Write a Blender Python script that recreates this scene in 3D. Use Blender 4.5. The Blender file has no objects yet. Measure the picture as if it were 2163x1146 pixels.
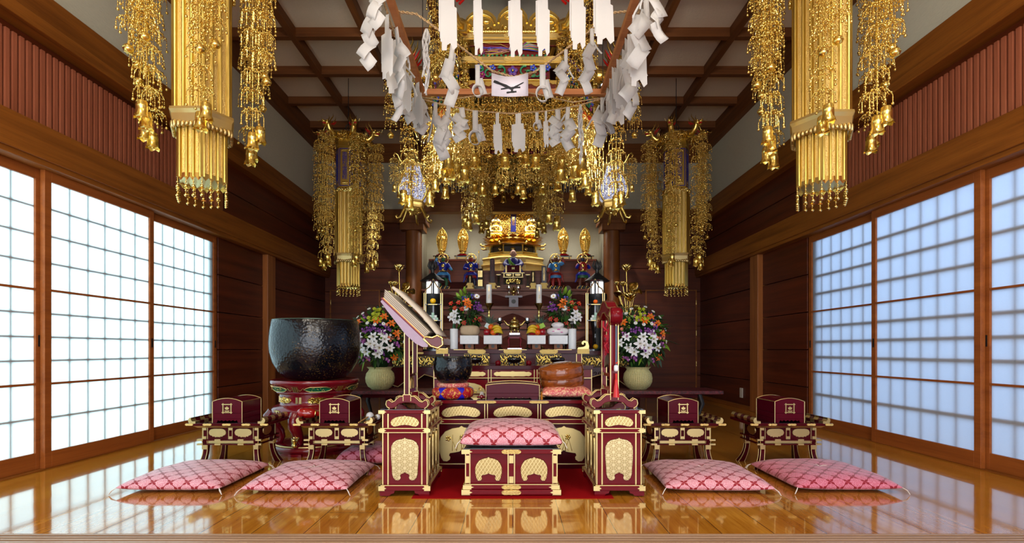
import bpy, math, random
from math import sin, cos, pi, radians, sqrt, atan2
from mathutils import Matrix, Vector
random.seed(7)
SC = bpy.context.scene
COL = SC.collection

# ------------------------------------------------------------------ camera, sky, daylight, exposure
F = 1060.0            # focal length in photo pixels (2163 wide)
CX, CY, H = 1083.0, 738.0, 0.78
cam_d = bpy.data.cameras.new('camera'); cam_d.sensor_width = 36.0; cam_d.lens = 36.0 * F / 2163.0
cam_d.shift_x = -(CX - 1081.5) / 2163.0; cam_d.shift_y = (CY - 573.0) / 2163.0
cam_d.clip_start = 0.05; cam_d.clip_end = 100
cam = bpy.data.objects.new('camera', cam_d); COL.objects.link(cam)
cam.location = (0, 0, H); cam.rotation_euler = (pi / 2, 0, 0)
SC.camera = cam
world = bpy.data.worlds.new('world'); SC.world = world; world.use_nodes = True
wn = world.node_tree.nodes['Background']; wn.inputs[0].default_value = (0.50, 0.68, 1.0, 1); wn.inputs[1].default_value = 0.35

def area(name, loc, rot, sx, sy, power, color=(1, 1, 1), spread=180):
    l = bpy.data.lights.new(name, 'AREA'); l.shape = 'RECTANGLE'; l.size = sx; l.size_y = sy; l.energy = power; l.color = color
    l.spread = radians(spread)
    o = bpy.data.objects.new(name, l); COL.objects.link(o); o.location = loc; o.rotation_euler = rot
    return o
# daylight outside the two rows of paper screens, and through the open front of the hall
area('daylight_west', (-5.6, 2.6, 1.6), (0, -pi / 2, 0), 4.0, 8.0, 600, (0.66, 0.94, 1.0))
area('daylight_east', (5.6, 3.0, 2.6), (0, radians(68), 0), 4.0, 8.0, 240, (0.44, 0.63, 1.0))
area('daylight_front', (0, -2.4, 1.0), (pi / 2 + radians(24), 0, 0), 5.6, 2.4, 190, (0.88, 0.92, 1.0))
# hidden lamp strip behind the beam of the altar recess
area('recess_lamp', (0, 8.62, 3.25), (radians(-12), 0, 0), 2.4, 0.25, 36, (1.0, 0.94, 0.84))
# unseen warm fill lights added overhead and behind the viewer
for sx in (-1, 1):
    area('hall_lamp', (sx * 1.6, 0.6, 3.85), (0, 0, 0), 0.6, 1.2, 45, (1.0, 0.90, 0.76))
    area('uplight', (sx * 0.9, -1.3, 2.5), (pi + radians(-42), 0, 0), 0.5, 0.8, 75, (1.0, 0.90, 0.78))  # unseen fill tilted upwards, added to brighten the ceiling
SC.view_settings.view_transform = 'Standard'; SC.view_settings.look = 'None'
SC.view_settings.gamma = 1.0; SC.view_settings.exposure = 0.1; SC.view_settings.use_curve_mapping = False
try:
    SC.cycles.use_denoising = True; SC.cycles.max_bounces = 8; SC.cycles.diffuse_bounces = 4
    SC.cycles.glossy_bounces = 4; SC.cycles.transmission_bounces = 4; SC.cycles.sample_clamp_indirect = 6.0
    SC.cycles.caustics_reflective = False; SC.cycles.caustics_refractive = False
except Exception:
    pass

def W(px, py, Y):
    """photo pixel at depth Y -> world point"""
    return Vector(((px - CX) * Y / F, Y, H - (py - CY) * Y / F))
def WX(px, Y): return (px - CX) * Y / F
def WZ(py, Y): return H - (py - CY) * Y / F

# ------------------------------------------------------------------ mesh builder
class MB:
    def __init__(s):
        s.V = []; s.F = []; s.MI = []; s.S = []; s.m = 0; s.sm = False; s.X = Matrix.Identity(4)
    def add(s, vs, fs, smooth=None):
        o = len(s.V); X = s.X
        s.V.extend([tuple(X @ Vector(v)) for v in vs])
        sm = s.sm if smooth is None else smooth
        for f in fs:
            s.F.append([i + o for i in f]); s.MI.append(s.m); s.S.append(sm)
        return s
    def at(s, loc=(0, 0, 0), rx=0, ry=0, rz=0, sc=1.0):
        if not isinstance(sc, (tuple, list)): sc = (sc, sc, sc)
        s.X = Matrix.Translation(loc) @ Matrix.Rotation(rz, 4, 'Z') @ Matrix.Rotation(ry, 4, 'Y') @ Matrix.Rotation(rx, 4, 'X') @ Matrix.Diagonal((*sc, 1))
        return s
    def mat(s, i): s.m = i; return s
    def box(s, x0, x1, y0, y1, z0, z1, taper=0.0):
        t = taper
        vs = [(x0, y0, z0), (x1, y0, z0), (x1, y1, z0), (x0, y1, z0), (x0 + t, y0 + t, z1), (x1 - t, y0 + t, z1), (x1 - t, y1 - t, z1), (x0 + t, y1 - t, z1)]
        return s.add(vs, [(3, 2, 1, 0), (4, 5, 6, 7), (0, 1, 5, 4), (1, 2, 6, 5), (2, 3, 7, 6), (3, 0, 4, 7)], False)
    def cbox(s, c, d):
        return s.box(c[0] - d[0] / 2, c[0] + d[0] / 2, c[1] - d[1] / 2, c[1] + d[1] / 2, c[2] - d[2] / 2, c[2] + d[2] / 2)
    def lathe(s, prof, n=24, c=(0, 0, 0), smooth=True, a0=0.0, sx=1.0, sy=1.0):
        vs = []; fs = []; m = len(prof)
        for k in range(n):
            a = a0 + 2 * pi * k / n
            for r, z in prof: vs.append((c[0] + r * cos(a) * sx, c[1] + r * sin(a) * sy, c[2] + z))
        for k in range(n):
            k2 = (k + 1) % n
            for j in range(m - 1): fs.append((k * m + j, k2 * m + j, k2 * m + j + 1, k * m + j + 1))
        if prof[0][0] > 1e-5: fs.append(tuple(k * m for k in range(n))[::-1])
        if prof[-1][0] > 1e-5: fs.append(tuple(k * m + m - 1 for k in range(n)))
        return s.add(vs, fs, smooth)
    def tube(s, pts, r, n=8, closed=False, cap=True, smooth=True, flat=1.0):
        pts = [Vector(p) for p in pts]; N = len(pts)
        rr = r if isinstance(r, (list, tuple)) else [r] * N
        vs = []; fs = []; ref = None
        for i, p in enumerate(pts):
            if closed: t = pts[(i + 1) % N] - pts[i - 1]
            else: t = pts[min(i + 1, N - 1)] - pts[max(i - 1, 0)]
            if t.length < 1e-9: t = Vector((0, 0, 1))
            t.normalize()
            if ref is None: ref = Vector((0, 0, 1)) if abs(t.z) < 0.9 else Vector((0, 1, 0))
            u = ref - t * ref.dot(t)
            if u.length < 1e-6: u = t.orthogonal()
            u.normalize(); v = t.cross(u); ref = u
            for k in range(n):
                a = 2 * pi * k / n
                vs.append(tuple(p + u * (cos(a) * rr[i]) + v * (sin(a) * rr[i] * flat)))
        M = N if closed else N - 1
        for i in range(M):
            i2 = (i + 1) % N
            for k in range(n):
                k2 = (k + 1) % n
                fs.append((i * n + k, i * n + k2, i2 * n + k2, i2 * n + k))
        if cap and not closed:
            fs.append(tuple(range(n))[::-1]); fs.append(tuple((N - 1) * n + k for k in range(n)))
        return s.add(vs, fs, smooth)
    def sph(s, c, r, nu=10, nv=7):
        if not isinstance(r, (tuple, list)): r = (r, r, r)
        vs = [(c[0], c[1], c[2] - r[2])]; fs = []
        for j in range(1, nv):
            t = -pi / 2 + pi * j / nv
            for k in range(nu):
                a = 2 * pi * k / nu
                vs.append((c[0] + r[0] * cos(t) * cos(a), c[1] + r[1] * cos(t) * sin(a), c[2] + r[2] * sin(t)))
        vs.append((c[0], c[1], c[2] + r[2])); L = len(vs) - 1
        for k in range(nu):
            k2 = (k + 1) % nu
            fs.append((0, 1 + k2, 1 + k)); fs.append((L, 1 + (nv - 2) * nu + k, 1 + (nv - 2) * nu + k2))
            for j in range(nv - 2):
                fs.append((1 + j * nu + k, 1 + j * nu + k2, 1 + (j + 1) * nu + k2, 1 + (j + 1) * nu + k))
        return s.add(vs, fs, True)
    def prism(s, out, d0, d1, plane='xz', smooth=False, inset=0.0):
        """outline in a plane, extruded from d0 to d1 along the third axis; inset pulls the d0 face in (bevelled look)"""
        n = len(out)
        cx = sum(p[0] for p in out) / n; cy = sum(p[1] for p in out) / n
        def P(p, d):
            return (p[0], d, p[1]) if plane == 'xz' else ((p[0], p[1], d) if plane == 'xy' else (d, p[0], p[1]))
        def ins(p):
            dx, dy = p[0] - cx, p[1] - cy; L = sqrt(dx * dx + dy * dy) or 1
            k = max(0, 1 - inset / L); return (cx + dx * k, cy + dy * k)
        vs = [P(ins(p) if inset else p, d0) for p in out] + [P(p, d1) for p in out]
        fs = [tuple(range(n)), tuple(range(n, 2 * n))[::-1]]
        for i in range(n):
            j = (i + 1) % n; fs.append((i, n + i, n + j, j))
        return s.add(vs, fs, smooth)
    def quad(s, a, b, c, d): return s.add([a, b, c, d], [(0, 1, 2, 3)], False)
    def build(s, name, mats, parent=None, bevel=0.0, subsurf=0, solid=0.0, loc=None):
        me = bpy.data.meshes.new(name)
        me.from_pydata(s.V, [], s.F)
        if not isinstance(mats, (list, tuple)): mats = [mats]
        for m in mats: me.materials.append(m)
        if len(mats) > 1: me.polygons.foreach_set('material_index', s.MI)
        me.polygons.foreach_set('use_smooth', s.S)
        me.update()
        if any(s.S):
            me.set_sharp_from_angle(angle=radians(74)); me.polygons.foreach_set('use_smooth', s.S)
        o = bpy.data.objects.new(name, me); COL.objects.link(o)
        if parent is not None: o.parent = parent
        if loc is not None: o.location = loc
        if bevel:
            b = o.modifiers.new('bevel', 'BEVEL'); b.width = bevel; b.segments = 2; b.limit_method = 'ANGLE'; b.angle_limit = radians(40)
        if solid:
            b = o.modifiers.new('solid', 'SOLIDIFY'); b.thickness = solid
        if subsurf:
            b = o.modifiers.new('sub', 'SUBSURF'); b.levels = subsurf; b.render_levels = subsurf
        return o

def thing(name, label, cat, loc=(0, 0, 0), rz=0.0, group=None):
    o = bpy.data.objects.new(name, None); COL.objects.link(o); o.empty_display_size = 0.05
    o.location = loc; o.rotation_euler = (0, 0, rz); o['label'] = label; o['category'] = cat
    if group: o['group'] = group
    return o
def tag(o, label, cat, group=None, kind=None):
    o['label'] = label; o['category'] = cat
    if group: o['group'] = group
    if kind: o['kind'] = kind
    return o
def struct(o, label=None):
    o['kind'] = 'structure'
    if label: o['label'] = label
    return o
def dup(root, loc=None, rz=None, label=None, group=None, sc=None):
    r = root.copy(); COL.objects.link(r)
    if loc is not None: r.location = loc
    if rz is not None: r.rotation_euler = (0, 0, rz)
    if sc is not None: r.scale = sc if isinstance(sc, (tuple, list)) else (sc, sc, sc)
    if label: r['label'] = label
    if group: r['group'] = group
    for ch in list(root.children):
        c = ch.copy(); COL.objects.link(c); c.parent = r
        for g in list(ch.children):
            d = g.copy(); COL.objects.link(d); d.parent = c
    return r
ORD = 'first second third fourth fifth sixth seventh eighth ninth tenth eleventh twelfth thirteenth fourteenth fifteenth sixteenth'.split()

# ------------------------------------------------------------------ materials
def mk(name):
    m = bpy.data.materials.new(name); m.use_nodes = True
    nt = m.node_tree; b = nt.nodes['Principled BSDF']
    return m, nt, b
def rgb(r, g, b):
    f = lambda c: (c / 255 / 12.92) if c / 255 <= 0.04045 else ((c / 255 + 0.055) / 1.055) ** 2.4
    return (f(r), f(g), f(b), 1)
def N(nt, t, **kw):
    n = nt.nodes.new(t)
    for k, v in kw.items(): setattr(n, k, v)
    return n
def setin(n, **kw):
    for k, v in kw.items(): n.inputs[k.replace('_', ' ')].default_value = v
def coords(nt, scale=(1, 1, 1), rot=(0, 0, 0), kind='Object'):
    tc = N(nt, 'ShaderNodeTexCoord'); mp = N(nt, 'ShaderNodeMapping')
    mp.inputs['Scale'].default_value = scale; mp.inputs['Rotation'].default_value = rot
    nt.links.new(tc.outputs[kind], mp.inputs['Vector']); return mp.outputs['Vector']
def noise(nt, vec, scale, detail=3, rough=0.5, dist=0.0):
    n = N(nt, 'ShaderNodeTexNoise'); setin(n, Scale=scale, Detail=detail, Roughness=rough, Distortion=dist)
    if vec is not None: nt.links.new(vec, n.inputs['Vector'])
    return n
def ramp(nt, fac, stops):
    r = N(nt, 'ShaderNodeValToRGB'); e = r.color_ramp.elements
    while len(e) < len(stops): e.new(0.5)
    for i, (p, c) in enumerate(stops): e[i].position = p; e[i].color = c
    nt.links.new(fac, r.inputs['Fac']); return r.outputs['Color']
def bump(nt, b, h, strength=0.3, dist=0.01):
    n = N(nt, 'ShaderNodeBump'); setin(n, Strength=strength, Distance=dist)
    nt.links.new(h, n.inputs['Height']); nt.links.new(n.outputs['Normal'], b.inputs['Normal'])
def math_(nt, op, a, b=None, c=None):
    n = N(nt, 'ShaderNodeMath', operation=op)
    for i, v in enumerate((a, b, c)):
        if v is None: continue
        if isinstance(v, (int, float)): n.inputs[i].default_value = v
        else: nt.links.new(v, n.inputs[i])
    return n.outputs[0]
def mixc(nt, fac, a, b):
    n = N(nt, 'ShaderNodeMix', data_type='RGBA')
    for sck, v in ((n.inputs[0], fac), (n.inputs[6], a), (n.inputs[7], b)):
        if hasattr(v, 'is_output'): nt.links.new(v, sck)
        else: sck.default_value = v
    return n.outputs[2]
def plain(name, col, rough=0.5, metal=0.0, coat=0.0, emit=0.0, spec=0.5, trans=0.0, sss=0.0):
    m, nt, b = mk(name)
    setin(b, Base_Color=col, Roughness=rough, Metallic=metal, Coat_Weight=coat, Coat_Roughness=0.05, Specular_IOR_Level=spec, Transmission_Weight=trans)
    if emit: setin(b, Emission_Color=col, Emission_Strength=emit)
    v = noise(nt, coords(nt), 40, 2)
    dk = tuple(c * 0.82 for c in col[:3]) + (1,)
    nt.links.new(mixc(nt, v.outputs['Fac'], dk, col), b.inputs['Base Color'])
    return m
def wood(name, dark, light, axis='y', scale=1.0, rough=0.45, coat=0.0, fine=1.0, spec=0.3):
    m, nt, b = mk(name)
    lo, hi = 0.6 * scale, 14 * scale
    sc = {'x': (lo, hi, hi), 'y': (hi, lo, hi), 'z': (hi, hi, lo)}[axis]
    v = coords(nt, sc)
    n1 = noise(nt, v, 1.3, 5, 0.6, 0.4); n2 = noise(nt, v, 9 * fine, 3, 0.7)
    f = math_(nt, 'ADD', math_(nt, 'MULTIPLY', n1.outputs['Fac'], 0.75), math_(nt, 'MULTIPLY', n2.outputs['Fac'], 0.25))
    nt.links.new(ramp(nt, f, [(0.32, dark), (0.68, light)]), b.inputs['Base Color'])
    setin(b, Roughness=rough, Coat_Weight=coat, Coat_Roughness=0.06, Specular_IOR_Level=spec)
    bump(nt, b, n2.outputs['Fac'], 0.06, 0.004)
    return m
def goldm(name, col, rough=0.3, kind=None, scale=60.0, strength=0.5, dist=0.004):
    m, nt, b = mk(name)
    setin(b, Base_Color=col, Metallic=1.0, Roughness=rough)
    v = coords(nt)
    if kind == 'noise':
        n = noise(nt, v, scale, 3, 0.6); bump(nt, b, n.outputs['Fac'], strength, dist)
    elif kind == 'carve':
        n = noise(nt, v, scale * 0.5, 2, 0.5, 1.5)
        w = N(nt, 'ShaderNodeTexVoronoi', feature='SMOOTH_F1'); setin(w, Scale=scale); nt.links.new(n.outputs['Color'], w.inputs['Vector'])
        vo = N(nt, 'ShaderNodeTexVoronoi', feature='DISTANCE_TO_EDGE'); setin(vo, Scale=scale); nt.links.new(v, vo.inputs['Vector'])
        f = math_(nt, 'MINIMUM', math_(nt, 'MULTIPLY', vo.outputs['Distance'], 6.0), 1.0)
        h = math_(nt, 'ADD', f, math_(nt, 'MULTIPLY', n.outputs['Fac'], 1.2)); bump(nt, b, h, strength, dist)
        dk = (col[0] * 0.66, col[1] * 0.54, col[2] * 0.36, 1)
        nt.links.new(mixc(nt, f, dk, col), b.inputs['Base Color'])
    elif kind in ('star', 'fret'):
        sp = N(nt, 'ShaderNodeSeparateXYZ'); nt.links.new(v, sp.inputs[0])
        hs = []
        if kind == 'star': angs = [(0, 1), (60, 1), (120, 1), (30, 1.732), (90, 1.732), (150, 1.732)]
        else: angs = [(32, 1.0), (-32, 1.0), (32, 2.0)]
        for a, k in angs:
            q = math_(nt, 'ADD', math_(nt, 'MULTIPLY', sp.outputs['X'], cos(radians(a)) * scale * k), math_(nt, 'MULTIPLY', sp.outputs['Z'], sin(radians(a)) * scale * k))
            t = math_(nt, 'ABSOLUTE', math_(nt, 'SUBTRACT', math_(nt, 'FRACT', q), 0.5))
            hs.append(math_(nt, 'GREATER_THAN', t, 0.44 if kind == 'star' else 0.36))
        h = hs[0]
        for q in hs[1:]: h = math_(nt, 'MAXIMUM', h, q)
        bump(nt, b, h, strength, dist)
        dk = (col[0] * 0.55, col[1] * 0.48, col[2] * 0.35, 1)
        nt.links.new(mixc(nt, h, dk, col), b.inputs['Base Color'])
    return m

GOLD = goldm('gold', (0.86, 0.63, 0.17, 1), 0.26)
GOLDP = goldm('gold_polished', (0.88, 0.67, 0.22, 1), 0.16)
GOLDF = goldm('gold_leaf_flat', (0.64, 0.49, 0.21, 1), 0.40, 'noise', 90, 0.12, 0.002)
GOLDC = goldm('gold_carved', (0.86, 0.62, 0.16, 1), 0.27, 'carve', 38, 0.9, 0.01)
GOLDCF = goldm('gold_carved_fine', (0.80, 0.58, 0.20, 1), 0.30, 'noise', 170, 0.9, 0.006)
GOLDS = goldm('gold_star_plate', (0.68, 0.55, 0.29, 1), 0.38, 'star', 34, 0.7, 0.003)
GOLDR = goldm('gold_fret_plate', (0.66, 0.51, 0.23, 1), 0.38, 'fret', 62, 0.7, 0.003)
GOLDFL = goldm('gold_fluted', (0.62, 0.46, 0.12, 1), 0.30, 'noise', 30, 0.15, 0.004)
BRASS = goldm('brass', (0.55, 0.40, 0.13, 1), 0.2)
SILVER = goldm('silver', (0.75, 0.75, 0.74, 1), 0.2)
LAQ = plain('red_lacquer', rgb(112, 12, 24), 0.2, coat=0.06, spec=0.12)
LAQD = plain('dark_red_lacquer', rgb(70, 8, 16), 0.18, coat=0.06, spec=0.12)
LAQM = plain('maroon_lacquer', rgb(80, 8, 26), 0.22, coat=0.04, spec=0.10)
LAQB = plain('black_lacquer', rgb(14, 12, 13), 0.08, coat=0.8)
BLACK = plain('black_iron', rgb(18, 18, 19), 0.45)
REDB = plain('bright_red', rgb(200, 22, 16), 0.3)
BLUE = plain('ultramarine', rgb(22, 18, 150), 0.4)
GREEN = plain('enamel_green', rgb(10, 100, 60), 0.35)
WHITEP = plain('white_porcelain', rgb(232, 236, 240), 0.4)
WAX = plain('candle_wax', rgb(226, 226, 222), 0.4)

def floor_mat():
    m, nt, b = mk('varnished_plank_floor')
    tc = N(nt, 'ShaderNodeTexCoord'); sp = N(nt, 'ShaderNodeSeparateXYZ'); nt.links.new(tc.outputs['Object'], sp.inputs[0])
    pw = 0.222
    q = math_(nt, 'MULTIPLY', sp.outputs['X'], 1 / pw); idx = math_(nt, 'FLOOR', q); fr = math_(nt, 'FRACT', q)
    wn_ = N(nt, 'ShaderNodeTexWhiteNoise', noise_dimensions='1D'); nt.links.new(idx, wn_.inputs['W'])
    # plank ends
    q2 = math_(nt, 'ADD', math_(nt, 'MULTIPLY', sp.outputs['Y'], 1 / 3.4), math_(nt, 'MULTIPLY', wn_.outputs['Value'], 1.0))
    fr2 = math_(nt, 'FRACT', q2)
    seam = math_(nt, 'MINIMUM', math_(nt, 'MINIMUM', fr, math_(nt, 'SUBTRACT', 1.0, fr)), math_(nt, 'MULTIPLY', math_(nt, 'MINIMUM', fr2, math_(nt, 'SUBTRACT', 1.0, fr2)), 14.0))
    seamm = math_(nt, 'LESS_THAN', seam, 0.008)
    cmb = N(nt, 'ShaderNodeCombineXYZ')
    nt.links.new(math_(nt, 'MULTIPLY', sp.outputs['X'], 9), cmb.inputs[0]); nt.links.new(math_(nt, 'MULTIPLY', sp.outputs['Y'], 0.55), cmb.inputs[1])
    nt.links.new(math_(nt, 'MULTIPLY', idx, 7.3), cmb.inputs[2])
    g1 = noise(nt, cmb.outputs[0], 1.5, 5, 0.6, 0.8); g2 = noise(nt, cmb.outputs[0], 9, 3, 0.7, 0.2)
    f = math_(nt, 'ADD', math_(nt, 'MULTIPLY', g1.outputs['Fac'], 0.6), math_(nt, 'MULTIPLY', g2.outputs['Fac'], 0.4))
    base = ramp(nt, f, [(0.34, rgb(162, 96, 18)), (0.66, rgb(214, 150, 52))])
    tint = mixc(nt, math_(nt, 'MULTIPLY', wn_.outputs['Value'], 0.30), base, rgb(140, 76, 16))
    nt.links.new(mixc(nt, seamm, tint, rgb(64, 30, 8)), b.inputs['Base Color'])
    setin(b, Roughness=0.10, Coat_Weight=0.75, Coat_Roughness=0.04, Specular_IOR_Level=0.5)
    v2 = coords(nt, (1, 0.45, 1)); n3 = noise(nt, v2, 3.0, 2, 0.5)
    # each board is very slightly cupped, so reflections break at the seams
    cup = math_(nt, 'MULTIPLY', math_(nt, 'MULTIPLY', math_(nt, 'SUBTRACT', fr, 0.5), math_(nt, 'SUBTRACT', fr, 0.5)), 1.2)
    hgt = math_(nt, 'SUBTRACT', math_(nt, 'ADD', math_(nt, 'MULTIPLY', n3.outputs['Fac'], 1.0), cup), math_(nt, 'MULTIPLY', seamm, 0.35))
    bump(nt, b, hgt, 0.10, 0.012)
    return m
FLOOR = floor_mat()
W_BEAM = wood('beam_wood', rgb(106, 56, 12), rgb(152, 90, 28), 'y', 1.0, 0.5)
W_BEAMX = wood('beam_wood_cross', rgb(94, 50, 14), rgb(138, 80, 28), 'x', 1.0, 0.5)
W_POST = wood('post_wood', rgb(120, 66, 26), rgb(164, 100, 48), 'z', 1.0, 0.45)
W_DARK = wood('dark_plank_wood', rgb(58, 22, 9), rgb(104, 44, 19), 'y', 0.8, 0.4)
W_DARKX = wood('dark_plank_wood_cross', rgb(66, 28, 12), rgb(112, 52, 24), 'x', 0.8, 0.42)
W_RAIL = wood('screen_rail_wood', rgb(128, 66, 24), rgb(164, 92, 38), 'y', 1.0, 0.45)
W_SLAT = wood('slat_wood', rgb(132, 70, 46), rgb(174, 102, 72), 'z', 1.0, 0.35)
W_CEIL = wood('ceiling_beam_wood', rgb(84, 46, 18), rgb(122, 72, 32), 'y', 1.0, 0.55)
W_CEILX = wood('ceiling_beam_wood_cross', rgb(84, 46, 18), rgb(122, 72, 32), 'x', 1.0, 0.55)
W_ALTAR = wood('altar_step_wood', rgb(76, 32, 16), rgb(128, 62, 36), 'x', 1.2, 0.4)
W_ALTARD = wood('altar_dark_wood', rgb(54, 15, 8), rgb(90, 30, 16), 'x', 1.2, 0.6, spec=0.15)
W_COL = wood('column_wood', rgb(100, 54, 20), rgb(130, 76, 32), 'z', 1.0, 0.4)
W_FRAME = wood('frame_wood', rgb(160, 96, 54), rgb(196, 128, 78), 'x', 1.0, 0.5)
W_DRUM = wood('polished_burl_wood', rgb(96, 42, 12), rgb(172, 92, 36), 'x', 2.0, 0.15, coat=0.6)
W_SILL = wood('sill_wood', rgb(146, 112, 84), rgb(182, 150, 122), 'x', 1.0, 0.3)
W_GREY = wood('weathered_wood', rgb(70, 62, 54), rgb(112, 100, 86), 'z', 1.4, 0.6)
W_TRAY = wood('tray_wood', rgb(110, 62, 34), rgb(150, 92, 56), 'x', 1.4, 0.5)

def plaster_mat(name, c, sc=26):
    m, nt, b = mk(name); v = coords(nt, (1, 1, 3)); n = noise(nt, v, sc, 5, 0.65)
    d = tuple(x * 0.84 for x in c[:3]) + (1,)
    nt.links.new(mixc(nt, n.outputs['Fac'], d, c), b.inputs['Base Color']); setin(b, Roughness=0.9, Specular_IOR_Level=0.1)
    bump(nt, b, n.outputs['Fac'], 0.25, 0.01); return m
PLASTER = plaster_mat('wall_plaster', rgb(214, 208, 182)); CEILP = plaster_mat('ceiling_board', rgb(232, 214, 184), 60)

def shoji_mat(name, col, dif=0.45):
    m, nt, b = mk(name); nt.nodes.remove(b); out = nt.nodes['Material Output']
    v = coords(nt, (1, 1, 1)); n = noise(nt, v, 160, 3, 0.6)
    c2 = tuple(x * 0.93 for x in col[:3]) + (1,)
    cc = mixc(nt, n.outputs['Fac'], c2, col)
    tr = N(nt, 'ShaderNodeBsdfTranslucent'); df = N(nt, 'ShaderNodeBsdfDiffuse'); mx = N(nt, 'ShaderNodeMixShader'); mx.inputs[0].default_value = dif
    nt.links.new(cc, tr.inputs[0]); nt.links.new(cc, df.inputs[0])
    nt.links.new(tr.outputs[0], mx.inputs[1]); nt.links.new(df.outputs[0], mx.inputs[2]); nt.links.new(mx.outputs[0], out.inputs[0])
    return m
SHOJI = shoji_mat('screen_paper', (0.90, 0.93, 0.94, 1), 0.16)
SHIDE = shoji_mat('white_paper', (0.87, 0.85, 0.82, 1))
KUMIKO = wood('lattice_wood', rgb(120, 84, 58), rgb(152, 110, 80), 'z', 1.0, 0.5)

def emit_mat(name, col, st, speck=False):
    m, nt, b = mk(name); setin(b, Base_Color=col, Emission_Color=col, Emission_Strength=st, Roughness=0.4)
    if speck:
        b.inputs['Base Color'].default_value = (.08, .08, .1, 1)
        n = noise(nt, coords(nt), 75, 3, 0.7)
        c = ramp(nt, n.outputs['Fac'], [(0.46, (0.03, 0.03, 0.14, 1)), (0.60, col)])
        nt.links.new(c, b.inputs['Emission Color'])
    return m
# ================================================================== the room
XW = 3.03; YB = 8.19; YF = 2.06; ZC = 4.03
def S(mb, name, mat, bevel=0.0, parent=None, label=None):
    return struct(mb.build(name, mat, parent, bevel=bevel), label)
# floor boards of the raised platform and the grooved sill at its front edge
m = MB(); m.box(-XW - 0.35, XW + 0.35, 2.13, 10.2, -0.12, 0.0); S(m, 'floor', FLOOR)
m = MB()
m.box(-XW - 0.35, XW + 0.35, 1.98, 2.13, -0.12, -0.008)
for y0, y1 in ((2.115, 2.13), (2.088, 2.10), (2.062, 2.074), (2.03, 2.048), (1.98, 2.015)): m.box(-XW - 0.35, XW + 0.35, y0, y1, -0.009, 0.0)
S(m, 'trim_1', W_SILL, 0.002)
m = MB(); m.box(-XW - 0.35, XW + 0.35, -2.6, 1.98, -0.45, -0.32); S(m, 'floor_front', FLOOR)
m = MB(); m.box(-XW - 0.35, XW + 0.35, 1.95, 1.98, -0.33, -0.01); S(m, 'trim_2', W_BEAMX)

# ceiling boards and coffer beams
m = MB(); m.box(-XW - 0.3, XW + 0.3, -2.6, 8.4, ZC + 0.10, ZC + 0.2); S(m, 'ceiling', CEILP)
m = MB()
for i in range(-3, 4): m.box(i * 0.765 - 0.036, i * 0.765 + 0.036, -2.6, 8.2, ZC, ZC + 0.11)
S(m, 'ceiling_beams_long', W_CEIL, 0.004)
m = MB(); y = 5.30
for k in range(-11, 4): m.box(-XW, XW, 5.29 + k * 0.712 - 0.072, 5.29 + k * 0.712, ZC + 0.005, ZC + 0.108)
S(m, 'ceiling_beams_cross', W_CEILX, 0.004)

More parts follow.
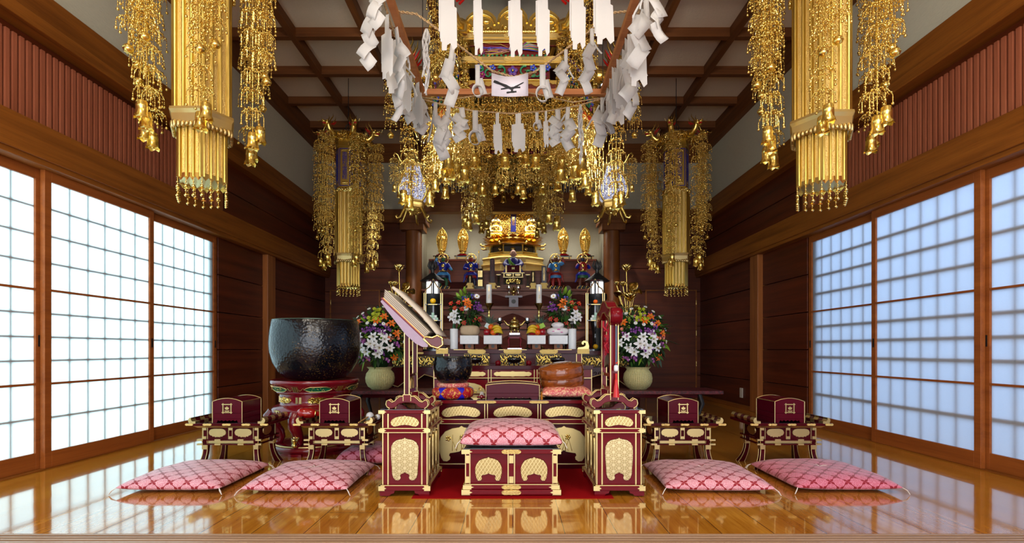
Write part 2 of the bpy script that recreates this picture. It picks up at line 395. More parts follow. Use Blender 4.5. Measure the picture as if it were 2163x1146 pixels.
def side_wall(sx, nm):
    def bx(mb, d0, d1, y0, y1, z0, z1):       # d = distance outwards from the wall face
        a, b = sx * (XW + d0), sx * (XW + d1)
        mb.box(min(a, b), max(a, b), y0, y1, z0, z1)
    # plaster above, big beam, kamoi beam, cornice
    m = MB(); bx(m, 0.02, 0.14, -2.6, YB + 0.2, 3.0, 4.15); S(m, 'wall_' + nm, PLASTER)
    m = MB(); bx(m, -0.06, 0.10, -2.6, YB, 3.86, ZC + 0.1); S(m, 'trim_3' if sx < 0 else 'trim_13', W_CEIL, 0.004)
    m = MB(); bx(m, -0.05, 0.12, -2.6, YB, 2.86, 3.05); bx(m, -0.075, 0.12, -2.6, YB, 2.775, 2.86); S(m, 'trim_4' if sx < 0 else 'trim_14', W_BEAM, 0.006)
    m = MB(); bx(m, -0.06, 0.12, -2.6, YB, 1.985, 2.205); bx(m, -0.045, 0.12, -2.6, YB, 1.95, 1.99); S(m, 'trim_5' if sx < 0 else 'trim_15', W_BEAM, 0.006)
    # slatted transom
    m = MB(); y = -2.6
    while y < 5.13:
        bx(m, 0.015, 0.05, y, y + 0.026, 2.20, 2.72); y += 0.046
    S(m, 'trim_6' if sx < 0 else 'trim_16', W_SLAT, 0.0)
    m = MB(); bx(m, 0.05, 0.12, -2.6, 5.15, 2.20, 2.78); S(m, 'wall_%s_transom_back' % nm, W_DARK)
    m = MB(); bx(m, -0.005, 0.12, 5.13, 5.24, 2.20, 2.78); S(m, 'trim_7' if sx < 0 else 'trim_17', W_POST, 0.004)
    # planks above the lintel, behind the post, and the lower plank walls with dark grooves
    m = MB()
    for z0, z1 in ((2.205, 2.476), (2.484, 2.78)): bx(m, 0.02, 0.12, 5.24, YB + 0.1, z0, z1)
    for k in range(5):
        z0 = k * 0.392; z1 = z0 + 0.384
        bx(m, 0.03, 0.12, 6.36, YB + 0.1, z0, min(z1, 1.96)); bx(m, 0.045, 0.12, 5.24, 6.2, z0, min(z1, 1.96))
    S(m, 'wall_%s_planks' % nm, W_DARK, 0.003)
    m = MB(); bx(m, 0.10, 0.14, 5.1, YB + 0.1, 0, 2.8); S(m, 'wall_%s_backing' % nm, W_ALTARD)
    m = MB(); bx(m, -0.02, 0.12, 6.17, 6.37, 0, 1.96); S(m, 'trim_8' if sx < 0 else 'trim_18', W_POST, 0.006)
    m = MB(); bx(m, -0.012, 0.05, 6.37, YB, 0, 0.05); bx(m, 0.0, 0.05, 5.24, 6.17, 0, 0.03); S(m, 'baseboard_' + nm, W_BEAM, 0.003)
    # floor track
    m = MB(); bx(m, 0.0, 0.14, -2.6, 5.22, -0.01, 0.006); S(m, 'trim_9' if sx < 0 else 'trim_19', W_BEAM)
    # paper screens: wall side up to the front hall
    edges = [-1.6, -0.62, 0.36, 1.34, 2.31, 3.275, 4.245, 5.205]
    idx = 1 if sx < 0 else 11
    for i in range(len(edges) - 1):
        y0, y1 = edges[i], edges[i + 1]; off = 0.012 if i % 2 else 0.048
        root = thing('window_%d' % (idx + i), '', 'window'); del root['label']; del root['category']; root['kind'] = 'structure'
        st = 0.048; a, b = y0 - 0.0, y1 + 0.0
        zt0, zt1 = 1.885, 1.95; zb = 0.112
        fr = MB()
        ya = a - (0.012 if i else 0); yb = b + 0.012
        bx(fr, off, off + 0.032, ya, ya + st, 0.006, 1.955); bx(fr, off, off + 0.032, yb - st, yb, 0.006, 1.955)
        bx(fr, off, off + 0.032, ya + st, yb - st, 0.006, zb); bx(fr, off, off + 0.032, ya + st, yb - st, zt0, zt1)
        struct(fr.build('frame', W_RAIL, root, bevel=0.002))
        rl = MB()
        for z in (0.557, 1.17): bx(rl, off - 0.001, off + 0.028, ya + st, yb - st, z - 0.007, z + 0.007)
        struct(rl.build('cross_rail', W_RAIL, root))
        pp = MB(); bx(pp, off + 0.014, off + 0.0146, ya + st, yb - st, zb, zt0); struct(pp.build('paper', SHOJI, root))
        lt = MB(); L = yb - ya - 2 * st; gp = .007 if sx < 0 else .010
        for k in range(1, 6):
            yy = ya + st + L * k / 6; bx(lt, off + 0.015 + gp, off + 0.030 + gp, yy - (0.007 if sx < 0 else 0.006), yy + (0.007 if sx < 0 else 0.006), zb, zt0)
        zs = [zb + (0.557 - zb) * 0.5] + [0.557 + (1.17 - 0.557) * t / 4 for t in (1, 2, 3)] + [1.17 + (zt0 - 1.17) * t / 4 for t in (1, 2, 3)]
        for z in zs: bx(lt, off + 0.015 + gp, off + 0.026 + gp, ya + st, yb - st, z - (0.0075 if sx < 0 else 0.013), z + (0.0075 if sx < 0 else 0.013))
        struct(lt.build('lattice', KUMIKO, root))
        hd = MB(); bx(hd, off - 0.002, off + 0.01, yb - st * 0.68, yb - st * 0.32, 0.80, 0.875); struct(hd.build('pull_handle', BLACK, root))
side_wall(-1, 'left'); side_wall(1, 'right')
# walls of the front hall, behind the viewer
m = MB(); m.box(-XW - 0.14, -2.8, -2.74, -2.6, -0.4, 4.2); m.box(2.8, XW + 0.14, -2.74, -2.6, -0.4, 4.2); m.box(-2.8, 2.8, -2.74, -2.6, 3.1, 4.2); S(m, 'wall_front', W_DARKX)

# back wall: dark panelled side bays, tie beam, plaster, frieze
AX = 1.62   # half width of the altar recess
for sx, k in ((-1, 1), (1, 2)):
    m = MB()
    x0, x1 = (-XW - 0.05, -1.5) if sx < 0 else (1.5, XW + 0.05)
    for z0, z1 in ((0, 0.36), (0.366, 0.76), (0.766, 1.16), (1.166, 1.72), (1.728, 2.10), (2.108, 2.48), (2.488, 2.84)): m.box(x0, x1, YB, YB + 0.1, z0, z1)
    S(m, 'wall_back_planks_%s' % ('left' if sx < 0 else 'right'), W_DARKX, 0.003)
    S(MB().box(x0, x1, YB + 0.09, YB + 0.12, 0, 2.9), 'wall_back_backing_%s' % ('left' if sx < 0 else 'right'), W_ALTARD)
    # thin framed door in the bay
    xa, xb = (-2.98, -2.16) if sx < 0 else (2.16, 3.0)
    r = thing('door_%d' % k, '', 'door'); del r['label']; del r['category']; r['kind'] = 'structure'
    m = MB()
    m.box(xa, xa + 0.022, YB - 0.02, YB, 0.0, 1.74); m.box(xb - 0.022, xb, YB - 0.02, YB, 0, 1.74); m.box(xa, xb, YB - 0.02, YB, 1.735, 1.755)
    struct(m.build('frame', W_BEAM, r, bevel=0.002))
    m = MB(); m.box(xa + 0.022, xb - 0.022, YB - 0.012, YB, 0.01, 1.735); struct(m.build('door_leaf', W_DARKX, r))
    m = MB()
    for z in (0.55, 1.05, 1.55): m.tube([((xb if sx > 0 else xa + 0.03) - 0.012, YB - 0.024, z - 0.04), ((xb if sx > 0 else xa + 0.03) - 0.012, YB - 0.024, z + 0.04)], 0.006, 6)
    struct(m.build('hinge', BRASS, r))
for i, sx in enumerate((-1, 1)):
    m = MB(); a, b = sorted((sx * 1.42, sx * XW)); m.box(a, b, YB - 0.05, YB + 0.1, 2.84, 3.06); S(m, 'trim_%d' % (20 + 10 * i), W_BEAMX, 0.006)
for sx in (-1, 1):
    m = MB(); a, b = sorted((sx * 1.5, sx * (XW + 0.1))); m.box(a, b, YB + 0.02, YB + 0.1, 3.05, 3.86); S(m, 'wall_back_%s' % ('left' if sx < 0 else 'right'), PLASTER)
m = MB(); m.box(-XW, XW, YB - 0.03, YB + 0.1, 3.83, 4.14); S(m, 'trim_21', W_BEAMX, 0.004)
# transom over the recess: beam with pale slats above
m = MB(); m.box(-1.6, 1.6, YB + 0.06, YB + 0.1, 3.03, 3.86); S(m, 'wall_back_transom', W_ALTARD)
m = MB(); x = -1.48
while x < 1.48: m.box(x, x + 0.020, YB + 0.03, YB + 0.06, 3.34, 3.62); x += 0.042
S(m, 'trim_22', plain('pale_slats', rgb(170, 160, 140), 0.6))
m = MB(); m.box(-1.5, 1.5, YB - 0.02, YB + 0.12, 3.03, 3.34); m.box(-1.5, 1.5, YB - 0.035, YB + 0.12, 3.02, 3.09); m.box(-1.5, 1.5, YB, YB + 0.05, 3.60, 3.86); S(m, 'trim_23', W_BEAMX, 0.004)
# round columns with square caps
for i, sx in enumerate((-1, 1)):
    m = MB(); m.lathe([(0.125, 0), (0.125, 2.70)], 32, (sx * 1.615, YB - 0.02, 0)); S(m, 'trim_%d' % (24 + i), W_COL)
    m = MB(); m.cbox((sx * 1.615, YB - 0.02, 2.755), (0.38, 0.32, 0.12)); m.cbox((sx * 1.615, YB - 0.02, 2.83), (0.46, 0.36, 0.06)); S(m, 'trim_%d' % (26 + i), W_COL, 0.008)
# altar recess behind
YA = 9.49
m = MB(); m.box(-AX - 0.1, AX + 0.1, YA, YA + 0.1, 0, 4.0); S(m, 'wall_recess_back', PLASTER)
m = MB(); m.box(-AX - 0.1, -AX, YB + 0.1, YA, 0, 4.0); S(m, 'wall_recess_left', PLASTER)
m = MB(); m.box(AX, AX + 0.1, YB + 0.1, YA, 0, 4.0); S(m, 'wall_recess_right', PLASTER)
m = MB(); m.box(-AX - 0.1, AX + 0.1, YB + 0.1, YA + 0.1, 3.9, 4.0); S(m, 'ceiling_recess', CEILP)
# socket plate low on the right plank wall
m = MB(); m.box(XW + 0.012, XW + 0.03, 6.66, 6.73, 0.14, 0.27); o = m.build('wall_socket', plain('socket_plastic', rgb(196, 190, 178), 0.5), bevel=0.004)
tag(o, 'small beige wall socket low on the dark plank wall', 'socket')

for sx, k in ((-1, 'left'), (1, 'right')):
    a, b = sorted((sx * (XW + 0.0), sx * (XW + 0.3))); S(MB().box(a, b, YB + 0.09, YB + 0.16, -0.05, 4.2), 'wall_corner_' + k, W_ALTARD)  # unseen blocks added behind the corners against light leaking through the grooves
# ================================================================== lacquered furniture in front
def mirror(h): return h + [(-x, z) for x, z in reversed(h) if abs(x) > 1e-6]
KZ = {
 'tall': [(0, 1.0), (.05, .975), (.17, .96), (.30, .94), (.42, .88), (.485, .79), (.5, .65), (.49, .45), (.47, .3), (.46, .16), (.42, .07), (.34, .01), (.25, 0.0), (.18, .02), (.15, .06), (.17, .10), (.155, .135), (.10, .155), (.04, .165), (0, .19)],
 'cloud': [(0, 1), (.04, .94), (.2, .9), (.36, .78), (.46, .58), (.5, .33), (.47, .13), (.40, .02), (.33, .0), (.25, .05), (.15, .10), (0, .12)],
 'bean': [(0, 1), (.2, 1), (.36, .94), (.46, .8), (.5, .58), (.47, .38), (.41, .26), (.34, .24), (.28, .10), (.2, .14), (.13, .02), (.05, .08), (0, 0.04)],
 'wide': [(0, 1.0), (.05, .96), (.2, .93), (.36, .84), (.46, .68), (.5, .5), (.49, .3), (.45, .1), (.40, .01), (.32, 0), (.26, .05), (.25, .12), (.28, .17), (.26, .23), (.14, .25), (.05, .27), (0, .31)],
 'scroll': [(0, 1), (.06, .9), (.30, .9), (.36, .8), (.42, .86), (.48, .7), (.5, .5), (.48, .3), (.42, .14), (.36, .2), (.30, .1), (.06, .1), (0, 0)],
 'fit': [(0, 1), (.08, .93), (.36, .93), (.42, .82), (.46, .80), (.5, .5), (.46, .2), (.42, .18), (.36, .07), (.08, .07), (0, 0)],
}
def kz(st, w, h, cx=0.0, z0=0.0):
    return [(cx + x * w, z0 + z * h) for x, z in mirror(KZ[st])]
def plate(parent, st, w, h, cx, z0, y, mat, name='gold_panel', t=0.006, side=None, rim=True):
    """cusped plate on a face at y looking towards -y; side=x puts it on a side face (outline runs along y)"""
    m = MB()
    out = kz(st, w, h, 0, 0)
    rm = [(x * 1.0, z) for x, z in out]
    m.prism(out, -t, 0.002, 'xz', inset=0.003)
    if side is None: return m.build(name, mat, parent, loc=(cx, y, z0))
    o = m.build(name, mat, parent, loc=(side, cx, z0)); o.rotation_euler = (0, 0, pi / 2 if side > 0 else -pi / 2); return o
def corner_fit(parent, sx, sy, w, d, z0, z1, L=0.045):
    """gold sheet wrapped round one corner of a rail, cusped where it ends"""
    m = MB(); e = 0.0015; zc = (z0 + z1) / 2; hh = (z1 - z0) / 2 + 0.001
    out = [(0, -hh), (L * .8, -hh), (L * .72, -hh * .5), (L, 0), (L * .72, hh * .5), (L * .8, hh), (0, hh)]
    m.prism([(sx * (w / 2 + e) - sx * x, zc + z) for x, z in out], sy * (d / 2 + e), sy * (d / 2 - 0.004), 'xz')
    m.prism([(sy * (d / 2 + e - .0008) - sy * x, zc + z) for x, z in out], sx * (w / 2 + e + .0006), sx * (w / 2 - 0.004), 'yz')
    return m.build('corner_fitting', GOLDF, parent)
def gold_lines(mb, w, d, z0, z1, t=0.004):
    """gold beads up the four corners of a body"""
    for sx in (-1, 1):
        for sy in (-1, 1):
            x, y = sx * (w / 2), sy * (d / 2); mb.box(x - t, x + t, y - t, y + t, z0, z1)
def rim_lines(mb, w, d, z, t=0.003):
    for sy in (-1, 1): mb.box(-w / 2 - t, w / 2 + t, sy * d / 2 - t, sy * d / 2 + t, z - t, z + t)
    for sx in (-1, 1): mb.box(sx * w / 2 - t, sx * w / 2 + t, -d / 2 - t, d / 2 + t, z - t, z + t)

def side_desk(loc, label):
    w, d = .271, .45; bw, bd = .236, .415
    r = thing('side_desk', label, 'desk', loc, 0, 'lacquered side desks flanking the seat')
    m = MB()
    m.box(-bw / 2, bw / 2, -bd / 2, bd / 2, .05, .44); m.build('body', LAQ, r)
    for (z0, z1, ww, dd, nm) in ((.028, .053, w, d, 'base_rail'), (.338, .356, w, d, 'middle_rail'), (.436, .455, w, d, 'top_rail')):
        q = MB(); q.box(-ww / 2, ww / 2, -dd / 2, dd / 2, z0, z1); q.build(nm, LAQ, r, bevel=.003)
        for sx in (-1, 1):
            for sy in (-1, 1): corner_fit(r, sx, sy, ww, dd, z0 + .001, z1 - .001, .042)
    q = MB(); q.box(-w / 2 + .006, w / 2 - .006, -d / 2 + .006, d / 2 - .006, .455, .458); q.build('top', LAQB, r)
    # bracket feet
    for sx in (-1, 1):
        for sy in (-1, 1):
            q = MB(); x0 = sx * w / 2 - sx * .004
            out = [(x0, 0), (x0 - sx * .05, 0), (x0 - sx * .06, .010), (x0 - sx * .075, .014), (x0 - sx * .08, .028), (x0, .028)]
            q.prism(out, sy * (d / 2 - .004), sy * (d / 2 - .02), 'xz')
            y0 = sy * (d / 2 - .0052); out = [(y0, 0), (y0 - sy * .05, 0), (y0 - sy * .06, .01), (y0 - sy * .08, .028), (y0, .028)]
            q.prism(out, x0 - sx * .001, x0 - sx * .016, 'yz'); q.build('foot', LAQ, r)
    q = MB()
    gold_lines(q, bw, bd, .053, .338, .003); gold_lines(q, bw, bd, .356, .436, .003)
    for sx in (-1, 1):
        x = sx * (bw / 2 - .028); q.box(x - .0035, x + .0035, -bd / 2 - .003, -bd / 2 + .002, .053, .436)
    for sx in (-1, 1):
        for yy in (-.17, -.06, .06, .17): q.box(sx * bw / 2 - .003, sx * bw / 2 + .003, yy - .004, yy + .004, .053, .436)
    rim_lines(q, w - .01, d - .01, .3365, .0022); rim_lines(q, w - .012, d - .012, .055, .0022); rim_lines(q, w - .008, d - .008, .358, .002)
    q.build('edge_trim', GOLDF, r)
    plate(r, 'tall', .152, .232, 0, .078, -bd / 2, GOLDS); plate(r, 'cloud', .158, .062, 0, .366, -bd / 2, GOLDR)
    for sx in (-1, 1):
        for yy in (-.115, 0, .115):
            plate(r, 'tall', .085, .225, yy, .085, 0, GOLDF, side=sx * bw / 2); plate(r, 'cloud', .085, .05, yy, .372, 0, GOLDF, side=sx * bw / 2)
    return r
side_desk((-.5745, 2.885, .0042), 'dark red lacquered side desk with gold plates, carrying the open sutra book on its stand')
side_desk((.5665, 2.885, .0042), 'dark red lacquered side desk with gold plates, carrying the chime stand with the red tassel')

# ------------------------------------------------------------------ fabrics
def brocade(name, base, light, red, s=10.7, flip=False):
    m, nt, b = mk(name)
    tc = N(nt, 'ShaderNodeTexCoord'); sp = N(nt, 'ShaderNodeSeparateXYZ'); nt.links.new(tc.outputs['Object'], sp.inputs[0])
    zz = math_(nt, 'MULTIPLY', sp.outputs['Z'], 0.9)
    x = math_(nt, 'MULTIPLY', sp.outputs['X'], s * 1.0); y = math_(nt, 'MULTIPLY', math_(nt, 'ADD', sp.outputs['Y'], zz), s * .92)
    p = math_(nt, 'ADD', x, y); q = math_(nt, 'SUBTRACT', x, y)
    fa = math_(nt, 'FRACT', p); fb = math_(nt, 'FRACT', q)
    da = math_(nt, 'MINIMUM', fa, math_(nt, 'SUBTRACT', 1.0, fa)); db = math_(nt, 'MINIMUM', fb, math_(nt, 'SUBTRACT', 1.0, fb))
    def wid(dd):  # petal: thin at the crossing, widest a third of the way, thin in the middle
        return math_(nt, 'ADD', math_(nt, 'MULTIPLY', math_(nt, 'POWER', math_(nt, 'SINE', math_(nt, 'MULTIPLY', math_(nt, 'MINIMUM', dd, 0.42), pi / 0.42)), 1.5), 0.085), 0.028)
    la = math_(nt, 'LESS_THAN', da, wid(db)); lb = math_(nt, 'LESS_THAN', db, wid(da))
    line = math_(nt, 'MAXIMUM', la, lb)
    ca = math_(nt, 'SUBTRACT', fa, 0.5); cb = math_(nt, 'SUBTRACT', fb, 0.5)
    rr = math_(nt, 'SQRT', math_(nt, 'ADD', math_(nt, 'MULTIPLY', ca, ca), math_(nt, 'MULTIPLY', cb, cb)))
    an = math_(nt, 'ARCTAN2', ca, cb)
    rings = math_(nt, 'SINE', math_(nt, 'ADD', math_(nt, 'MULTIPLY', rr, 62.0), math_(nt, 'MULTIPLY', math_(nt, 'SINE', math_(nt, 'MULTIPLY', an, 8.0)), 1.6)))
    vo = N(nt, 'ShaderNodeTexVoronoi'); setin(vo, Scale=190.0); nt.links.new(tc.outputs['Object'], vo.inputs['Vector'])
    f = math_(nt, 'ADD', math_(nt, 'MULTIPLY', rings, 0.32), math_(nt, 'MULTIPLY', vo.outputs['Distance'], 0.9))
    c1 = mixc(nt, math_(nt, 'MINIMUM', math_(nt, 'MAXIMUM', f, 0.0), 1.0), base, light)
    nt.links.new(mixc(nt, line, c1, red), b.inputs['Base Color'])
    setin(b, Roughness=0.45, Specular_IOR_Level=0.4, Sheen_Weight=0.3)
    n = noise(nt, tc.outputs['Object'], 9, 3, 0.6); bump(nt, b, math_(nt, 'ADD', math_(nt, 'MULTIPLY', n.outputs['Fac'], 0.5), math_(nt, 'MULTIPLY', rings, 0.02)), 0.35, 0.02)
    return m
BROC = brocade('pink_brocade', rgb(206, 98, 120), rgb(236, 196, 204), rgb(150, 14, 34))
BROC2 = brocade('rose_brocade', rgb(190, 62, 90), rgb(224, 150, 170), rgb(144, 12, 36))
TASSEL = plain('white_thread', rgb(235, 228, 220), 0.7)
def cushion(name, label, loc, w, d, h, mat, rz=0, group=None, ears=True, seed=1, seam=.36, ex=.42):
    rnd = random.Random(seed)
    r = thing(name, label, 'cushion', loc, rz, group)
    n = 26; m = MB(); m.sm = True; vs = []; fs = []
    def pt(u, v, sgn):
        # thickness is full in the middle, pinched along the seam, and the corners stick out a little
        e = (1 - abs(u) ** 3.2) * (1 - abs(v) ** 3.2); t = max(e, 0) ** ex
        pin = 1 - 0.035 * (1 - max(abs(u), abs(v)) ** 2) - 0.045 * (1 - min(abs(u), abs(v)) ** 1.6) * max(abs(u), abs(v)) ** 6
        x = u * w / 2 * pin; y = v * d / 2 * pin
        z = h * seam + (sgn * t) * (h * (1 - seam) if sgn > 0 else h * seam)
        if sgn > 0: z -= h * 0.10 * math.exp(-((u * u + v * v) / 0.02))
        z += 0.004 * sin(7 * u + seed) * sin(6 * v + 2 * seed) * t * (1 if sgn > 0 else 0)
        return (x, y, max(z, 0.0005))
    idx = {}
    for sgn in (1, -1):
        for i in range(n + 1):
            for j in range(n + 1):
                u = sin((-1 + 2 * i / n) * pi / 2); v = sin((-1 + 2 * j / n) * pi / 2)
                if sgn < 0 and (i in (0, n) or j in (0, n)): idx[(sgn, i, j)] = idx[(1, i, j)]; continue
                idx[(sgn, i, j)] = len(vs); vs.append(pt(u, v, sgn))
        for i in range(n):
            for j in range(n):
                f = (idx[(sgn, i, j)], idx[(sgn, i + 1, j)], idx[(sgn, i + 1, j + 1)], idx[(sgn, i, j + 1)])
                fs.append(f if sgn > 0 else f[::-1])
    m.add(vs, fs, True); m.build('cover', mat, r)
    if ears:
        for sx in (-1, 1):
            for sy in (-1, 1):
                t = MB(); x, y = sx * (w / 2 - .003), sy * (d / 2 - .003)
                for k in range(4):
                    a = rnd.uniform(-.6, .6)
                    t.tube([(x, y, h * .36), (x + sx * .015 * cos(a), y + sy * .015 * cos(a) + .01 * sin(a), h * .25), (x + sx * .026, y + sy * .02 * (1 + a * .5) + .012 * sin(a), .004)], .0018, 4)
                t.build('corner_tassel', TASSEL, r)
        t = MB()
        for k in range(3):
            a = k * 2.1 + seed; t.tube([(0, 0, h * .86), (.02 * cos(a), .02 * sin(a), h * .93), (.045 * cos(a), .03 * sin(a), h * .92)], .002, 4)
        t.build('centre_tuft', TASSEL, r)
    return r
zg = 'pink brocade floor cushions'
cushion('floor_cushion', 'pink brocade floor cushion at far left, nearest the bright paper screens', (-1.862, 2.985, 0), .56, .56, .095, BROC, 0, zg, True, 1)
cushion('floor_cushion', 'pink brocade floor cushion just left of the sutra desk, before the table with mallets', (-1.172, 2.965, 0), .57, .56, .10, BROC, 0, zg, True, 2)
cushion('floor_cushion', 'pink brocade floor cushion just right of the chime desk', (1.125, 2.97, 0), .58, .55, .10, BROC, radians(-2), zg, True, 3)
cushion('floor_cushion', 'deeper rose brocade floor cushion at far right', (1.828, 2.99, 0), .565, .56, .10, BROC2, radians(-1), zg, True, 4)
cushion('floor_cushion', 'pink brocade cushion mostly hidden behind the sutra desk', (-.985, 3.56, 0), .40, .42, .12, BROC2, 0, zg, False, 5)

# ------------------------------------------------------------------ the seat in the middle
r = thing('ceremonial_seat', 'low dark red lacquered ceremonial seat with two gold plates, on the red carpet', 'seat', (-.0075, 2.915, .0042))
sw, sd = .525, .50
m = MB(); m.box(-.245, .245, -.225, .225, .05, .23); m.build('body', LAQ, r)
for z0, z1, ww, dd, nm in ((.004, .032, sw, sd, 'plinth'), (.033, .055, sw - .014, sd - .014, 'base_rail'), (.222, .246, sw, sd, 'top_rail')):
    q = MB(); q.box(-ww / 2, ww / 2, -dd / 2, dd / 2, z0, z1); q.build(nm, LAQ, r, bevel=.003)
    for sx in (-1, 1):
        for sy in (-1, 1): corner_fit(r, sx, sy, ww, dd, z0 + .001, z1 - .001, .058)
    plate(r, 'fit', .11, z1 - z0 + .004, 0, z0 - .002, -dd / 2, GOLDCF, 'centre_fitting', .003)
q = MB(); q.box(-sw / 2 + .006, sw / 2 - .006, -sd / 2 + .006, sd / 2 - .006, .246, .250); q.build('top', LAQB, r)
q = MB(); gold_lines(q, .49, .45, .055, .222, .003); rim_lines(q, sw - .02, sd - .02, .058, .002)
for x in (-.222, .222, -.017, .017): q.box(x - .003, x + .003, -.229, -.222, .055, .222)
q.build('edge_trim', GOLDF, r)
for x in (-.236, 0, .236):
    for z in (.062, .168):
        q = MB(); q.box(x - .012, x + .012, -.231, -.224, z, z + .042 if z > .1 else z + .036); q.build('post_fitting', GOLDF, r, bevel=.001)
for x in (-.122, .122): plate(r, 'wide', .148, .132, x, .073, -.225, GOLDR)
for sx in (-1, 1):
    for yy in (-.11, .11): plate(r, 'wide', .148, .132, yy, .073, 0, GOLDR, side=sx * .245)
seatc = cushion('seat_cushion', 'thick pink brocade cushion on the ceremonial seat', (-.008, 2.905, .2545), .545, .47, .118, BROC, 0, None, True, 6, .24, .32)

# red felt carpet
m = MB(); m.box(-.53, .53, 2.628, 3.9, 0.0005, .004)
felt = plain('red_felt', rgb(150, 8, 16), 0.9, spec=0.1)
o = m.build('carpet', felt); tag(o, 'bright red felt carpet under the seat and front altar table', 'carpet')

# ------------------------------------------------------------------ front altar table
r = thing('altar_table', 'dark red lacquered front altar table with gold plates, behind the seat', 'table', (0, 3.52, .004))
tw, td = 1.04, .50
m = MB(); m.box(-.50, .50, -.235, .235, .028, .435); m.build('body', LAQD, r)
for z0, z1, ww, dd, nm in ((0, .028, tw - .02, td - .01, 'plinth'), (.296, .32, tw - .01, td - .005, 'middle_rail'), (.424, .446, tw, td, 'top_rail')):
    q = MB(); q.box(-ww / 2, ww / 2, -dd / 2, dd / 2, z0, z1); q.build(nm, LAQ if nm != 'plinth' else LAQD, r, bevel=.003)
    for sx in (-1, 1):
        if nm != 'plinth':
            corner_fit(r, sx, -1, ww, dd, z0 + .001, z1 - .001, .07)
            plate(r, 'fit', .135, z1 - z0, sx * .172, z0, -dd / 2, GOLDCF, 'rail_fitting', .003)
q = MB(); q.box(-tw / 2 + .004, tw / 2 - .004, -td / 2 + .004, td / 2 - .004, .446, .448); q.build('top', LAQB, r)
q = MB(); rim_lines(q, tw - .015, td - .02, .0305, .003); rim_lines(q, tw - .02, td - .015, .293, .002); rim_lines(q, tw - .02, td - .015, .322, .002)
for x in (-.183, -.165, .165, .183): q.box(x - .0025, x + .0025, -.239, -.232, .322, .424)
q.build('edge_trim', GOLDF, r)
for x in (-.338, 0, .338): plate(r, 'cloud', .26, .078, x, .335, -.235, GOLDR)
for x in (-.335, 0, .335):
    p = plate(r, 'wide', .30, .236, x, .045, -.235, GOLDF)
    q = MB(); rn = random.Random(int(x * 100) + 50)
    for k in range(7):                      # grasses and flowers in low relief
        a = rn.uniform(-.7, .7); q.tube([(x * 0 + .06 * sin(a * .3) + .02 * k - .06, -.006, .07), (.05 * sin(a) + .02 * k - .06, -.009, .12), (.09 * sin(a) + .02 * k - .06, -.006, .16 + .02 * rn.random())], .002, 5)
        cx, cz = rn.uniform(-.1, .1), rn.uniform(.07, .17)
        for j in range(5): q.sph((cx + .012 * cos(j * 1.257), -.007, cz + .012 * sin(j * 1.257)), (.008, .004, .008), 6, 4)
        q.sph((cx, -.009, cz), .005, 6, 4)
    q.build('relief_flowers', GOLDP, p)

# ------------------------------------------------------------------ objects on the front table
TZ = .4525
r = thing('sutra_box', 'long dark red lacquered sutra box with gold edges, centred on the front altar table', 'box', (.0, 3.43, TZ))
def arch_box(r, w, d, h, mat, lidn=9, rise=.022, foot=.018):
    m = MB(); m.box(-w / 2, w / 2, -d / 2, d / 2, foot, h * .38); m.build('body', mat, r, bevel=.002)
    q = MB()
    sc = [(-w / 2, 0), (-w / 2, foot), (w / 2, foot), (w / 2, 0), (w * .36, 0)]
    nn = 5
    for k in range(nn + 1):
        x = w * .32 - (w * .64) * k / nn; sc.append((x, foot * .72))
        if k < nn: sc.append((x - w * .064, foot * .35))
    sc.append((-w * .36, 0))
    q.prism(sc, -d / 2, -d / 2 + .008, 'xz'); q.prism(sc, d / 2 - .008, d / 2, 'xz'); q.box(-w / 2, -w / 2 + .008, -d / 2, d / 2, 0, foot); q.box(w / 2 - .008, w / 2, -d / 2, d / 2, 0, foot)
    q.build('skirt', mat, r)
    top = []
    for k in range(lidn + 1):
        t = -1 + 2 * k / lidn; top.append((w / 2 * t, h - rise * t * t))
    out = [(w / 2, h * .39), (-w / 2, h * .39)][::-1]
    out = [(-w / 2, h * .39)] + top + [(w / 2, h * .39)]
    m = MB(); m.prism(out, -d / 2 - .001, d / 2 + .001, 'xz'); m.build('lid', mat, r)
    g = MB(); tt = .0028
    for y in (-d / 2, d / 2):
        g.tube([(x, y, z) for x, z in top], tt, 6)
        for sx in (-1, 1): g.tube([(sx * w / 2, y, 0), (sx * w / 2, y, h - rise)], tt, 6)
    for sx in (-1, 1):
        g.tube([(sx * w / 2, -d / 2, h - rise), (sx * w / 2, d / 2, h - rise)], tt, 6)
    g.build('edge_trim', GOLDF, r)
arch_box(r, .352, .25, .108, LAQM, rise=.014)

def hammered(name, speck=0.5):
    m, nt, b = mk(name); v = coords(nt)
    vo = N(nt, 'ShaderNodeTexVoronoi', feature='SMOOTH_F1'); setin(vo, Scale=64.0); nt.links.new(v, vo.inputs['Vector'])
    n = noise(nt, v, 70, 4, 0.7); sp = N(nt, 'ShaderNodeSeparateXYZ'); nt.links.new(v, sp.inputs[0])
    n2 = noise(nt, v, 3, 2, 0.5)
    f = math_(nt, 'MULTIPLY', math_(nt, 'GREATER_THAN', n.outputs['Fac'], 0.60), math_(nt, 'GREATER_THAN', n2.outputs['Fac'], 0.5))
    nt.links.new(mixc(nt, f, rgb(8, 10, 16), rgb(84, 62, 24)), b.inputs['Base Color'])
    setin(b, Roughness=0.22, Metallic=0.0, Coat_Weight=0.15, Coat_Roughness=0.14, Specular_IOR_Level=0.4)
    bump(nt, b, vo.outputs['Distance'], 0.30, 0.010); return m
HAM = hammered('hammered_black_bronze')
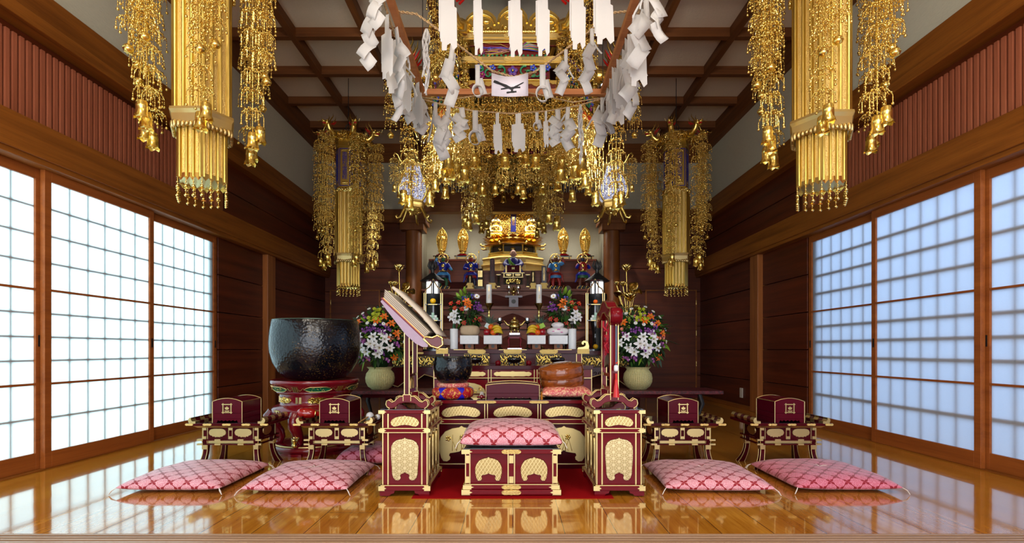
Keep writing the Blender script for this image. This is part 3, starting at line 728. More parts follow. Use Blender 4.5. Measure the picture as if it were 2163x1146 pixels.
def gong_bowl(name, label, loc, R, hgt):
    r = thing(name, label, 'bowl gong', loc)
    p = [(.02, 0), (.55, .0), (.66, .02), (.80, .12), (.92, .28), (.985, .46), (1.0, .6), (.985, .78), (.955, .93), (.94, .985), (.925, 1.0), (.895, 1.0), (.885, .98), (.93, .7), (.94, .5), (.85, .25), (.6, .06), (.0, .05)]
    m = MB(); m.lathe([(a * R, z * hgt) for a, z in p], 48); m.build('bowl', HAM, r)
    q = MB(); q.lathe([(.93 * R, hgt * .985), (.932 * R, hgt * 1.004), (.90 * R, hgt * 1.004), (.888 * R, hgt * .985)], 48); q.build('rim', plain('bowl_rim', rgb(70, 84, 66), .25, .6), r)
    return r
BC = W(957.5, 800, 3.45)
PATCH = None
def patch_mat():
    m, nt, b = mk('patchwork_silk'); tc = N(nt, 'ShaderNodeTexCoord'); sp = N(nt, 'ShaderNodeSeparateXYZ'); nt.links.new(tc.outputs['Object'], sp.inputs[0])
    an = math_(nt, 'ARCTAN2', sp.outputs['Y'], sp.outputs['X']); q = math_(nt, 'FRACT', math_(nt, 'ADD', math_(nt, 'MULTIPLY', an, 6 / (2 * pi)), 0.47))
    tri = math_(nt, 'ABSOLUTE', math_(nt, 'SUBTRACT', q, 0.5))             # 0..0.5
    zz = math_(nt, 'ABSOLUTE', math_(nt, 'SUBTRACT', math_(nt, 'MULTIPLY', sp.outputs['Z'], 1 / .074), 0.5))
    blue = math_(nt, 'LESS_THAN', math_(nt, 'SUBTRACT', tri, math_(nt, 'MULTIPLY', zz, 0.42)), 0.0)
    n = noise(nt, tc.outputs['Object'], 55, 3, 0.6, 1.0); gf = math_(nt, 'GREATER_THAN', n.outputs['Fac'], 0.56)
    red = mixc(nt, gf, rgb(176, 16, 34), rgb(230, 170, 70))
    nt.links.new(mixc(nt, blue, red, rgb(36, 26, 190)), b.inputs['Base Color']); setin(b, Roughness=0.5); return m
PATCH = patch_mat()
def brok(name, c1, c2, sc=70):
    m, nt, b = mk(name); v = coords(nt); n = noise(nt, v, sc, 3, 0.6, 1.2)
    nt.links.new(ramp(nt, n.outputs['Fac'], [(0.48, c1), (0.56, c2)]), b.inputs['Base Color']); setin(b, Roughness=0.45); return m
PINKB = brok('pink_gold_brocade', rgb(206, 84, 92), rgb(238, 190, 150))
o = MB().lathe([(0, 0), (.12, 0), (.138, .012), (.142, .037), (.138, .062), (.12, .074), (0, .074)], 40).build('gong_cushion', PATCH); o.location = (BC.x, 3.43, TZ)
tag(o, 'round red and blue patchwork cushion under the small black bowl gong', 'cushion')
o = MB().lathe([(0, 0), (.102, 0), (.109, .008), (.109, .022), (.102, .029), (0, .029)], 40).build('gong_pad', PINKB); o.location = (BC.x, 3.43, TZ + .074)
tag(o, 'thin round pink brocade pad directly under the small black bowl gong', 'pad')
gong_bowl('bowl_gong', 'small black hammered bowl gong on the red and blue cushion', (BC.x, 3.43, TZ + .103), .132, .178)
# beads beside the gong
m = MB()
for k in range(16):
    a = k / 16 * 2 * pi; m.sph((.026 * cos(a), .018 * sin(a), .010), .008, 8, 6)
m.sph((0.0, -.03, .014), .014, 10, 8)
m.mat(1)
for k in range(6): m.tube([(.0, .0, .03), (.008 * cos(k), .01 * sin(k), .045), (.014 * cos(k), .012 * sin(k), .012)], .003, 5)
o = m.build('prayer_beads', [plain('ruby_beads', rgb(120, 12, 22), .12, coat=.5), TASSEL]); o.location = (-.207, 3.37, TZ)
tag(o, 'ruby prayer beads with a white tuft between gong cushion and sutra box', 'beads')

# round wooden slit drum on a pink cushion, tilted
DC = W(1189, 800, 3.52)
r = cushion('drum_cushion', 'folded pink and gold brocade cushion under the round wooden drum', (DC.x + .012, 3.50, TZ), .345, .33, .085, PINKB, 0, None, False, 9)
m = MB()
for k in range(7): m.tube([(-.172, -.165, .05), (-.172 + .004 * cos(k), -.172, .02), (-.172 + .006 * cos(k * 1.3), -.174, -.02 + .004 * k % .01)], .0022, 4)
m.build('corner_tassel', plain('orange_thread', rgb(206, 130, 30), .6), r)
r = thing('wooden_drum', 'round polished wooden drum with a raised lid, tilted on a pink cushion', 'drum', (DC.x, 3.53, TZ + .068))
r.rotation_euler = (radians(6), radians(-7), 0)
q = MB(); q.lathe([(0, 0), (.138, 0), (.150, .010), (.154, .04), (.155, .072), (.152, .076)], 44); q.build('body', W_DRUM, r)
q = MB(); q.lathe([(.152, .076), (.1565, .078), (.158, .105), (.157, .140), (.150, .152), (.085, .160), (.083, .166), (.075, .169), (0, .170)], 44); q.build('lid', W_DRUM, r)

# ------------------------------------------------------------------ cloud shaped feet shared by the book stand and the chime stand
FOOT = mirror([(0, .060), (.022, .066), (.040, .064), (.055, .052), (.068, .038), (.082, .034), (.098, .046), (.110, .040), (.114, .022), (.108, .008), (.094, 0), (.078, .001), (.060, .010), (.048, .024), (.030, .030), (0, .032)])
def cloud_foot(r, y, s=1.0, x=0):
    out = [(x + a * s, b * s) for a, b in FOOT]
    q = MB(); q.prism(out, y - .018, y + .018, 'xz'); f = q.build('foot', LAQ, r, bevel=.002)
    g = MB(); hf = FOOT[:11]; top = [(x + a * s, b * s) for a, b in [(-a, b) for a, b in reversed(hf)] + hf[1:]]
    for yy in (y - .019, y + .019): g.tube([(a, yy, b) for a, b in top], .0035, 6)
    g.box(x - .022, x + .022, y - .022, y - .019, .040 * s, .076 * s); g.build('foot_trim', GOLDF, f)
    q = MB(); q.box(x - .019, x + .019, y - .024, y + .022, .040 * s, .073 * s); q.build('foot_block', LAQ, f)
def post(r, x, y, z0, z1, hw, mat, name='post'):
    q = MB(); q.box(x - hw, x + hw, y - hw, y + hw, z0, z1); p = q.build(name, mat, r)
    g = MB()
    for sx in (-1, 1): g.box(x + sx * hw - .0022, x + sx * hw + .0022, y - hw - .0022, y - hw + .002, z0, z1)
    g.build('edge_trim', GOLDF, p); return p
DZ = .4625
r = thing('book_stand', 'tall slanted lacquered book stand on the left side desk', 'book stand', (-.571, 2.70, DZ))
cloud_foot(r, .03); cloud_foot(r, .255)
post(r, -.002, .03, .06, .45, .013, LAQM); post(r, -.002, .255, .06, .43, .013, LAQM)
q = MB(); q.box(-.008, .008, .03, .255, .08, .10); q.box(-.008, .008, .03, .255, .17, .182); q.build('stretcher', LAQM, r)
q = MB(); q.tube([(0, .10, .10), (0, .11, .15), (0, .14, .17), (0, .17, .15), (0, .18, .10)], .006, 6); q.build('carved_brace', GOLDF, r)
# slanted board: u runs down the slope (to the right), v stands off it
TH = radians(43.5); BO = Vector((-.135, 0, .575))      # upper left end of the board's underside
def uv(u, v, y): return (BO.x + u * cos(TH) + v * sin(TH), y, BO.z - u * sin(TH) + v * cos(TH))
def slab(m, u0, u1, v0, v1, y0, y1):
    a = [uv(u0, v0, y0), uv(u1, v0, y0), uv(u1, v0, y1), uv(u0, v0, y1), uv(u0, v1, y0), uv(u1, v1, y0), uv(u1, v1, y1), uv(u0, v1, y1)]
    m.add(a, [(3, 2, 1, 0), (4, 5, 6, 7), (0, 1, 5, 4), (1, 2, 6, 5), (2, 3, 7, 6), (3, 0, 4, 7)], False)
q = MB()
edge = [(0, 0), (.0, .012), (.34, .012), (.35, -.004), (.33, -.022), (.29, -.034), (.22, -.036), (.14, -.024), (.06, -.012)]
q.add([uv(u, v, -.02) for u, v in edge] + [uv(u, v, .30) for u, v in edge], [tuple(range(9)), tuple(range(9, 18))[::-1]] + [(i, 9 + i, 9 + (i + 1) % 9, (i + 1) % 9) for i in range(9)], False)
q.build('slanted_board', plain('mauve_lacquer', rgb(138, 98, 122), .18, coat=.6), r)  # mauve puts the pale sheen of maroon lacquer into the base colour
q = MB()
lip = [(.305, .013), (.36, .013), (.395, .03), (.40, .062), (.375, .085), (.345, .078), (.335, .05), (.305, .03)]
for k, (y0, y1) in enumerate(((-.024, .305),)):
    q.add([uv(u, v, y0) for u, v in lip] + [uv(u, v, y1) for u, v in lip], [tuple(range(8)), tuple(range(8, 16))[::-1]] + [(i, 8 + i, 8 + (i + 1) % 8, (i + 1) % 8) for i in range(8)], False)
lp = q.build('rounded_ledge', plain('red_ledge', rgb(96, 14, 10), .2, coat=.1, spec=.3), r)
g = MB(); g.tube([uv(u, v, -.024) for u, v in lip], .006, 6, True); g.build('gold_rim', GOLDP, lp)
# the open sutra book
r = thing('sutra_book', 'thick open folded sutra book lying on the slanted stand', 'book', (-.571, 2.70, DZ))
q = MB(); slab(q, -.012, .315, .0125, .020, -.015, .30); q.build('cover', plain('book_cover', rgb(122, 16, 40), .5), r)
q = MB(); slab(q, -.006, .315, .020, .024, -.014, .299); q.build('gold_edge_page', plain('gilt_edge', rgb(216, 160, 64), .4, .3), r)
PAGE = plain('old_paper', rgb(208, 198, 180), .8); PAGE2 = plain('grey_pages', rgb(150, 140, 128), .8)
q = MB()
for k in range(9):
    v = .0245 + k * .0042; q.mat(k % 2); slab(q, -.004 + .004 * (k % 2) - k * .003, .305 - .004 * ((k + 1) % 2), v, v + .0034, -.013 + .002 * (k % 2), .298)
q.build('folded_pages', [PAGE, PAGE2], r)
# raised leaves that curl over the block
q = MB(); q.sm = True; vs = []; fs = []; K = 14
for j, yy in enumerate((-.012, .297)):
    for k in range(K + 1):
        t = k / K; u = .02 + .33 * t; v = .092 + .016 * sin(pi * t) - .006 * t + .012 * (1 - t) ** 4
        vs.append(uv(u - .03 * (1 - t), v, yy))
for k in range(K): fs.append((k, k + 1, K + 1 + k + 1, K + 1 + k))
q.add(vs, fs, True); q.build('raised_leaf', PAGE, r, solid=.012)
# ------------------------------------------------------------------ chime stand on the right desk
r = thing('chime_stand', 'tall dark red chime stand with gold edged posts on the right side desk', 'chime stand', (.553, 2.72, DZ))
cloud_foot(r, .03, 1.12); cloud_foot(r, .33, 1.12)
for y in (.03, .33): post(r, 0, y, .06, .50, .021 if y < .1 else .014, LAQ)
q = MB(); q.box(-.010, .010, .03, .33, .085, .105); q.box(-.010, .010, .03, .33, .165, .182); q.build('stretcher', LAQ, r)
head = [(-.03, .455), (-.034, .50), (-.02, .54), (.03, .545), (.075, .558), (.12, .585), (.18, .60), (.24, .585), (.285, .558), (.33, .545), (.38, .54), (.394, .50), (.39, .455), (.35, .45), (.33, .49), (.27, .505), (.21, .53), (.15, .53), (.09, .505), (.03, .49), (.01, .45)]
q = MB(); q.prism(head, -.028, .028, 'yz'); hd = q.build('arched_head', LAQ, r, bevel=.004)
g = MB()
for x in (-.029, .029):
    g.tube([(x, y, z) for y, z in head], .003, 6, True)
    for cy, s in ((.0, 1), (.36, -1)):
        g.tube([(x, cy + s * .024 * cos(t * .6) * (1 - t * .09), .50 + .030 * sin(t * .6) * (1 - t * .09)) for t in range(9)], .003, 6)
g.build('gold_scrolls', GOLDF, hd)
for y in (-.028, .388):
    q2 = MB(); q2.at((0, y, .50), ry=pi / 2); q2.lathe([(0, -.03), (.038, -.03), (.044, -.015), (.044, .015), (.038, .03), (0, .03)], 20); q2.build('scroll_end', LAQ, hd)
# chime plate and the red knot inside the frame
r = thing('hanging_chime', 'dark bronze chime plate hung inside the stand by a red knotted cord', 'chime', (.553, 2.72, DZ))
q = MB(); q.prism([(.08, .21), (.10, .26), (.14, .285), (.18, .30), (.22, .285), (.26, .26), (.28, .21), (.24, .225), (.18, .235), (.12, .225)], -.006, .006, 'yz'); q.build('plate', plain('chime_bronze', rgb(40, 48, 66), .3, .6), r)
q = MB(); rn = random.Random(3)
q.tube([(0, .18, .52), (0, .18, .46)], .004, 6)
for k in range(20):
    y = .18 + rn.uniform(-.07, .07); z = .40 + rn.uniform(-.07, .07)
    q.tube([(rn.uniform(-.02, .02), y, z + .03), (rn.uniform(-.03, .03), y + rn.uniform(-.03, .03), z), (rn.uniform(-.02, .02), y + rn.uniform(-.02, .02), z - .04)], .007, 6)
for k in range(14):
    y = .18 + rn.uniform(-.05, .05); q.tube([(rn.uniform(-.02, .02), y, .36), (rn.uniform(-.02, .02), y + rn.uniform(-.01, .01), .285)], .004, 5)
q.build('red_knot', plain('crimson_cord', rgb(190, 14, 44), .5), r)
# mallet hanging on the front post
r = thing('chime_mallet', 'white headed mallet with a red tassel hanging on the front post of the chime stand', 'mallet', (.553 + .004, 2.72 + .004, DZ))
q = MB(); q.tube([(0, 0, .22), (0, 0, .445)], .0045, 8); q.build('shaft', plain('blue_shaft', rgb(70, 96, 120), .3), r)
q = MB(); q.lathe([(0, .200), (.011, .202), (.013, .210), (.013, .226), (.011, .233), (0, .235)], 14); q.build('head', WHITEP, r)
q = MB(); q.lathe([(0, .19), (.006, .188), (.005, .16), (.008, .155), (.009, .14), (.014, .10), (.016, .082), (.019, .062), (0, .060)], 12); q.tube([(0, 0, .24), (.004, -.004, .25), (-.003, -.004, .243)], .004, 6); q.build('tassel', REDB, r)
for ob in r.children: ob.location.y = -.008
q = MB(); q.tube([(0, -.0, .44), (0, -.004, .452), (0, .02, .455)], .004, 6); q.build('hook', GOLDP, r)
r.location.y = 2.72 - .012

# ------------------------------------------------------------------ four low sutra tables with crest boxes
def sutra_table(label):
    r = thing('sutra_table', label, 'table', (0, 0, 0), 0, 'low lacquered sutra tables')
    w, d = .47, .33
    q = MB(); q.box(-w / 2 - .022, w / 2 + .022, -d / 2, d / 2, .288, .306); q.build('top_board', LAQD, r, bevel=.003)
    q = MB(); q.box(-w / 2, w / 2, -d / 2 + .004, d / 2 - .004, .306, .3075); q.build('top_surface', LAQB, r)
    for x in (-.245, -.125, 0, .125, .245):
        plate(r, 'fit', .062 if abs(x) < .2 else .056, .018, x if abs(x) < .2 else x * .985, .288, -d / 2, GOLDCF, 'edge_fitting', .003)
    for sx in (-1, 1):                      # upcurled ends
        prof = [(0, 0), (.030, -.004), (.044, .006), (.048, .022), (.040, .036), (.028, .038), (.030, .026), (.022, .014), (.0, .014)]
        q = MB(); k = 7
        for j in range(k):
            q.mat(0 if j % 2 else 1); y0 = -d / 2 + d * j / k; q.prism([(sx * (w / 2 - .034 + a), .304 + b) for a, b in prof], y0, y0 + d / k, 'xz')
        q.build('curled_end', [LAQD, GOLDF], r)
    q = MB(); q.box(-.205, .205, -.135, .135, .272, .288, -.02); q.build('cornice', GOLDF, r)
    bw, bd = .36, .235
    q = MB(); q.box(-bw / 2, bw / 2, -bd / 2, bd / 2, .196, .275); q.build('frieze', LAQD, r)
    for sx in (-1, 1):
        for sy in (-1, 1): MB().box(sx * bw / 2 - .004, sx * bw / 2 + .004, sy * bd / 2 - .004, sy * bd / 2 + .004, .196, .272).build('corner_bead', GOLDF, r)
    for x in (-.15, -.012, .012, .15): MB().box(x - .002, x + .002, -bd / 2 - .003, -bd / 2 + .002, .196, .272).build('panel_bead', GOLDF, r)
    for x in (-.084, .084): plate(r, 'bean', .118, .062, x, .204, -bd / 2, GOLDF, t=.005)
    for sx in (-1, 1): plate(r, 'bean', .118, .062, 0, .204, 0, GOLDF, side=sx * bw / 2, t=.005)
    for x in (-.168, 0, .168):
        q = MB(); q.box(x - .010, x + .010, -bd / 2 - .004, -bd / 2, .196, .214); q.box(x - .010, x + .010, -bd / 2 - .004, -bd / 2, .254, .272); q.build('post_fitting', GOLDF, r)
    for z in (.188, .160):
        q = MB(); q.box(-.20, .20, -.135, -.123, z, z + .009); q.box(-.20, .20, .123, .135, z, z + .009); q.box(-.197, -.185, -.135, .135, z, z + .009); q.box(.185, .197, -.135, .135, z, z + .009); rl = q.build('rail', LAQD, r)
        g = MB()
        for x in (-.19, -.075, .075, .19): g.box(x - .019, x + .019, -.1375, -.122, z - .0008, z + .0098)
        g.build('rail_fitting', GOLDF, rl)
    g = MB(); g.box(-.165, .165, -.118, -.112, .169, .188); g.box(-.165, .165, .112, .118, .169, .188); g.build('gold_strip', GOLDF, r)
    for sx in (-1, 1):
        for sy in (-1, 1):
            q = MB(); vs = []; fs = []; K = 8
            for k in range(K + 1):
                t = k / K; z = .196 * (1 - t); off = .030 * t ** 2.4 - .006 * sin(pi * t); hw = .017 - .004 * sin(pi * t) + .004 * t ** 3
                cx, cy = sx * (.168 + off), sy * (.108 + off * .9)
                for dx, dy in ((-1, -1), (1, -1), (1, 1), (-1, 1)): vs.append((cx + dx * hw, cy + dy * hw, z))
            for k in range(K):
                for j in range(4): fs.append((k * 4 + j, (k + 1) * 4 + j, (k + 1) * 4 + (j + 1) % 4, k * 4 + (j + 1) % 4))
            fs.append((K * 4, K * 4 + 3, K * 4 + 2, K * 4 + 1)); q.add(vs, fs, False); lg = q.build('leg', LAQD, r)
            g = MB()
            for j in (0, 1, 3): g.tube([vs[k * 4 + j] for k in range(K + 1)], .0030, 5)
            g.box(sx * .168 - .016, sx * .168 + .016, sy * .108 - .017, sy * .108 + .017, .13, .162); g.build('leg_trim', GOLDF, lg)
    return r
def crest_box(label):
    r = thing('crest_box', label, 'box', (0, 0, 0), 0, 'lacquered sutra boxes with crests')
    w, d, h = .192, .245, .158
    arch_box(r, w, d, h, LAQM, rise=.022, foot=.024)
    c = MB(); y = -d / 2 - .002; z = .092
    for s in (-1, 1):                       # well-curb crest with a flower inside
        c.box(s * .026 - .003, s * .026 + .003, y - .002, y + .001, z - .034, z + .034); c.box(-.034, .034, y - .0025, y + .001, z + s * .026 - .003, z + s * .026 + .003)
    for a, l in ((0, .023), (38, .020), (-38, .020)):
        t = radians(a); px, pz = sin(t), cos(t)
        c.prism([(0, z - .008), (px * l * .5 - pz * .008, z - .008 + pz * l * .5 + px * .008), (px * l, z - .008 + pz * l), (px * l * .5 + pz * .008, z - .008 + pz * l * .5 - px * .008)], y - .003, y, 'xz')
    c.box(-.0012, .0012, y - .002, y, z - .024, z - .006)
    for s in (-1, 1): c.prism([(0, z - .020), (s * .007, z - .013), (s * .017, z - .013), (s * .012, z - .020)][::s], y - .003, y, 'xz')
    c.build('crest', GOLDF, r)
    return r
t0 = sutra_table('low lacquered sutra table at far left, beside the bright paper screens')
b0 = crest_box('dark red crest box on the far left sutra table, nearest the bright screens')
spots = [(-1.845, 3.40, 'low lacquered sutra table at far left, beside the bright paper screens', 'dark red crest box on the far left sutra table, nearest the bright screens', 0.0, LAQM),
         (-1.150, 3.40, 'low lacquered sutra table holding two white mallets, in front of the big gong stand', 'dark red crest box between the red mallet and the white mallets', .0, LAQM),
         (1.110, 3.40, 'low lacquered sutra table just right of the chime desk', 'plum coloured crest box on the sutra table just right of the chime desk', .0, LAQM),
         (1.800, 3.40, 'low lacquered sutra table at far right, nearest the bluish screens', 'plum coloured crest box on the far right sutra table', .0, LAQM)]
for i, (x, y, lt, lb, dx, mt) in enumerate(spots):
    t = t0 if i == 0 else dup(t0, label=lt); t.location = (x, y, 0)
    b = b0 if i == 0 else dup(b0, label=lb); b.location = (x + (-.005 if i < 2 else -.005), y - .025, .3075)
# mallets on the second table
r = thing('striking_mallet', 'big red lacquered mallet resting on the sutra table beside the gong', 'mallet', (-1.31, 3.36, .352))
r.rotation_euler = (0, radians(6), radians(18))
q = MB(); q.at((0, 0, 0), ry=-pi / 2); q.lathe([(0, -.12), (.014, -.118), (.016, -.06), (.018, 0), (.026, .015), (.034, .04), (.036, .075), (.030, .105), (.015, .122), (0, .126)], 20); q.build('padded_head', plain('bright_lacquer', rgb(150, 14, 12), .12, coat=.7), r)
g = MB(); g.at((0, 0, 0), ry=-pi / 2); g.lathe([(.017, -.124), (.019, -.12), (.019, -.108), (.017, -.104)], 16); g.lathe([(.021, .004), (.024, .006), (.025, .014), (.022, .016)], 16); g.build('gold_ring', GOLDP, r)
for i, (x, lab) in enumerate(((-.985, 'long handled mallet with the larger white ball, right of the crest box'), (-.945, 'long handled mallet with the smaller white ball, right edge of the sutra table'))):
    r = thing('ball_mallet', lab, 'mallet', (x, 3.24, .316), radians(-12 - 6 * i), 'white ball mallets')
    R = .026 if i == 0 else .019
    q = MB(); q.sph((.0, .13, R - .006), R, 16, 12); q.build('ball', WHITEP, r)
    q = MB(); q.tube([(0, .12, R - .006), (0, -.02, -.004)], .0045, 8); q.build('handle', plain('pale_stick', rgb(196, 150, 84), .5), r)

# ------------------------------------------------------------------ the great bowl gong and its stand
GX, GY = W(667, 800, 3.95).x, 3.95
gong_bowl('great_bowl_gong', 'huge black hammered bowl gong on the carved red stand', (GX, GY, .553), .338, .455)
r = thing('gong_stand', 'round red lacquered stand with green panels and curled legs under the great gong', 'stand', (GX, GY, 0))
LAQR = plain('cinnabar_lacquer', rgb(116, 10, 26), .2, coat=.3)
q = MB(); q.lathe([(0, .54), (.29, .54), (.318, .552), (.326, .548), (.328, .53), (.318, .518), (.306, .50), (.294, .478), (.280, .468), (.284, .458), (.276, .446), (0, .446)], 56); q.build('dish', LAQR, r)
q = MB(); q.lathe([(0, .446), (.262, .446), (.258, .40), (.256, .372), (.27, .362), (.30, .350), (.318, .33), (.318, .30), (.30, .285), (.25, .28), (.2, .30), (0, .30)], 56); q.build('waist', LAQR, r)
q = MB(); q.lathe([(0, .0), (.296, .0), (.298, .022), (.312, .030), (.312, .048), (.296, .058), (.282, .066), (.22, .07), (0, .07)], 56); b_ = q.build('base_ring', LAQR, r)
g = MB(); g.tube([(.290 * cos(t * pi / 28), .290 * sin(t * pi / 28), .064) for t in range(56)], .008, 6, True); g.build('gold_ring', GOLDF, b_)
def on_cyl(m, R, a0, out, z0, t=.006, slope=0.0):
    """wrap an outline (arc length, z) onto a cylinder around angle a0"""
    n = len(out); vs = []
    for s in (0, 1):
        for x, z in out:
            a = a0 + x / R; rr = R + (t if s == 0 else -.004) + slope * z; vs.append((rr * cos(a), rr * sin(a), z0 + z))
    m.add(vs, [tuple(range(n)), tuple(range(n, 2 * n))[::-1]] + [(i, n + i, n + (i + 1) % n, (i + 1) % n) for i in range(n)], False)
for k in range(6):
    a0 = -pi / 2 - .62 + k * pi / 3
    q = MB(); out = mirror([(0, .036), (.05, .036), (.075, .028), (.092, .018), (.075, .008), (.05, 0), (0, 0)]); on_cyl(q, .292, a0, out, .470, .006, .62); p = q.build('green_panel', GREEN, r)
    g = MB()
    g.tube([((.301 + .62 * z) * cos(a0 + x / .292), (.301 + .62 * z) * sin(a0 + x / .292), .470 + z) for x, z in out], .0035, 5, True)
    for s in (-1, 1):
        g.tube([((.301 + .62 * .018) * cos(a0 + s * (.088 + t * .01) / .292), (.301 + .62 * .018) * sin(a0 + s * (.088 + t * .01) / .292), .488 + .010 * sin(t * 1.6)) for t in range(5)], .003, 5)
    rn = random.Random(k)
    for j in range(10):
        x, z = rn.uniform(-.05, .05), rn.uniform(.008, .028); g.sph(((.300 + .62 * z) * cos(a0 + x / .292), (.300 + .62 * z) * sin(a0 + x / .292), .470 + z), .0035, 5, 4)
    g.build('gold_outline', GOLDF, p)
    q = MB()
    for s in (-.014, 0, .014): on_cyl(q, .290, a0 + pi / 6 + s / .29, [(-.004, 0), (.004, 0), (.005, .038), (-.005, .038)], .470, .008, .62)
    q.build('gold_strap', GOLDF, r)
    q = MB(); on_cyl(q, .258, a0, kz('scroll', .14, .050), .380, .008); q.build('medallion', GOLDC, r)
    q = MB(); on_cyl(q, .258, a0 + pi / 6, [(-.022, 0), (-.005, 0), (-.005, .046), (-.022, .046)], .382, .006); on_cyl(q, .258, a0 + pi / 6, [(.005, 0), (.022, 0), (.022, .046), (.005, .046)], .382, .006); q.build('waist_fitting', GOLDF, r)
    # curled leg
    a = a0 + pi / 6; ux, uy = cos(a), sin(a); prof = [(.295, .30), (.318, .27), (.318, .23), (.292, .19), (.262, .15), (.252, .115), (.262, .085), (.285, .072), (.30, .085), (.296, .105), (.28, .108)]
    q = MB(); q.tube([(ux * R, uy * R, z) for R, z in prof], [.052, .056, .054, .048, .042, .036, .032, .030, .026, .02, .012], 10, flat=.8); lg = q.build('leg', LAQR, r)
    g = MB(); g.tube([(ux * (R + .02), uy * (R + .02), z) for R, z in [(.275, .20), (.262, .165), (.27, .13), (.30, .115), (.318, .13)]], [.010, .02, .026, .02, .006], 8)
    g.sph((ux * .318, uy * .318, .085), .018, 10, 8); g.build('gold_lotus', GOLDP, lg)
    g = MB(); on_cyl(g, .318, a0, [(-.03, .028), (-.036, .036), (-.03, .044), (-.02, .040), (-.010, .044), (0, .046), (.010, .044), (.02, .040), (.03, .044), (.036, .036), (.03, .028), (.022, .034), (.008, .034), (.004, .02), (.004, 0), (-.004, 0), (-.004, .02), (-.008, .034), (-.022, .034)], .29, .004); g.build('cloud_fitting', GOLDF, r)
    q = MB(); q.box(-.05, .05, -.012, .012, 0, .02); o = q.build('base_foot', LAQR, b_)
    o.location = (.305 * cos(a), .305 * sin(a), 0); o.rotation_euler = (0, 0, a + pi / 2)
# ================================================================== altar tables and what stands on them
def spiral(cx, cz, r, turns, dirn, y, a0=0, n=14):
    return [(cx + dirn * r * (1 - t / n * .85) * cos(a0 + t / n * turns * 2 * pi), y, cz + r * (1 - t / n * .85) * sin(a0 + t / n * turns * 2 * pi)) for t in range(n + 1)]
def openwork(parent, w, h, cx, z0, y, name='carved_panel', nx=4, r=.006, trap=0.0):
    m = MB()
    m.prism([(-w / 2, 0), (w / 2, 0), (w / 2 - trap, h), (-w / 2 + trap, h)], .004, .010, 'xz')
    p = m.build(name, plain('panel_ground', rgb(52, 30, 14), .5) if 'panel_ground' not in bpy.data.materials else bpy.data.materials['panel_ground'], parent, loc=(cx, y, z0))
    g = MB(); b = h
    for k in range(nx):
        x = -w / 2 + trap + (w - 2 * trap) * (k + .5) / nx; ww = (w - 2 * trap) / nx
        up = 1 if k % 2 else -1
        g.tube(spiral(x, h / 2 + up * h * .06, min(ww * .42, h * .40), 1.4, up, -.001, pi * .5 * up), r, 6)
        g.tube([(x - ww * .5, 0, h * (.5 - up * .38)), (x - ww * .2, -.003, h * (.5 - up * .1)), (x + ww * .3, -.002, h * (.5 + up * .36)), (x + ww * .5, 0, h * (.5 + up * .40))], [r, r * 1.3, r, r * .4], 6)
        g.tube(spiral(x + ww * .42, h / 2 - up * h * .20, min(ww * .24, h * .22), 1.2, -up, -.001, pi * .5 * up), r * .8, 5)
        for j in range(7):
            a = j * .9 + k; g.sph((x + ww * (.40 + .06 * (j % 2)) * cos(a), -.002, h / 2 + h * (.36 + .06 * (j % 2)) * sin(a)), (ww * .11, .006, h * .085), 7, 5)
    g.build('gold_scrollwork', GOLD, p)
    g = MB(); out = [(-w / 2, 0, 0), (w / 2, 0, 0), (w / 2 - trap, 0, h), (-w / 2 + trap, 0, h)]
    g.tube(out, .004, 5, True); g.build('gold_frame', GOLDF, p)
    return p

# ---- middle table
r = thing('altar_table', 'wide dark red lacquered altar table behind the front one, carrying three black bowls', 'table', (0, 4.66, 0))
m = MB(); m.box(-.70, .70, -.235, .235, 0.02, .61); m.build('body', LAQ, r)
for z0, z1, nm in ((0, .03, 'plinth'), (.515, .528, 'middle_rail'), (.606, .640, 'top_board')):
    q = MB(); e = .012 if nm != 'middle_rail' else .004; q.box(-.70 - e, .70 + e, -.235 - e, .235 + e, z0, z1); q.build(nm, LAQD, r, bevel=.003)
q = MB()
for x in (-.215, -.19, .19, .215, -.695, .695): q.box(x - .003, x + .003, -.240, -.232, .03, .606)
rim_lines(q, 1.40, .475, .531, .003); q.build('edge_trim', GOLDF, r)
for x in (-.405, 0, .405):
    plate(r, 'scroll', .34, .056, x, .538, -.235, GOLDF, t=.006); p = plate(r, 'wide', .34, .20, x, .30, -.235, GOLDF, t=.005)
    g = MB()
    for k in range(6): g.tube(spiral(-.12 + .048 * k, .11 + .025 * (k % 2), .020, 1.2, 1 if k % 2 else -1, -.010), .004, 5)
    g.build('gold_swirl', GOLD, p)
# bowls on it
for i, (px, lab) in enumerate(((1003, 'small black offering bowl behind the bowl gong, leftmost of three on the altar table'), (1086, 'small black offering bowl in the middle of the altar table, above the sutra box'), (1178, 'small black offering bowl above the wooden drum, rightmost of three on the altar table'))):
    if i == 0:
        r0 = r = thing('offering_bowl', lab, 'bowl', (WX(px, 4.58), 4.58, .6405), 0, 'black offering bowls')
        q = MB(); q.lathe([(0, .018), (.04, .018), (.060, .032), (.067, .052), (.064, .068), (.058, .070), (.060, .052), (.04, .030), (0, .028)], 24); q.build('bowl', LAQB, r)
        for k in range(3):
            a = pi / 2 + k * 2.094; q = MB(); q.tube([(.04 * cos(a), .04 * sin(a), .024), (.052 * cos(a), .052 * sin(a), .012), (.046 * cos(a), .046 * sin(a), .0)], [.008, .007, .005], 6); q.build('leg', LAQB, r)
    else: dup(r0, (WX(px, 4.58), 4.58, .6405), label=lab)
for i, (px, lab) in enumerate(((1052, 'small dark red lidded cup left of the middle black bowl'), (1117, 'small dark red lidded cup right of the middle black bowl'))):
    o = MB().lathe([(0, 0), (.022, 0), (.026, .01), (.026, .032), (.020, .036), (.006, .042), (0, .044)], 16).build('lidded_cup', LAQ); o.location = (WX(px, 4.6), 4.6, .6405); tag(o, lab, 'cup', 'small red cups')

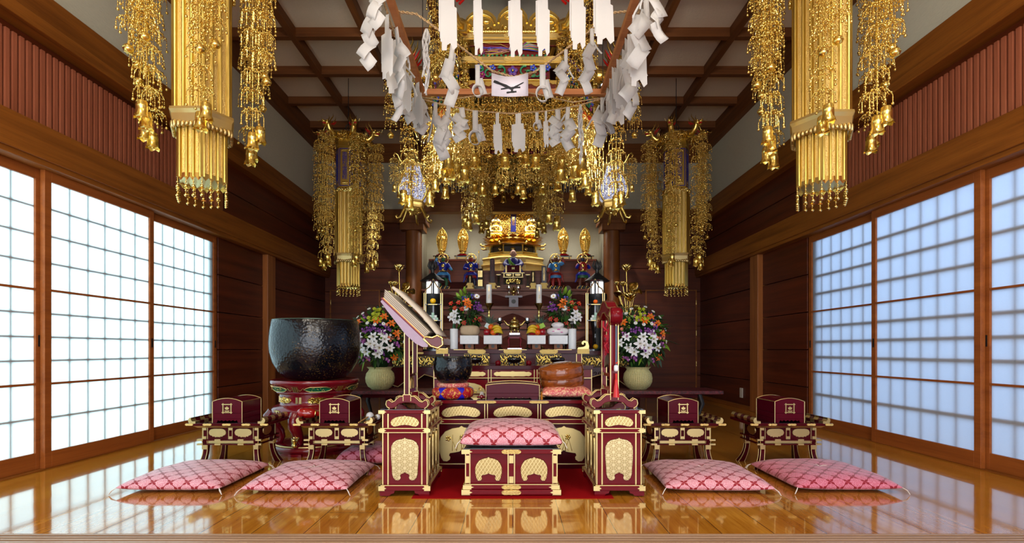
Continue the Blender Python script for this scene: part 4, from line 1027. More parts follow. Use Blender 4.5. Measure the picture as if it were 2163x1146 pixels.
# ---- upper table with upcurled gold ends
TA = .785
r = thing('altar_table', 'high dark lacquered altar table with gold upcurled ends and openwork panels, holding the offerings', 'table', (0, 5.28, 0))
m = MB(); m.box(-.74, .74, -.27, .27, TA - .045, TA); m.build('top_board', LAQD, r, bevel=.003)
q = MB(); q.box(-.66, .66, -.23, .23, .02, TA - .16); q.build('body', LAQD, r)
q = MB(); q.box(-.70, .70, -.25, .25, TA - .175, TA - .160); q.box(-.70, .70, -.25, .25, 0, .03); q.build('rails', LAQ, r)
for sx in (-1, 1):
    q = MB(); q.box(sx * .665 - .026, sx * .665 + .026, -.25, -.20, .03, TA - .045); p = q.build('post', LAQ, r)
    g = MB()
    for s in (-1, 1): g.box(sx * .665 + s * .026 - .003, sx * .665 + s * .026 + .003, -.254, -.247, .03, TA - .045)
    g.build('post_trim', GOLDF, p)
    prof = [(-.06, 0), (.055, 0), (.058, .03), (.05, .062), (.030, .082), (.006, .086), (-.014, .074), (-.018, .056), (-.006, .044), (.006, .050), (.004, .062), (.016, .066), (.026, .056), (.022, .034), (.0, .022), (-.05, .018)]
    q = MB(); q.prism([(sx * (.715 + a) if sx < 0 else .715 + a, TA + b) for a, b in ([(-a, b) for a, b in prof] if sx < 0 else prof)] if False else [(sx * .705 + sx * a, TA + b) for a, b in prof], -.27, .27, 'xz'); q.build('curled_end', GOLDF, r)
    q = MB(); q.box(sx * .705 - .06, sx * .705 + .06, -.273, -.26, TA - .046, TA + .002); q.build('end_fitting', GOLDCF, r)
for x in (-.36, 0, .36):
    plate(r, 'fit', .19, .05, x, TA - .048, -.27, GOLDCF, 'centre_fitting', .004)
    openwork(r, .27, .112, x, TA - .160, -.262, 'carved_panel', 5, .0075, .012)
q = MB(); q.box(-.68, .68, -.245, .245, TA - .16, TA - .046); q.build('frieze', LAQD, r)
g = MB()
for x in (-.45, 0, .45):  g.box(x - .14, x + .14, -.272, -.268, TA - .008, TA - .003)
g.build('edge_trim', GOLDF, r)
# ---- wide rear table with gold openwork and cloud brackets
r = thing('rear_table', 'wide dark rear altar table with gold openwork panels and gold outlined cloud aprons', 'table', (0, 5.95, 0))
RZ = .765
q = MB(); q.box(-1.48, 1.48, -.30, .30, RZ - .045, RZ); q.build('top_board', LAQD, r, bevel=.003)
q = MB(); q.box(-1.42, 1.42, -.27, .27, RZ - .19, RZ - .045); q.build('frieze', LAQD, r)
q = MB(); q.box(-1.46, 1.46, -.29, .29, RZ - .215, RZ - .19); q.build('middle_rail', LAQD, r)
for sx in (-1, 1):
    for k, xx in enumerate((1.22, .92)): openwork(r, .28, .125, sx * xx, RZ - .18, -.285, 'carved_panel', 5, .0085, .0)
    for xx in (1.36, 1.05): plate(r, 'fit', .10, .03, sx * xx, RZ - .038, -.30, GOLDCF, 'edge_fitting', .004)
    for sy in (-1, 1):
        q = MB(); q.box(sx * 1.40 - .04, sx * 1.40 + .04, sy * .24 - .04, sy * .24 + .04, 0, RZ - .215); q.build('leg', LAQD, r)
    # cloud apron with gold outline
    ap = [(1.36, .55), (1.36, .38), (1.30, .36), (1.22, .42), (1.15, .46), (1.08, .44), (1.0, .50), (.90, .47), (.80, .40), (.74, .55)]
    q = MB(); q.prism([(sx * a, b) for a, b in ap], -.262, -.245, 'xz'); p = q.build('cloud_apron', LAQD, r)
    g = MB(); g.tube([(sx * a, -.264, b) for a, b in ap[1:-1]], .0055, 6)
    for cx, cz in ((1.20, .44), (.96, .51)):
        for s in (-1, 1): g.tube(spiral(cx + s * .022, cz, .020, 1.0, s, -.264), .0045, 5)
    g.build('gold_outline', GOLDF, p)
q = MB(); q.box(-1.36, 1.36, .10, .14, .02, RZ - .2); q.build('rear_panel', W_ALTARD, r)

# ---- offerings on the high table
OZ = TA + .0005
def bottle_roll(px, lab, dark):
    Y = 5.08; r = thing('wrapped_bottle', lab, 'bottle', (WX(px, Y), Y, OZ))
    q = MB(); q.lathe([(0, 0), (.0385, 0), (.0395, .004), (.0395, .203), (.037, .206), (.020, .206)], 28); q.build('paper_wrap', WHITEP, r)
    q = MB(); q.lathe([(.020, .19), (.018, .225), (.0135, .245), (.0125, .262)], 14); q.build('bottle_neck', plain('bottle_glass_dark' if dark else 'bottle_glass_green', rgb(20, 22, 20) if dark else rgb(20, 70, 40), .1), r)
    q = MB(); q.lathe([(.0135, .260), (.0135, .282), (.012, .285), (0, .285)], 14); q.build('cap', plain('bottle_cap_%d' % dark, rgb(30, 30, 32) if dark else rgb(220, 224, 226), .3), r)
bottle_roll(959, 'white paper wrapped bottle with a green neck at the left of the offerings', 0)
bottle_roll(1209, 'white paper wrapped bottle with a dark neck at the right of the offerings', 1)
SANBO = []
def sanbo(px, lab, Y=5.18):
    r = thing('offering_stand', lab, 'stand', (WX(px, Y), Y, OZ), 0, 'white topped offering stands')
    w = .092
    q = MB(); q.box(-w, w, -w, w, .052, .137); q.box(-w - .001, w + .001, -w - .001, w + .001, .133, .139); q.build('white_tray', WHITEP, r, bevel=.002)
    q = MB(); b = .052
    hole = [(.018 * cos(t * pi / 6), .030 + .018 * sin(t * pi / 6)) for t in range(12)]
    q.box(-b, b, -b, -b + .008, 0, .052); q.box(-b, b, b - .008, b, 0, .052); q.box(-b, -b + .008, -b, b, 0, .052); q.box(b - .008, b, -b, b, 0, .052)
    f = q.build('pedestal', W_TRAY, r)
    q = MB(); q.prism(hole, -b - .0015, -b, 'xz'); q.build('round_hole', BLACK, f)
    return r.location + Vector((0, 0, .1395))
s1 = sanbo(992.5, 'white topped offering stand under the beige rice bag')
s2 = sanbo(1041.5, 'white topped offering stand under the left pile of fruit')
s3 = sanbo(1132.5, 'white topped offering stand under the right pile of fruit')
s4 = sanbo(1178.5, 'white topped offering stand under the white bag tied with pink')
# rice bags
def pillow_mesh(w, d, h, p=2.6, n=20, wob=.006, seed=0):
    m = MB(); rn = random.Random(seed); vs = []; fs = []; nu, nv = n * 2, n
    for j in range(nv + 1):
        t = -pi / 2 + pi * j / nv
        for k in range(nu):
            a = 2 * pi * k / nu
            sg = lambda c, e: math.copysign(abs(c) ** e, c)
            e = 2 / p; x = sg(cos(t), e) * sg(cos(a), e); y = sg(cos(t), e) * sg(sin(a), e); z = sg(sin(t), e)
            wv = 1 + wob * 8 * sin(5 * a + seed) * sin(3 * t + seed * 2)
            vs.append((x * w / 2 * wv, y * d / 2 * wv, h / 2 + z * h / 2 * (1 + wob * 4 * sin(4 * a + 1))))
    for j in range(nv):
        for k in range(nu): fs.append((j * nu + k, j * nu + (k + 1) % nu, (j + 1) * nu + (k + 1) % nu, (j + 1) * nu + k))
    m.add(vs, fs, True); return m
r = thing('rice_bag', 'beige cloth rice bag lying on a white offering stand', 'bag', s1)
pillow_mesh(.20, .16, .105, 3.4, 20, .004, 1).build('bag', plain('beige_cloth', rgb(196, 172, 140), .8), r)
r = thing('rice_bag', 'white plastic bag with pink print, tied at the top, on a white offering stand', 'bag', s4)
WPL = plain('white_plastic', rgb(236, 230, 234), .3, coat=.3)
q = pillow_mesh(.225, .17, .085, 2.8, 20, .006, 4); q.build('bag', WPL, r)
q = pillow_mesh(.13, .10, .06, 2.2, 16, .012, 2); o = q.build('tied_top', WPL, r); o.location.z = .078
q = MB(); q.at((0, -.088, .062)); q.sph((0, 0, 0), (.018, .006, .006), 8, 6); q.sph((-.05, .006, -.02), (.02, .006, .004), 8, 6); q.sph((.03, .004, -.03), (.014, .005, .004), 8, 6); q.build('pink_print', plain('pink_ink', rgb(230, 60, 170), .4), r)

# fruit
M_APPLE = plain('apple_red', rgb(150, 6, 28), .2, coat=.4); M_ORANGE = plain('orange_peel', rgb(236, 100, 12), .4); M_BAN = plain('banana_yellow', rgb(226, 188, 40), .4)
M_PINE = goldm('pineapple_skin', (.32, .20, .05, 1), .6); M_PLEAF = plain('pineapple_leaf', rgb(84, 118, 100), .5); M_STEM = plain('fruit_stem', rgb(70, 48, 20), .7); M_YEL = plain('citrus_yellow', rgb(234, 178, 10), .4)
for nd in M_PINE.node_tree.nodes:
    if nd.type == 'BSDF_PRINCIPLED': nd.inputs['Metallic'].default_value = 0
def apple(loc, lab, R=.036):
    r = thing('apple', lab, 'apple', loc, 0, 'red apples')
    q = MB(); q.lathe([(0, .010), (.4 * R, .001), (.72 * R, .12 * R), (.95 * R, .6 * R), (1.0 * R, 1.05 * R), (.9 * R, 1.5 * R), (.62 * R, 1.8 * R), (.25 * R, 1.82 * R), (0, 1.62 * R)], 20); q.build('flesh', M_APPLE, r)
    q = MB(); q.tube([(0, 0, 1.6 * R), (.004, 0, 2.0 * R)], .002, 5); q.build('stem', M_STEM, r)
def orange(loc, lab, R=.031, m=None):
    r = thing('orange', lab, 'orange', loc, 0, 'oranges')
    q = MB(); q.sph((0, 0, R), (R, R, R * .95), 18, 12); q.build('peel', m or M_ORANGE, r)
    q = MB(); q.sph((0, 0, R * 1.93), .004, 6, 4); q.build('stem_end', M_STEM, r)
def bananas(loc, lab, s=1, n=6):
    r = thing('banana_bunch', lab, 'bananas', loc)
    for k in range(n):
        q = MB(); lev = k // 3; j = k % 3; pts = []
        for t in range(9):
            u = t / 8 * 2 - 1
            pts.append((s * (-.012 + .050 * u - .006 * lev), -.045 + .026 * j + .016 * (1 - u * u) * (j - 1), .018 + .027 * lev + .020 * (1 - u * u) - (.010 * u if u > 0 else -.004 * u) * (1 if lev else .6)))
        zmin = min(p[2] for p in pts)
        pts = [(p[0], p[1], p[2] + max(0, .0162 - zmin)) for p in pts]
        q.tube(pts, [.005, .011, .0145, .016, .0165, .016, .0145, .010, .004], 8); q.build('banana', M_BAN, r)
def pineapple(loc, lab, seed, tagc):
    r = thing('pineapple', lab, 'pineapple', loc); rn = random.Random(seed)
    q = MB(); R = .045
    for j in range(7):
        for k in range(9):
            a = 2 * pi * (k + (j % 2) * .5) / 9; t = (j + .5) / 7; rr = R * sin(pi * (.16 + .68 * t)) ** .6
            q.sph((rr * cos(a), rr * sin(a), .012 + .115 * t), (.012, .012, .011), 6, 5)
    q.lathe([(0, .004), (R * .6, .004), (R * .95, .035), (R, .07), (R * .9, .105), (R * .5, .128), (0, .13)], 16); q.build('body', M_PINE, r)
    q = MB()
    for k in range(24):
        a = k * 2.4; l = .05 + .055 * rn.random() + .03 * (k / 24); b = .02 + .040 * (1 - k / 24)
        vs = []
        for t in range(5):
            u = t / 4; wd = .008 * (1 - u) + .0008; R2 = .010 + b * u * (1.2 + .5 * u); z = .12 + l * u - .02 * u * u
            vs += [(R2 * cos(a) - wd * sin(a), R2 * sin(a) + wd * cos(a), z), (R2 * cos(a) + wd * sin(a), R2 * sin(a) - wd * cos(a), z)]
        q.add(vs, [(2 * i, 2 * i + 1, 2 * i + 3, 2 * i + 2) for i in range(4)], True)
    q.build('crown', M_PLEAF, r, solid=.002)
    q = MB(); q.at((-.02 * seed, -.055, .10), rx=-.2, ry=.5 * seed); q.box(-.028, .028, -.001, .001, -.024, .024); q.build('paper_tag', plain('tag_%d' % tagc, rgb(150, 200, 60) if tagc else rgb(200, 225, 225), .5), r)
fx = s2
apple(fx + Vector((-.062, -.045, 0)), 'red apple at the left front corner of the left fruit pile')
apple(fx + Vector((.028, .00, 0)), 'red apple behind the lower orange of the left fruit pile')
orange(fx + Vector((.004, -.062, 0)), 'lower orange in front of the left fruit pile')
orange(fx + Vector((-.020, -.018, .056)), 'upper orange resting on the apples of the left fruit pile')
bananas(fx + Vector((.066, -.03, .0)), 'bunch of yellow bananas at the right of the left fruit pile', 1, 7)
pineapple(fx + Vector((-.035, .055, 0)), 'pineapple with a pale tag behind the left fruit pile', 1, 0)
fx = s3
apple(fx + Vector((.060, -.045, 0)), 'red apple at the right front corner of the right fruit pile', .038)
apple(fx + Vector((-.040, -.035, 0)), 'red apple left of the lower orange of the right fruit pile', .038)
orange(fx + Vector((.012, -.062, 0)), 'lower orange in front of the right fruit pile')
orange(fx + Vector((.010, -.012, .058)), 'upper orange resting on the apples of the right fruit pile', .028)
bananas(fx + Vector((-.064, -.02, .003)), 'bunch of yellow bananas at the left of the right fruit pile', -1, 7)
pineapple(fx + Vector((.040, .055, 0)), 'pineapple with a green tag behind the right fruit pile', -1, 1)

# incense burner on its small red stand
r = thing('burner_stand', 'small four legged dark red stand under the brass incense burner', 'stand', (WX(1087, 5.2), 5.2, OZ))
q = MB(); q.box(-.068, .068, -.068, .068, .128, .146); q.build('top', LAQD, r, bevel=.004)
q = MB(); q.box(-.062, .062, -.062, .062, .110, .128); q.build('apron', LAQ, r)
q = MB(); q.box(-.072, .072, -.072, .072, .0, .010); q.build('base', SILVER, r)
for sx in (-1, 1):
    for sy in (-1, 1):
        q = MB(); q.tube([(sx * .052, sy * .052, .12), (sx * .066, sy * .066, .09), (sx * .056, sy * .056, .045), (sx * .066, sy * .066, .008)], [.011, .011, .007, .008], 8); q.build('leg', LAQ, r)
r = thing('incense_burner', 'shiny brass incense burner with two curled handles in the middle of the offerings', 'incense burner', (WX(1087, 5.2), 5.2, OZ + .146))
q = MB(); q.box(-.055, .055, -.05, .05, 0, .022); q.build('silver_tray', SILVER, r, bevel=.003)
q = MB(); q.lathe([(0, .048), (.03, .046), (.052, .062), (.060, .088), (.055, .110), (.044, .120), (.050, .128), (.050, .134), (0, .134)], 28); q.build('bowl', BRASS, r)
for k in range(3):
    a = -pi / 2 + k * 2.094; q = MB(); q.tube([(.04 * cos(a), .04 * sin(a), .06), (.046 * cos(a), .046 * sin(a), .042), (.036 * cos(a), .036 * sin(a), .022)], [.010, .008, .006], 7); q.build('leg', BRASS, r)
for s in (-1, 1):
    q = MB(); q.tube([(s * .05, 0, .10), (s * .078, 0, .108), (s * .092, 0, .13), (s * .108, 0, .146), (s * .116, 0, .142)], [.010, .010, .009, .007, .004], 8); q.build('handle', BRASS, r)
q = MB(); q.lathe([(.046, .134), (.046, .140), (.036, .152), (.018, .158), (.012, .162), (.018, .170), (.016, .182), (.006, .192), (0, .196)], 22)
for k in range(6): q.sph((.026 * cos(k), .026 * sin(k), .152), .009, 6, 5)
q.build('lid', BRASS, r)

# candlesticks with thick white candles
C0 = None
for i, (px, lab) in enumerate(((1033, 'tall brass candlestick with a thick white candle, left of the incense burner'), (1138.5, 'tall brass candlestick with a thick white candle, right of the incense burner'))):
    Y = 5.42
    if C0: dup(C0, (WX(px, Y), Y, OZ), label=lab); continue
    C0 = r = thing('candlestick', lab, 'candlestick', (WX(px, Y), Y, OZ), 0, 'brass candlesticks with white candles')
    q = MB(); q.lathe([(0, 0), (.06, 0), (.062, .012), (.045, .024), (.022, .04), (.015, .08), (.024, .10), (.014, .12), (.011, .20), (.020, .222), (.011, .244), (.010, .34), (.018, .362), (.011, .38), (.012, .42), (.03, .455), (.052, .486), (.054, .494), (.01, .490), (0, .489)], 24); q.build('stick', BRASS, r)
    q = MB(); q.lathe([(0, .49), (.030, .49), (.030, .690), (.027, .696), (.022, .690), (0, .688)], 24); q.build('candle', WAX, r)
    q = MB(); q.tube([(0, 0, .688), (.002, 0, .706)], .0016, 5); q.build('wick', BLACK, r)
    q = MB(); yy = -.0305
    for k in range(5): q.box(-.003 - .004 * (k % 2), .004 + .003 * (k % 3), yy - .001, yy + .004, .62 + .011 * k, .626 + .011 * k)
    q.tube([(-.012, yy + .002, .545), (0, yy - .001, .56), (.01, yy + .002, .552)], .002, 5); q.tube([(-.008, yy + .001, .57), (.012, yy + .002, .575)], .002, 5); q.tube([(.0, yy - .001, .535), (.004, yy, .59)], .002, 5); q.build('gold_mark', GOLDF, r)
# silver lotus candle cups on black stems
C1 = None
for i, (px, lab) in enumerate(((1056, 'small silver candle cup on a black stem, left of the burner handles'), (1114, 'small silver candle cup on a black stem, right of the burner handles'))):
    Y = 5.45
    if C1: dup(C1, (WX(px, Y), Y, OZ), label=lab); continue
    C1 = r = thing('candle_cup', lab, 'candle holder', (WX(px, Y), Y, OZ), 0, 'silver candle cups')
    q = MB(); q.lathe([(0, 0), (.034, 0), (.034, .008), (.008, .02), (.006, .27), (.016, .278), (.036, .284), (.036, .29), (0, .29)], 16); q.build('stem', LAQB, r)
    q = MB(); q.lathe([(.012, .29), (.020, .294), (.023, .31), (.021, .338), (.018, .338), (.018, .30), (0, .298)], 18); q.build('cup', SILVER, r)
    q = MB(); q.lathe([(0, .30), (.014, .30), (.014, .328), (0, .33)], 12); q.build('candle', WAX, r)

# tall gold edged offering frames with fruit and sweets
FR = None
for i, (px, lab) in enumerate(((915.5, 'slender gold edged offering frame with shelves, left of the left bouquet'), (1257, 'slender gold edged offering frame with shelves, beside the chime stand'))):
    Y = 5.82; loc = Vector((WX(px, Y), Y, RZ + .0005))
    sc_ = Y / 1060
    if FR: dup(FR, loc, label=lab)
    else:
        FR = r = thing('offering_shelf', lab, 'shelf', loc, 0, 'slender offering frames')
        hw = .096; zt = .70
        for sx in (-1, 1):
            q = MB(); q.box(sx * hw - .009, sx * hw + .009, -.012, .012, 0, zt - .03); p = q.build('post', LAQB, r)
            g = MB()
            for s in (-1, 1): g.box(sx * hw + s * .010 - .004, sx * hw + s * .010 + .004, -.014, .010, .0, zt - .03)
            g.build('gold_edge', GOLDF, p)
        q = MB(); q.tube([(-hw, 0, zt - .03), (-hw + .015, 0, zt + .02), (-hw * .5, 0, zt + .04), (-.012, 0, zt + .10), (-.03, 0, zt + .125), (-.055, 0, zt + .11)], .008, 6); q.tube([(hw, 0, zt - .03), (hw - .015, 0, zt + .02), (hw * .5, 0, zt + .04), (.012, 0, zt + .10), (.03, 0, zt + .125), (.055, 0, zt + .11)], .008, 6); p = q.build('scrolled_top', LAQD, r)
        g = MB(); g.tube([(-hw, -.010, zt - .03), (-hw + .015, -.010, zt + .02), (-hw * .5, -.010, zt + .04), (-.012, -.010, zt + .10)], .003, 5); g.tube([(hw, -.010, zt - .03), (hw - .015, -.010, zt + .02), (hw * .5, -.010, zt + .04), (.012, -.010, zt + .10)], .003, 5); g.sph((0, -.008, zt + .125), .012, 8, 6); g.build('gold_edge', GOLDF, p)
        q = MB(); q.box(-.008, .008, -.006, .006, .0, zt + .12); q.build('centre_pole', LAQB, r)
        for z in (.355, .540):
            q = MB(); q.box(-hw, hw, -.05, .05, z - .008, z); sh = q.build('shelf', LAQB, r)
            g = MB(); g.box(-hw * .55, hw * .55, -.052, -.048, z - .010, z - .001); g.build('gold_edge', GOLDF, sh)
        q = MB(); q.box(-hw - .02, hw + .02, -.055, .055, 0, .02); q.build('base', LAQB, r)
    for nm, z, R, m, l2 in ((('yellow_citrus', .540, .034, M_YEL, 'yellow citrus fruit on the upper shelf of the left offering frame'),) if i == 0 else (('orange', .540, .027, M_ORANGE, 'small orange on the upper shelf of the right offering frame'), ('yellow_citrus', .02, .030, M_YEL, 'yellow citrus fruit at the foot of the right offering frame'))):
        rr = thing(nm, l2, 'fruit', loc + Vector((0, -.030, z + .0005))); q = MB(); q.sph((0, 0, R), (R, R, R * .93), 16, 11); q.build('peel', m, rr); q = MB(); q.sph((0, 0, R * 1.88), .004, 6, 4); q.build('stem_end', M_STEM, rr)
    mg = [plain('mint_sweet', rgb(176, 216, 196), .5), plain('white_sweet', rgb(226, 234, 230), .5)] if i == 0 else mg
    c = .029; n = 0
    for lev, cnt in ((0, 4), (1, 3), (2, 1)):
        for k in range(cnt):
            o = MB().box(-c / 2, c / 2, -c / 2, c / 2, 0, c * .95).build('sweet_cube', mg[(k + lev + (lev == 0)) % 2 if lev < 2 else 0], bevel=.002)
            o.location = loc + Vector(((k - (cnt - 1) / 2) * (c + .0015), -.03, .3555 + lev * c))
            tag(o, '%s sweet cube, %s row of the %s frame pyramid, %s from the left' % ('mint green' if o.data.materials[0] == mg[0] else 'white', ('bottom', 'middle', 'top')[lev], ('left', 'right')[i], ORD[k]) if lev < 2 else 'mint green rice sweet cube topping the pyramid on the %s offering frame' % ('left', 'right')[i], 'sweet', 'rice sweets stacked on the %s offering frame' % ('left', 'right')[i])

# black iron lanterns with lit white paper
LT = None
for i, (px, lab) in enumerate(((914, 'tall black iron lantern with a lit white window behind the left offering frame'), (1261, 'tall black iron lantern with a lit white window behind the right offering frame'))):
    Y = 6.55; loc = (WX(px, Y), Y, 0)
    if LT: dup(LT, loc, label=lab); continue
    LT = r = thing('iron_lantern', lab, 'lantern', loc, 0, 'black iron lanterns'); b = 1.50
    q = MB(); q.lathe([(0, 0), (.17, 0), (.17, .05), (.10, .10), (.07, .5), (.06, 1.0), (.10, 1.18), (.11, 1.30), (.08, 1.36), (.13, 1.44), (.13, b), (0, b)], 24); q.build('column', BLACK, r)
    q = MB(); q.lathe([(.085, b), (.088, b + .01), (.088, b + .15), (.085, b + .16)], 6, a0=pi / 6, smooth=False); q.build('lit_window', emit_mat('lantern_paper', (1.0, .93, .90, 1), 1.1), r)
    q = MB()
    for k in range(6):
        a = pi / 6 + k * pi / 3; q.box(0, 0, 0, 0, 0, 0) if False else q.tube([(.092 * cos(a), .092 * sin(a), b), (.092 * cos(a), .092 * sin(a), b + .165)], .007, 5)
    q.build('window_bars', BLACK, r)
    q = MB(); q.lathe([(.155, b + .165), (.165, b + .172), (.11, b + .215), (.06, b + .25), (.035, b + .275), (0, b + .28)], 24); q.build('roof', BLACK, r)
    q = MB(); q.lathe([(.03, b + .27), (.022, b + .30), (.034, b + .33), (.040, b + .36), (.028, b + .40), (.008, b + .44), (0, b + .46)], 16)
    for k in range(10):
        a = k * .628; q.tube([(.036 * cos(a), .036 * sin(a), b + .33), (.062 * cos(a), .062 * sin(a), b + .37), (.050 * cos(a), .050 * sin(a), b + .42), (.044 * cos(a), .044 * sin(a), b + .45)], [.010, .008, .005, .001], 5)
    q.build('flame_finial', BLACK, r)

# ---- low carved tables for the big flower arrangements
for i, (x0, x1, lab) in enumerate(((-1.72, -.76, 'low carved red table under the left flower basket, behind the great gong'), (.76, 2.06, 'low carved red table under the right flower basket'))):
    r = thing('flower_table', lab, 'table', ((x0 + x1) / 2, 5.12, 0)); w = (x1 - x0) / 2; z = .378
    q = MB(); q.box(-w, w, -.22, .22, z - .035, z); q.build('carved_top', brok('carved_red', rgb(60, 10, 16), rgb(104, 26, 36), 40), r, bevel=.004)
    for sx in (-1, 1):
        for sy in (-1, 1):
            q = MB(); q.tube([(sx * (w - .22), sy * .16, z - .03), (sx * (w - .19), sy * .17, z - .13), (sx * (w - .23), sy * .16, .12), (sx * (w - .19), sy * .17, .0)], [.026, .024, .016, .020], 8); q.build('leg', BLACK, r)
    q = MB(); q.box(-w + .2, w - .2, -.17, -.155, z - .07, z - .035); q.box(-w + .2, w - .2, .155, .17, z - .07, z - .035); q.build('apron', LAQD, r)

# ---- stepped wooden altar
def apron(r, w, y, z1, h, n, mat, name='scalloped_apron'):
    out = [(-w, z1), (w, z1)]; pts = []
    for k in range(n * 6 + 1):
        t = k / (n * 6); ph = (t * n) % 1.0; pts.append((w - 2 * w * t, z1 - h * (.30 + .70 * (abs(ph - .5) * 2) ** 1.5 if True else 1)))
    q = MB(); q.prism(out + pts, y - .015, y, 'xz'); return q.build(name, mat, r)
r = thing('tiered_altar', 'broad brown wooden altar rising in steps between the two round columns', 'altar', (0, 0, 0))
def step(name, w, y0, y1, z0, z1, lipz=.035, mat=W_ALTAR):
    q = MB(); q.box(-w, w, y0, y1, z1 - lipz, z1); s = q.build(name, mat, r, bevel=.004)
    q = MB(); q.box(-w + .02, w - .02, y0 + .06, y1, z0, z1 - lipz); q.build('riser', W_ALTARD, r)
    return s
step('step', 1.40, 7.02, 7.60, 0.0, 1.10); apron(r, 1.36, 7.085, 1.065, .22, 5, W_ALTAR)
q = MB(); q.box(-1.38, 1.38, 7.06, 7.10, .55, .80); q.build('front_board', W_ALTAR, r)
step('step', 1.46, 7.58, 8.14, 0.0, 1.425); apron(r, 1.42, 7.645, 1.39, .19, 5, W_ALTAR)
q = MB(); q.box(-1.44, 1.44, 7.632, 7.66, 1.10, 1.19); q.build('front_board', W_ALTAR, r)
step('step', 1.475, 8.12, 9.46, 0.0, 1.765); apron(r, 1.44, 8.19, 1.73, .14, 4, W_ALTAR)
q = MB(); q.box(-1.46, 1.46, 8.17, 8.20, 1.43, 1.49); q.build('front_board', W_ALTAR, r)
for sx in (-1, 1):
    a, b = sorted((sx * .645, sx * 1.47)); q = MB(); q.box(a, b, 8.78, 9.46, 2.33, 2.365); q.build('upper_shelf', W_ALTAR, r, bevel=.004)
    q = MB(); q.box(a, b, 8.82, 9.46, 1.985, 2.33); q.build('upper_riser', W_ALTAR, r)
    q = MB(); q.box(a, b, 8.80, 9.46, 1.765, 1.985); q.build('lower_riser', W_ALTARD, r)
    q = MB(); q.box(a, b, 8.76, 8.84, 1.96, 2.0); q.build('shelf_moulding', W_ALTAR, r)
q = MB(); q.box(-.62, .62, 8.42, 9.46, 1.765, 2.105); q.build('centre_plinth', W_ALTAR, r)
# ================================================================== statues, tablets and the golden dais
def text_part(s, size, mat, parent, loc, rot=(pi / 2, 0, 0), extrude=.0015, name='inscription', space=0.9, sx=1.0):
    cu = bpy.data.curves.new(name, 'FONT'); cu.body = '\n'.join(s); cu.size = size; cu.align_x = 'CENTER'; cu.align_y = 'TOP'; cu.space_line = space; cu.extrude = extrude; cu.resolution_u = 2
    t = bpy.data.objects.new(name, cu); COL.objects.link(t)
    dg = bpy.context.evaluated_depsgraph_get(); me = bpy.data.meshes.new_from_object(t.evaluated_get(dg))
    COL.objects.unlink(t); bpy.data.objects.remove(t); me.name = name; me.materials.clear(); me.materials.append(mat)
    o = bpy.data.objects.new(name, me); COL.objects.link(o); o.parent = parent; o.location = loc; o.rotation_euler = rot; o.scale = (sx, 1, 1)
    return o
MANTRA = '南無妙法蓮華経'
SKIN = plain('painted_skin', rgb(196, 142, 118), .5); HAIRB = plain('dark_hair', rgb(24, 20, 30), .5)
C_ = lambda n, *c: plain(n, rgb(*c), .4)
PB, PR, PG, PLB, PBR, PN = C_('paint_blue', 22, 34, 150), C_('paint_red', 150, 24, 24), C_('paint_green', 24, 96, 50), C_('paint_sky', 62, 140, 200), C_('paint_brown', 104, 52, 34), C_('paint_navy', 20, 22, 60)
ROCK = C_('rock_grey', 44, 52, 58)
L1Z = 1.7655
def ellipsoids(m, lst):
    for mi, c, rr in lst: m.mat(mi); m.sph(c, rr, 14, 10)
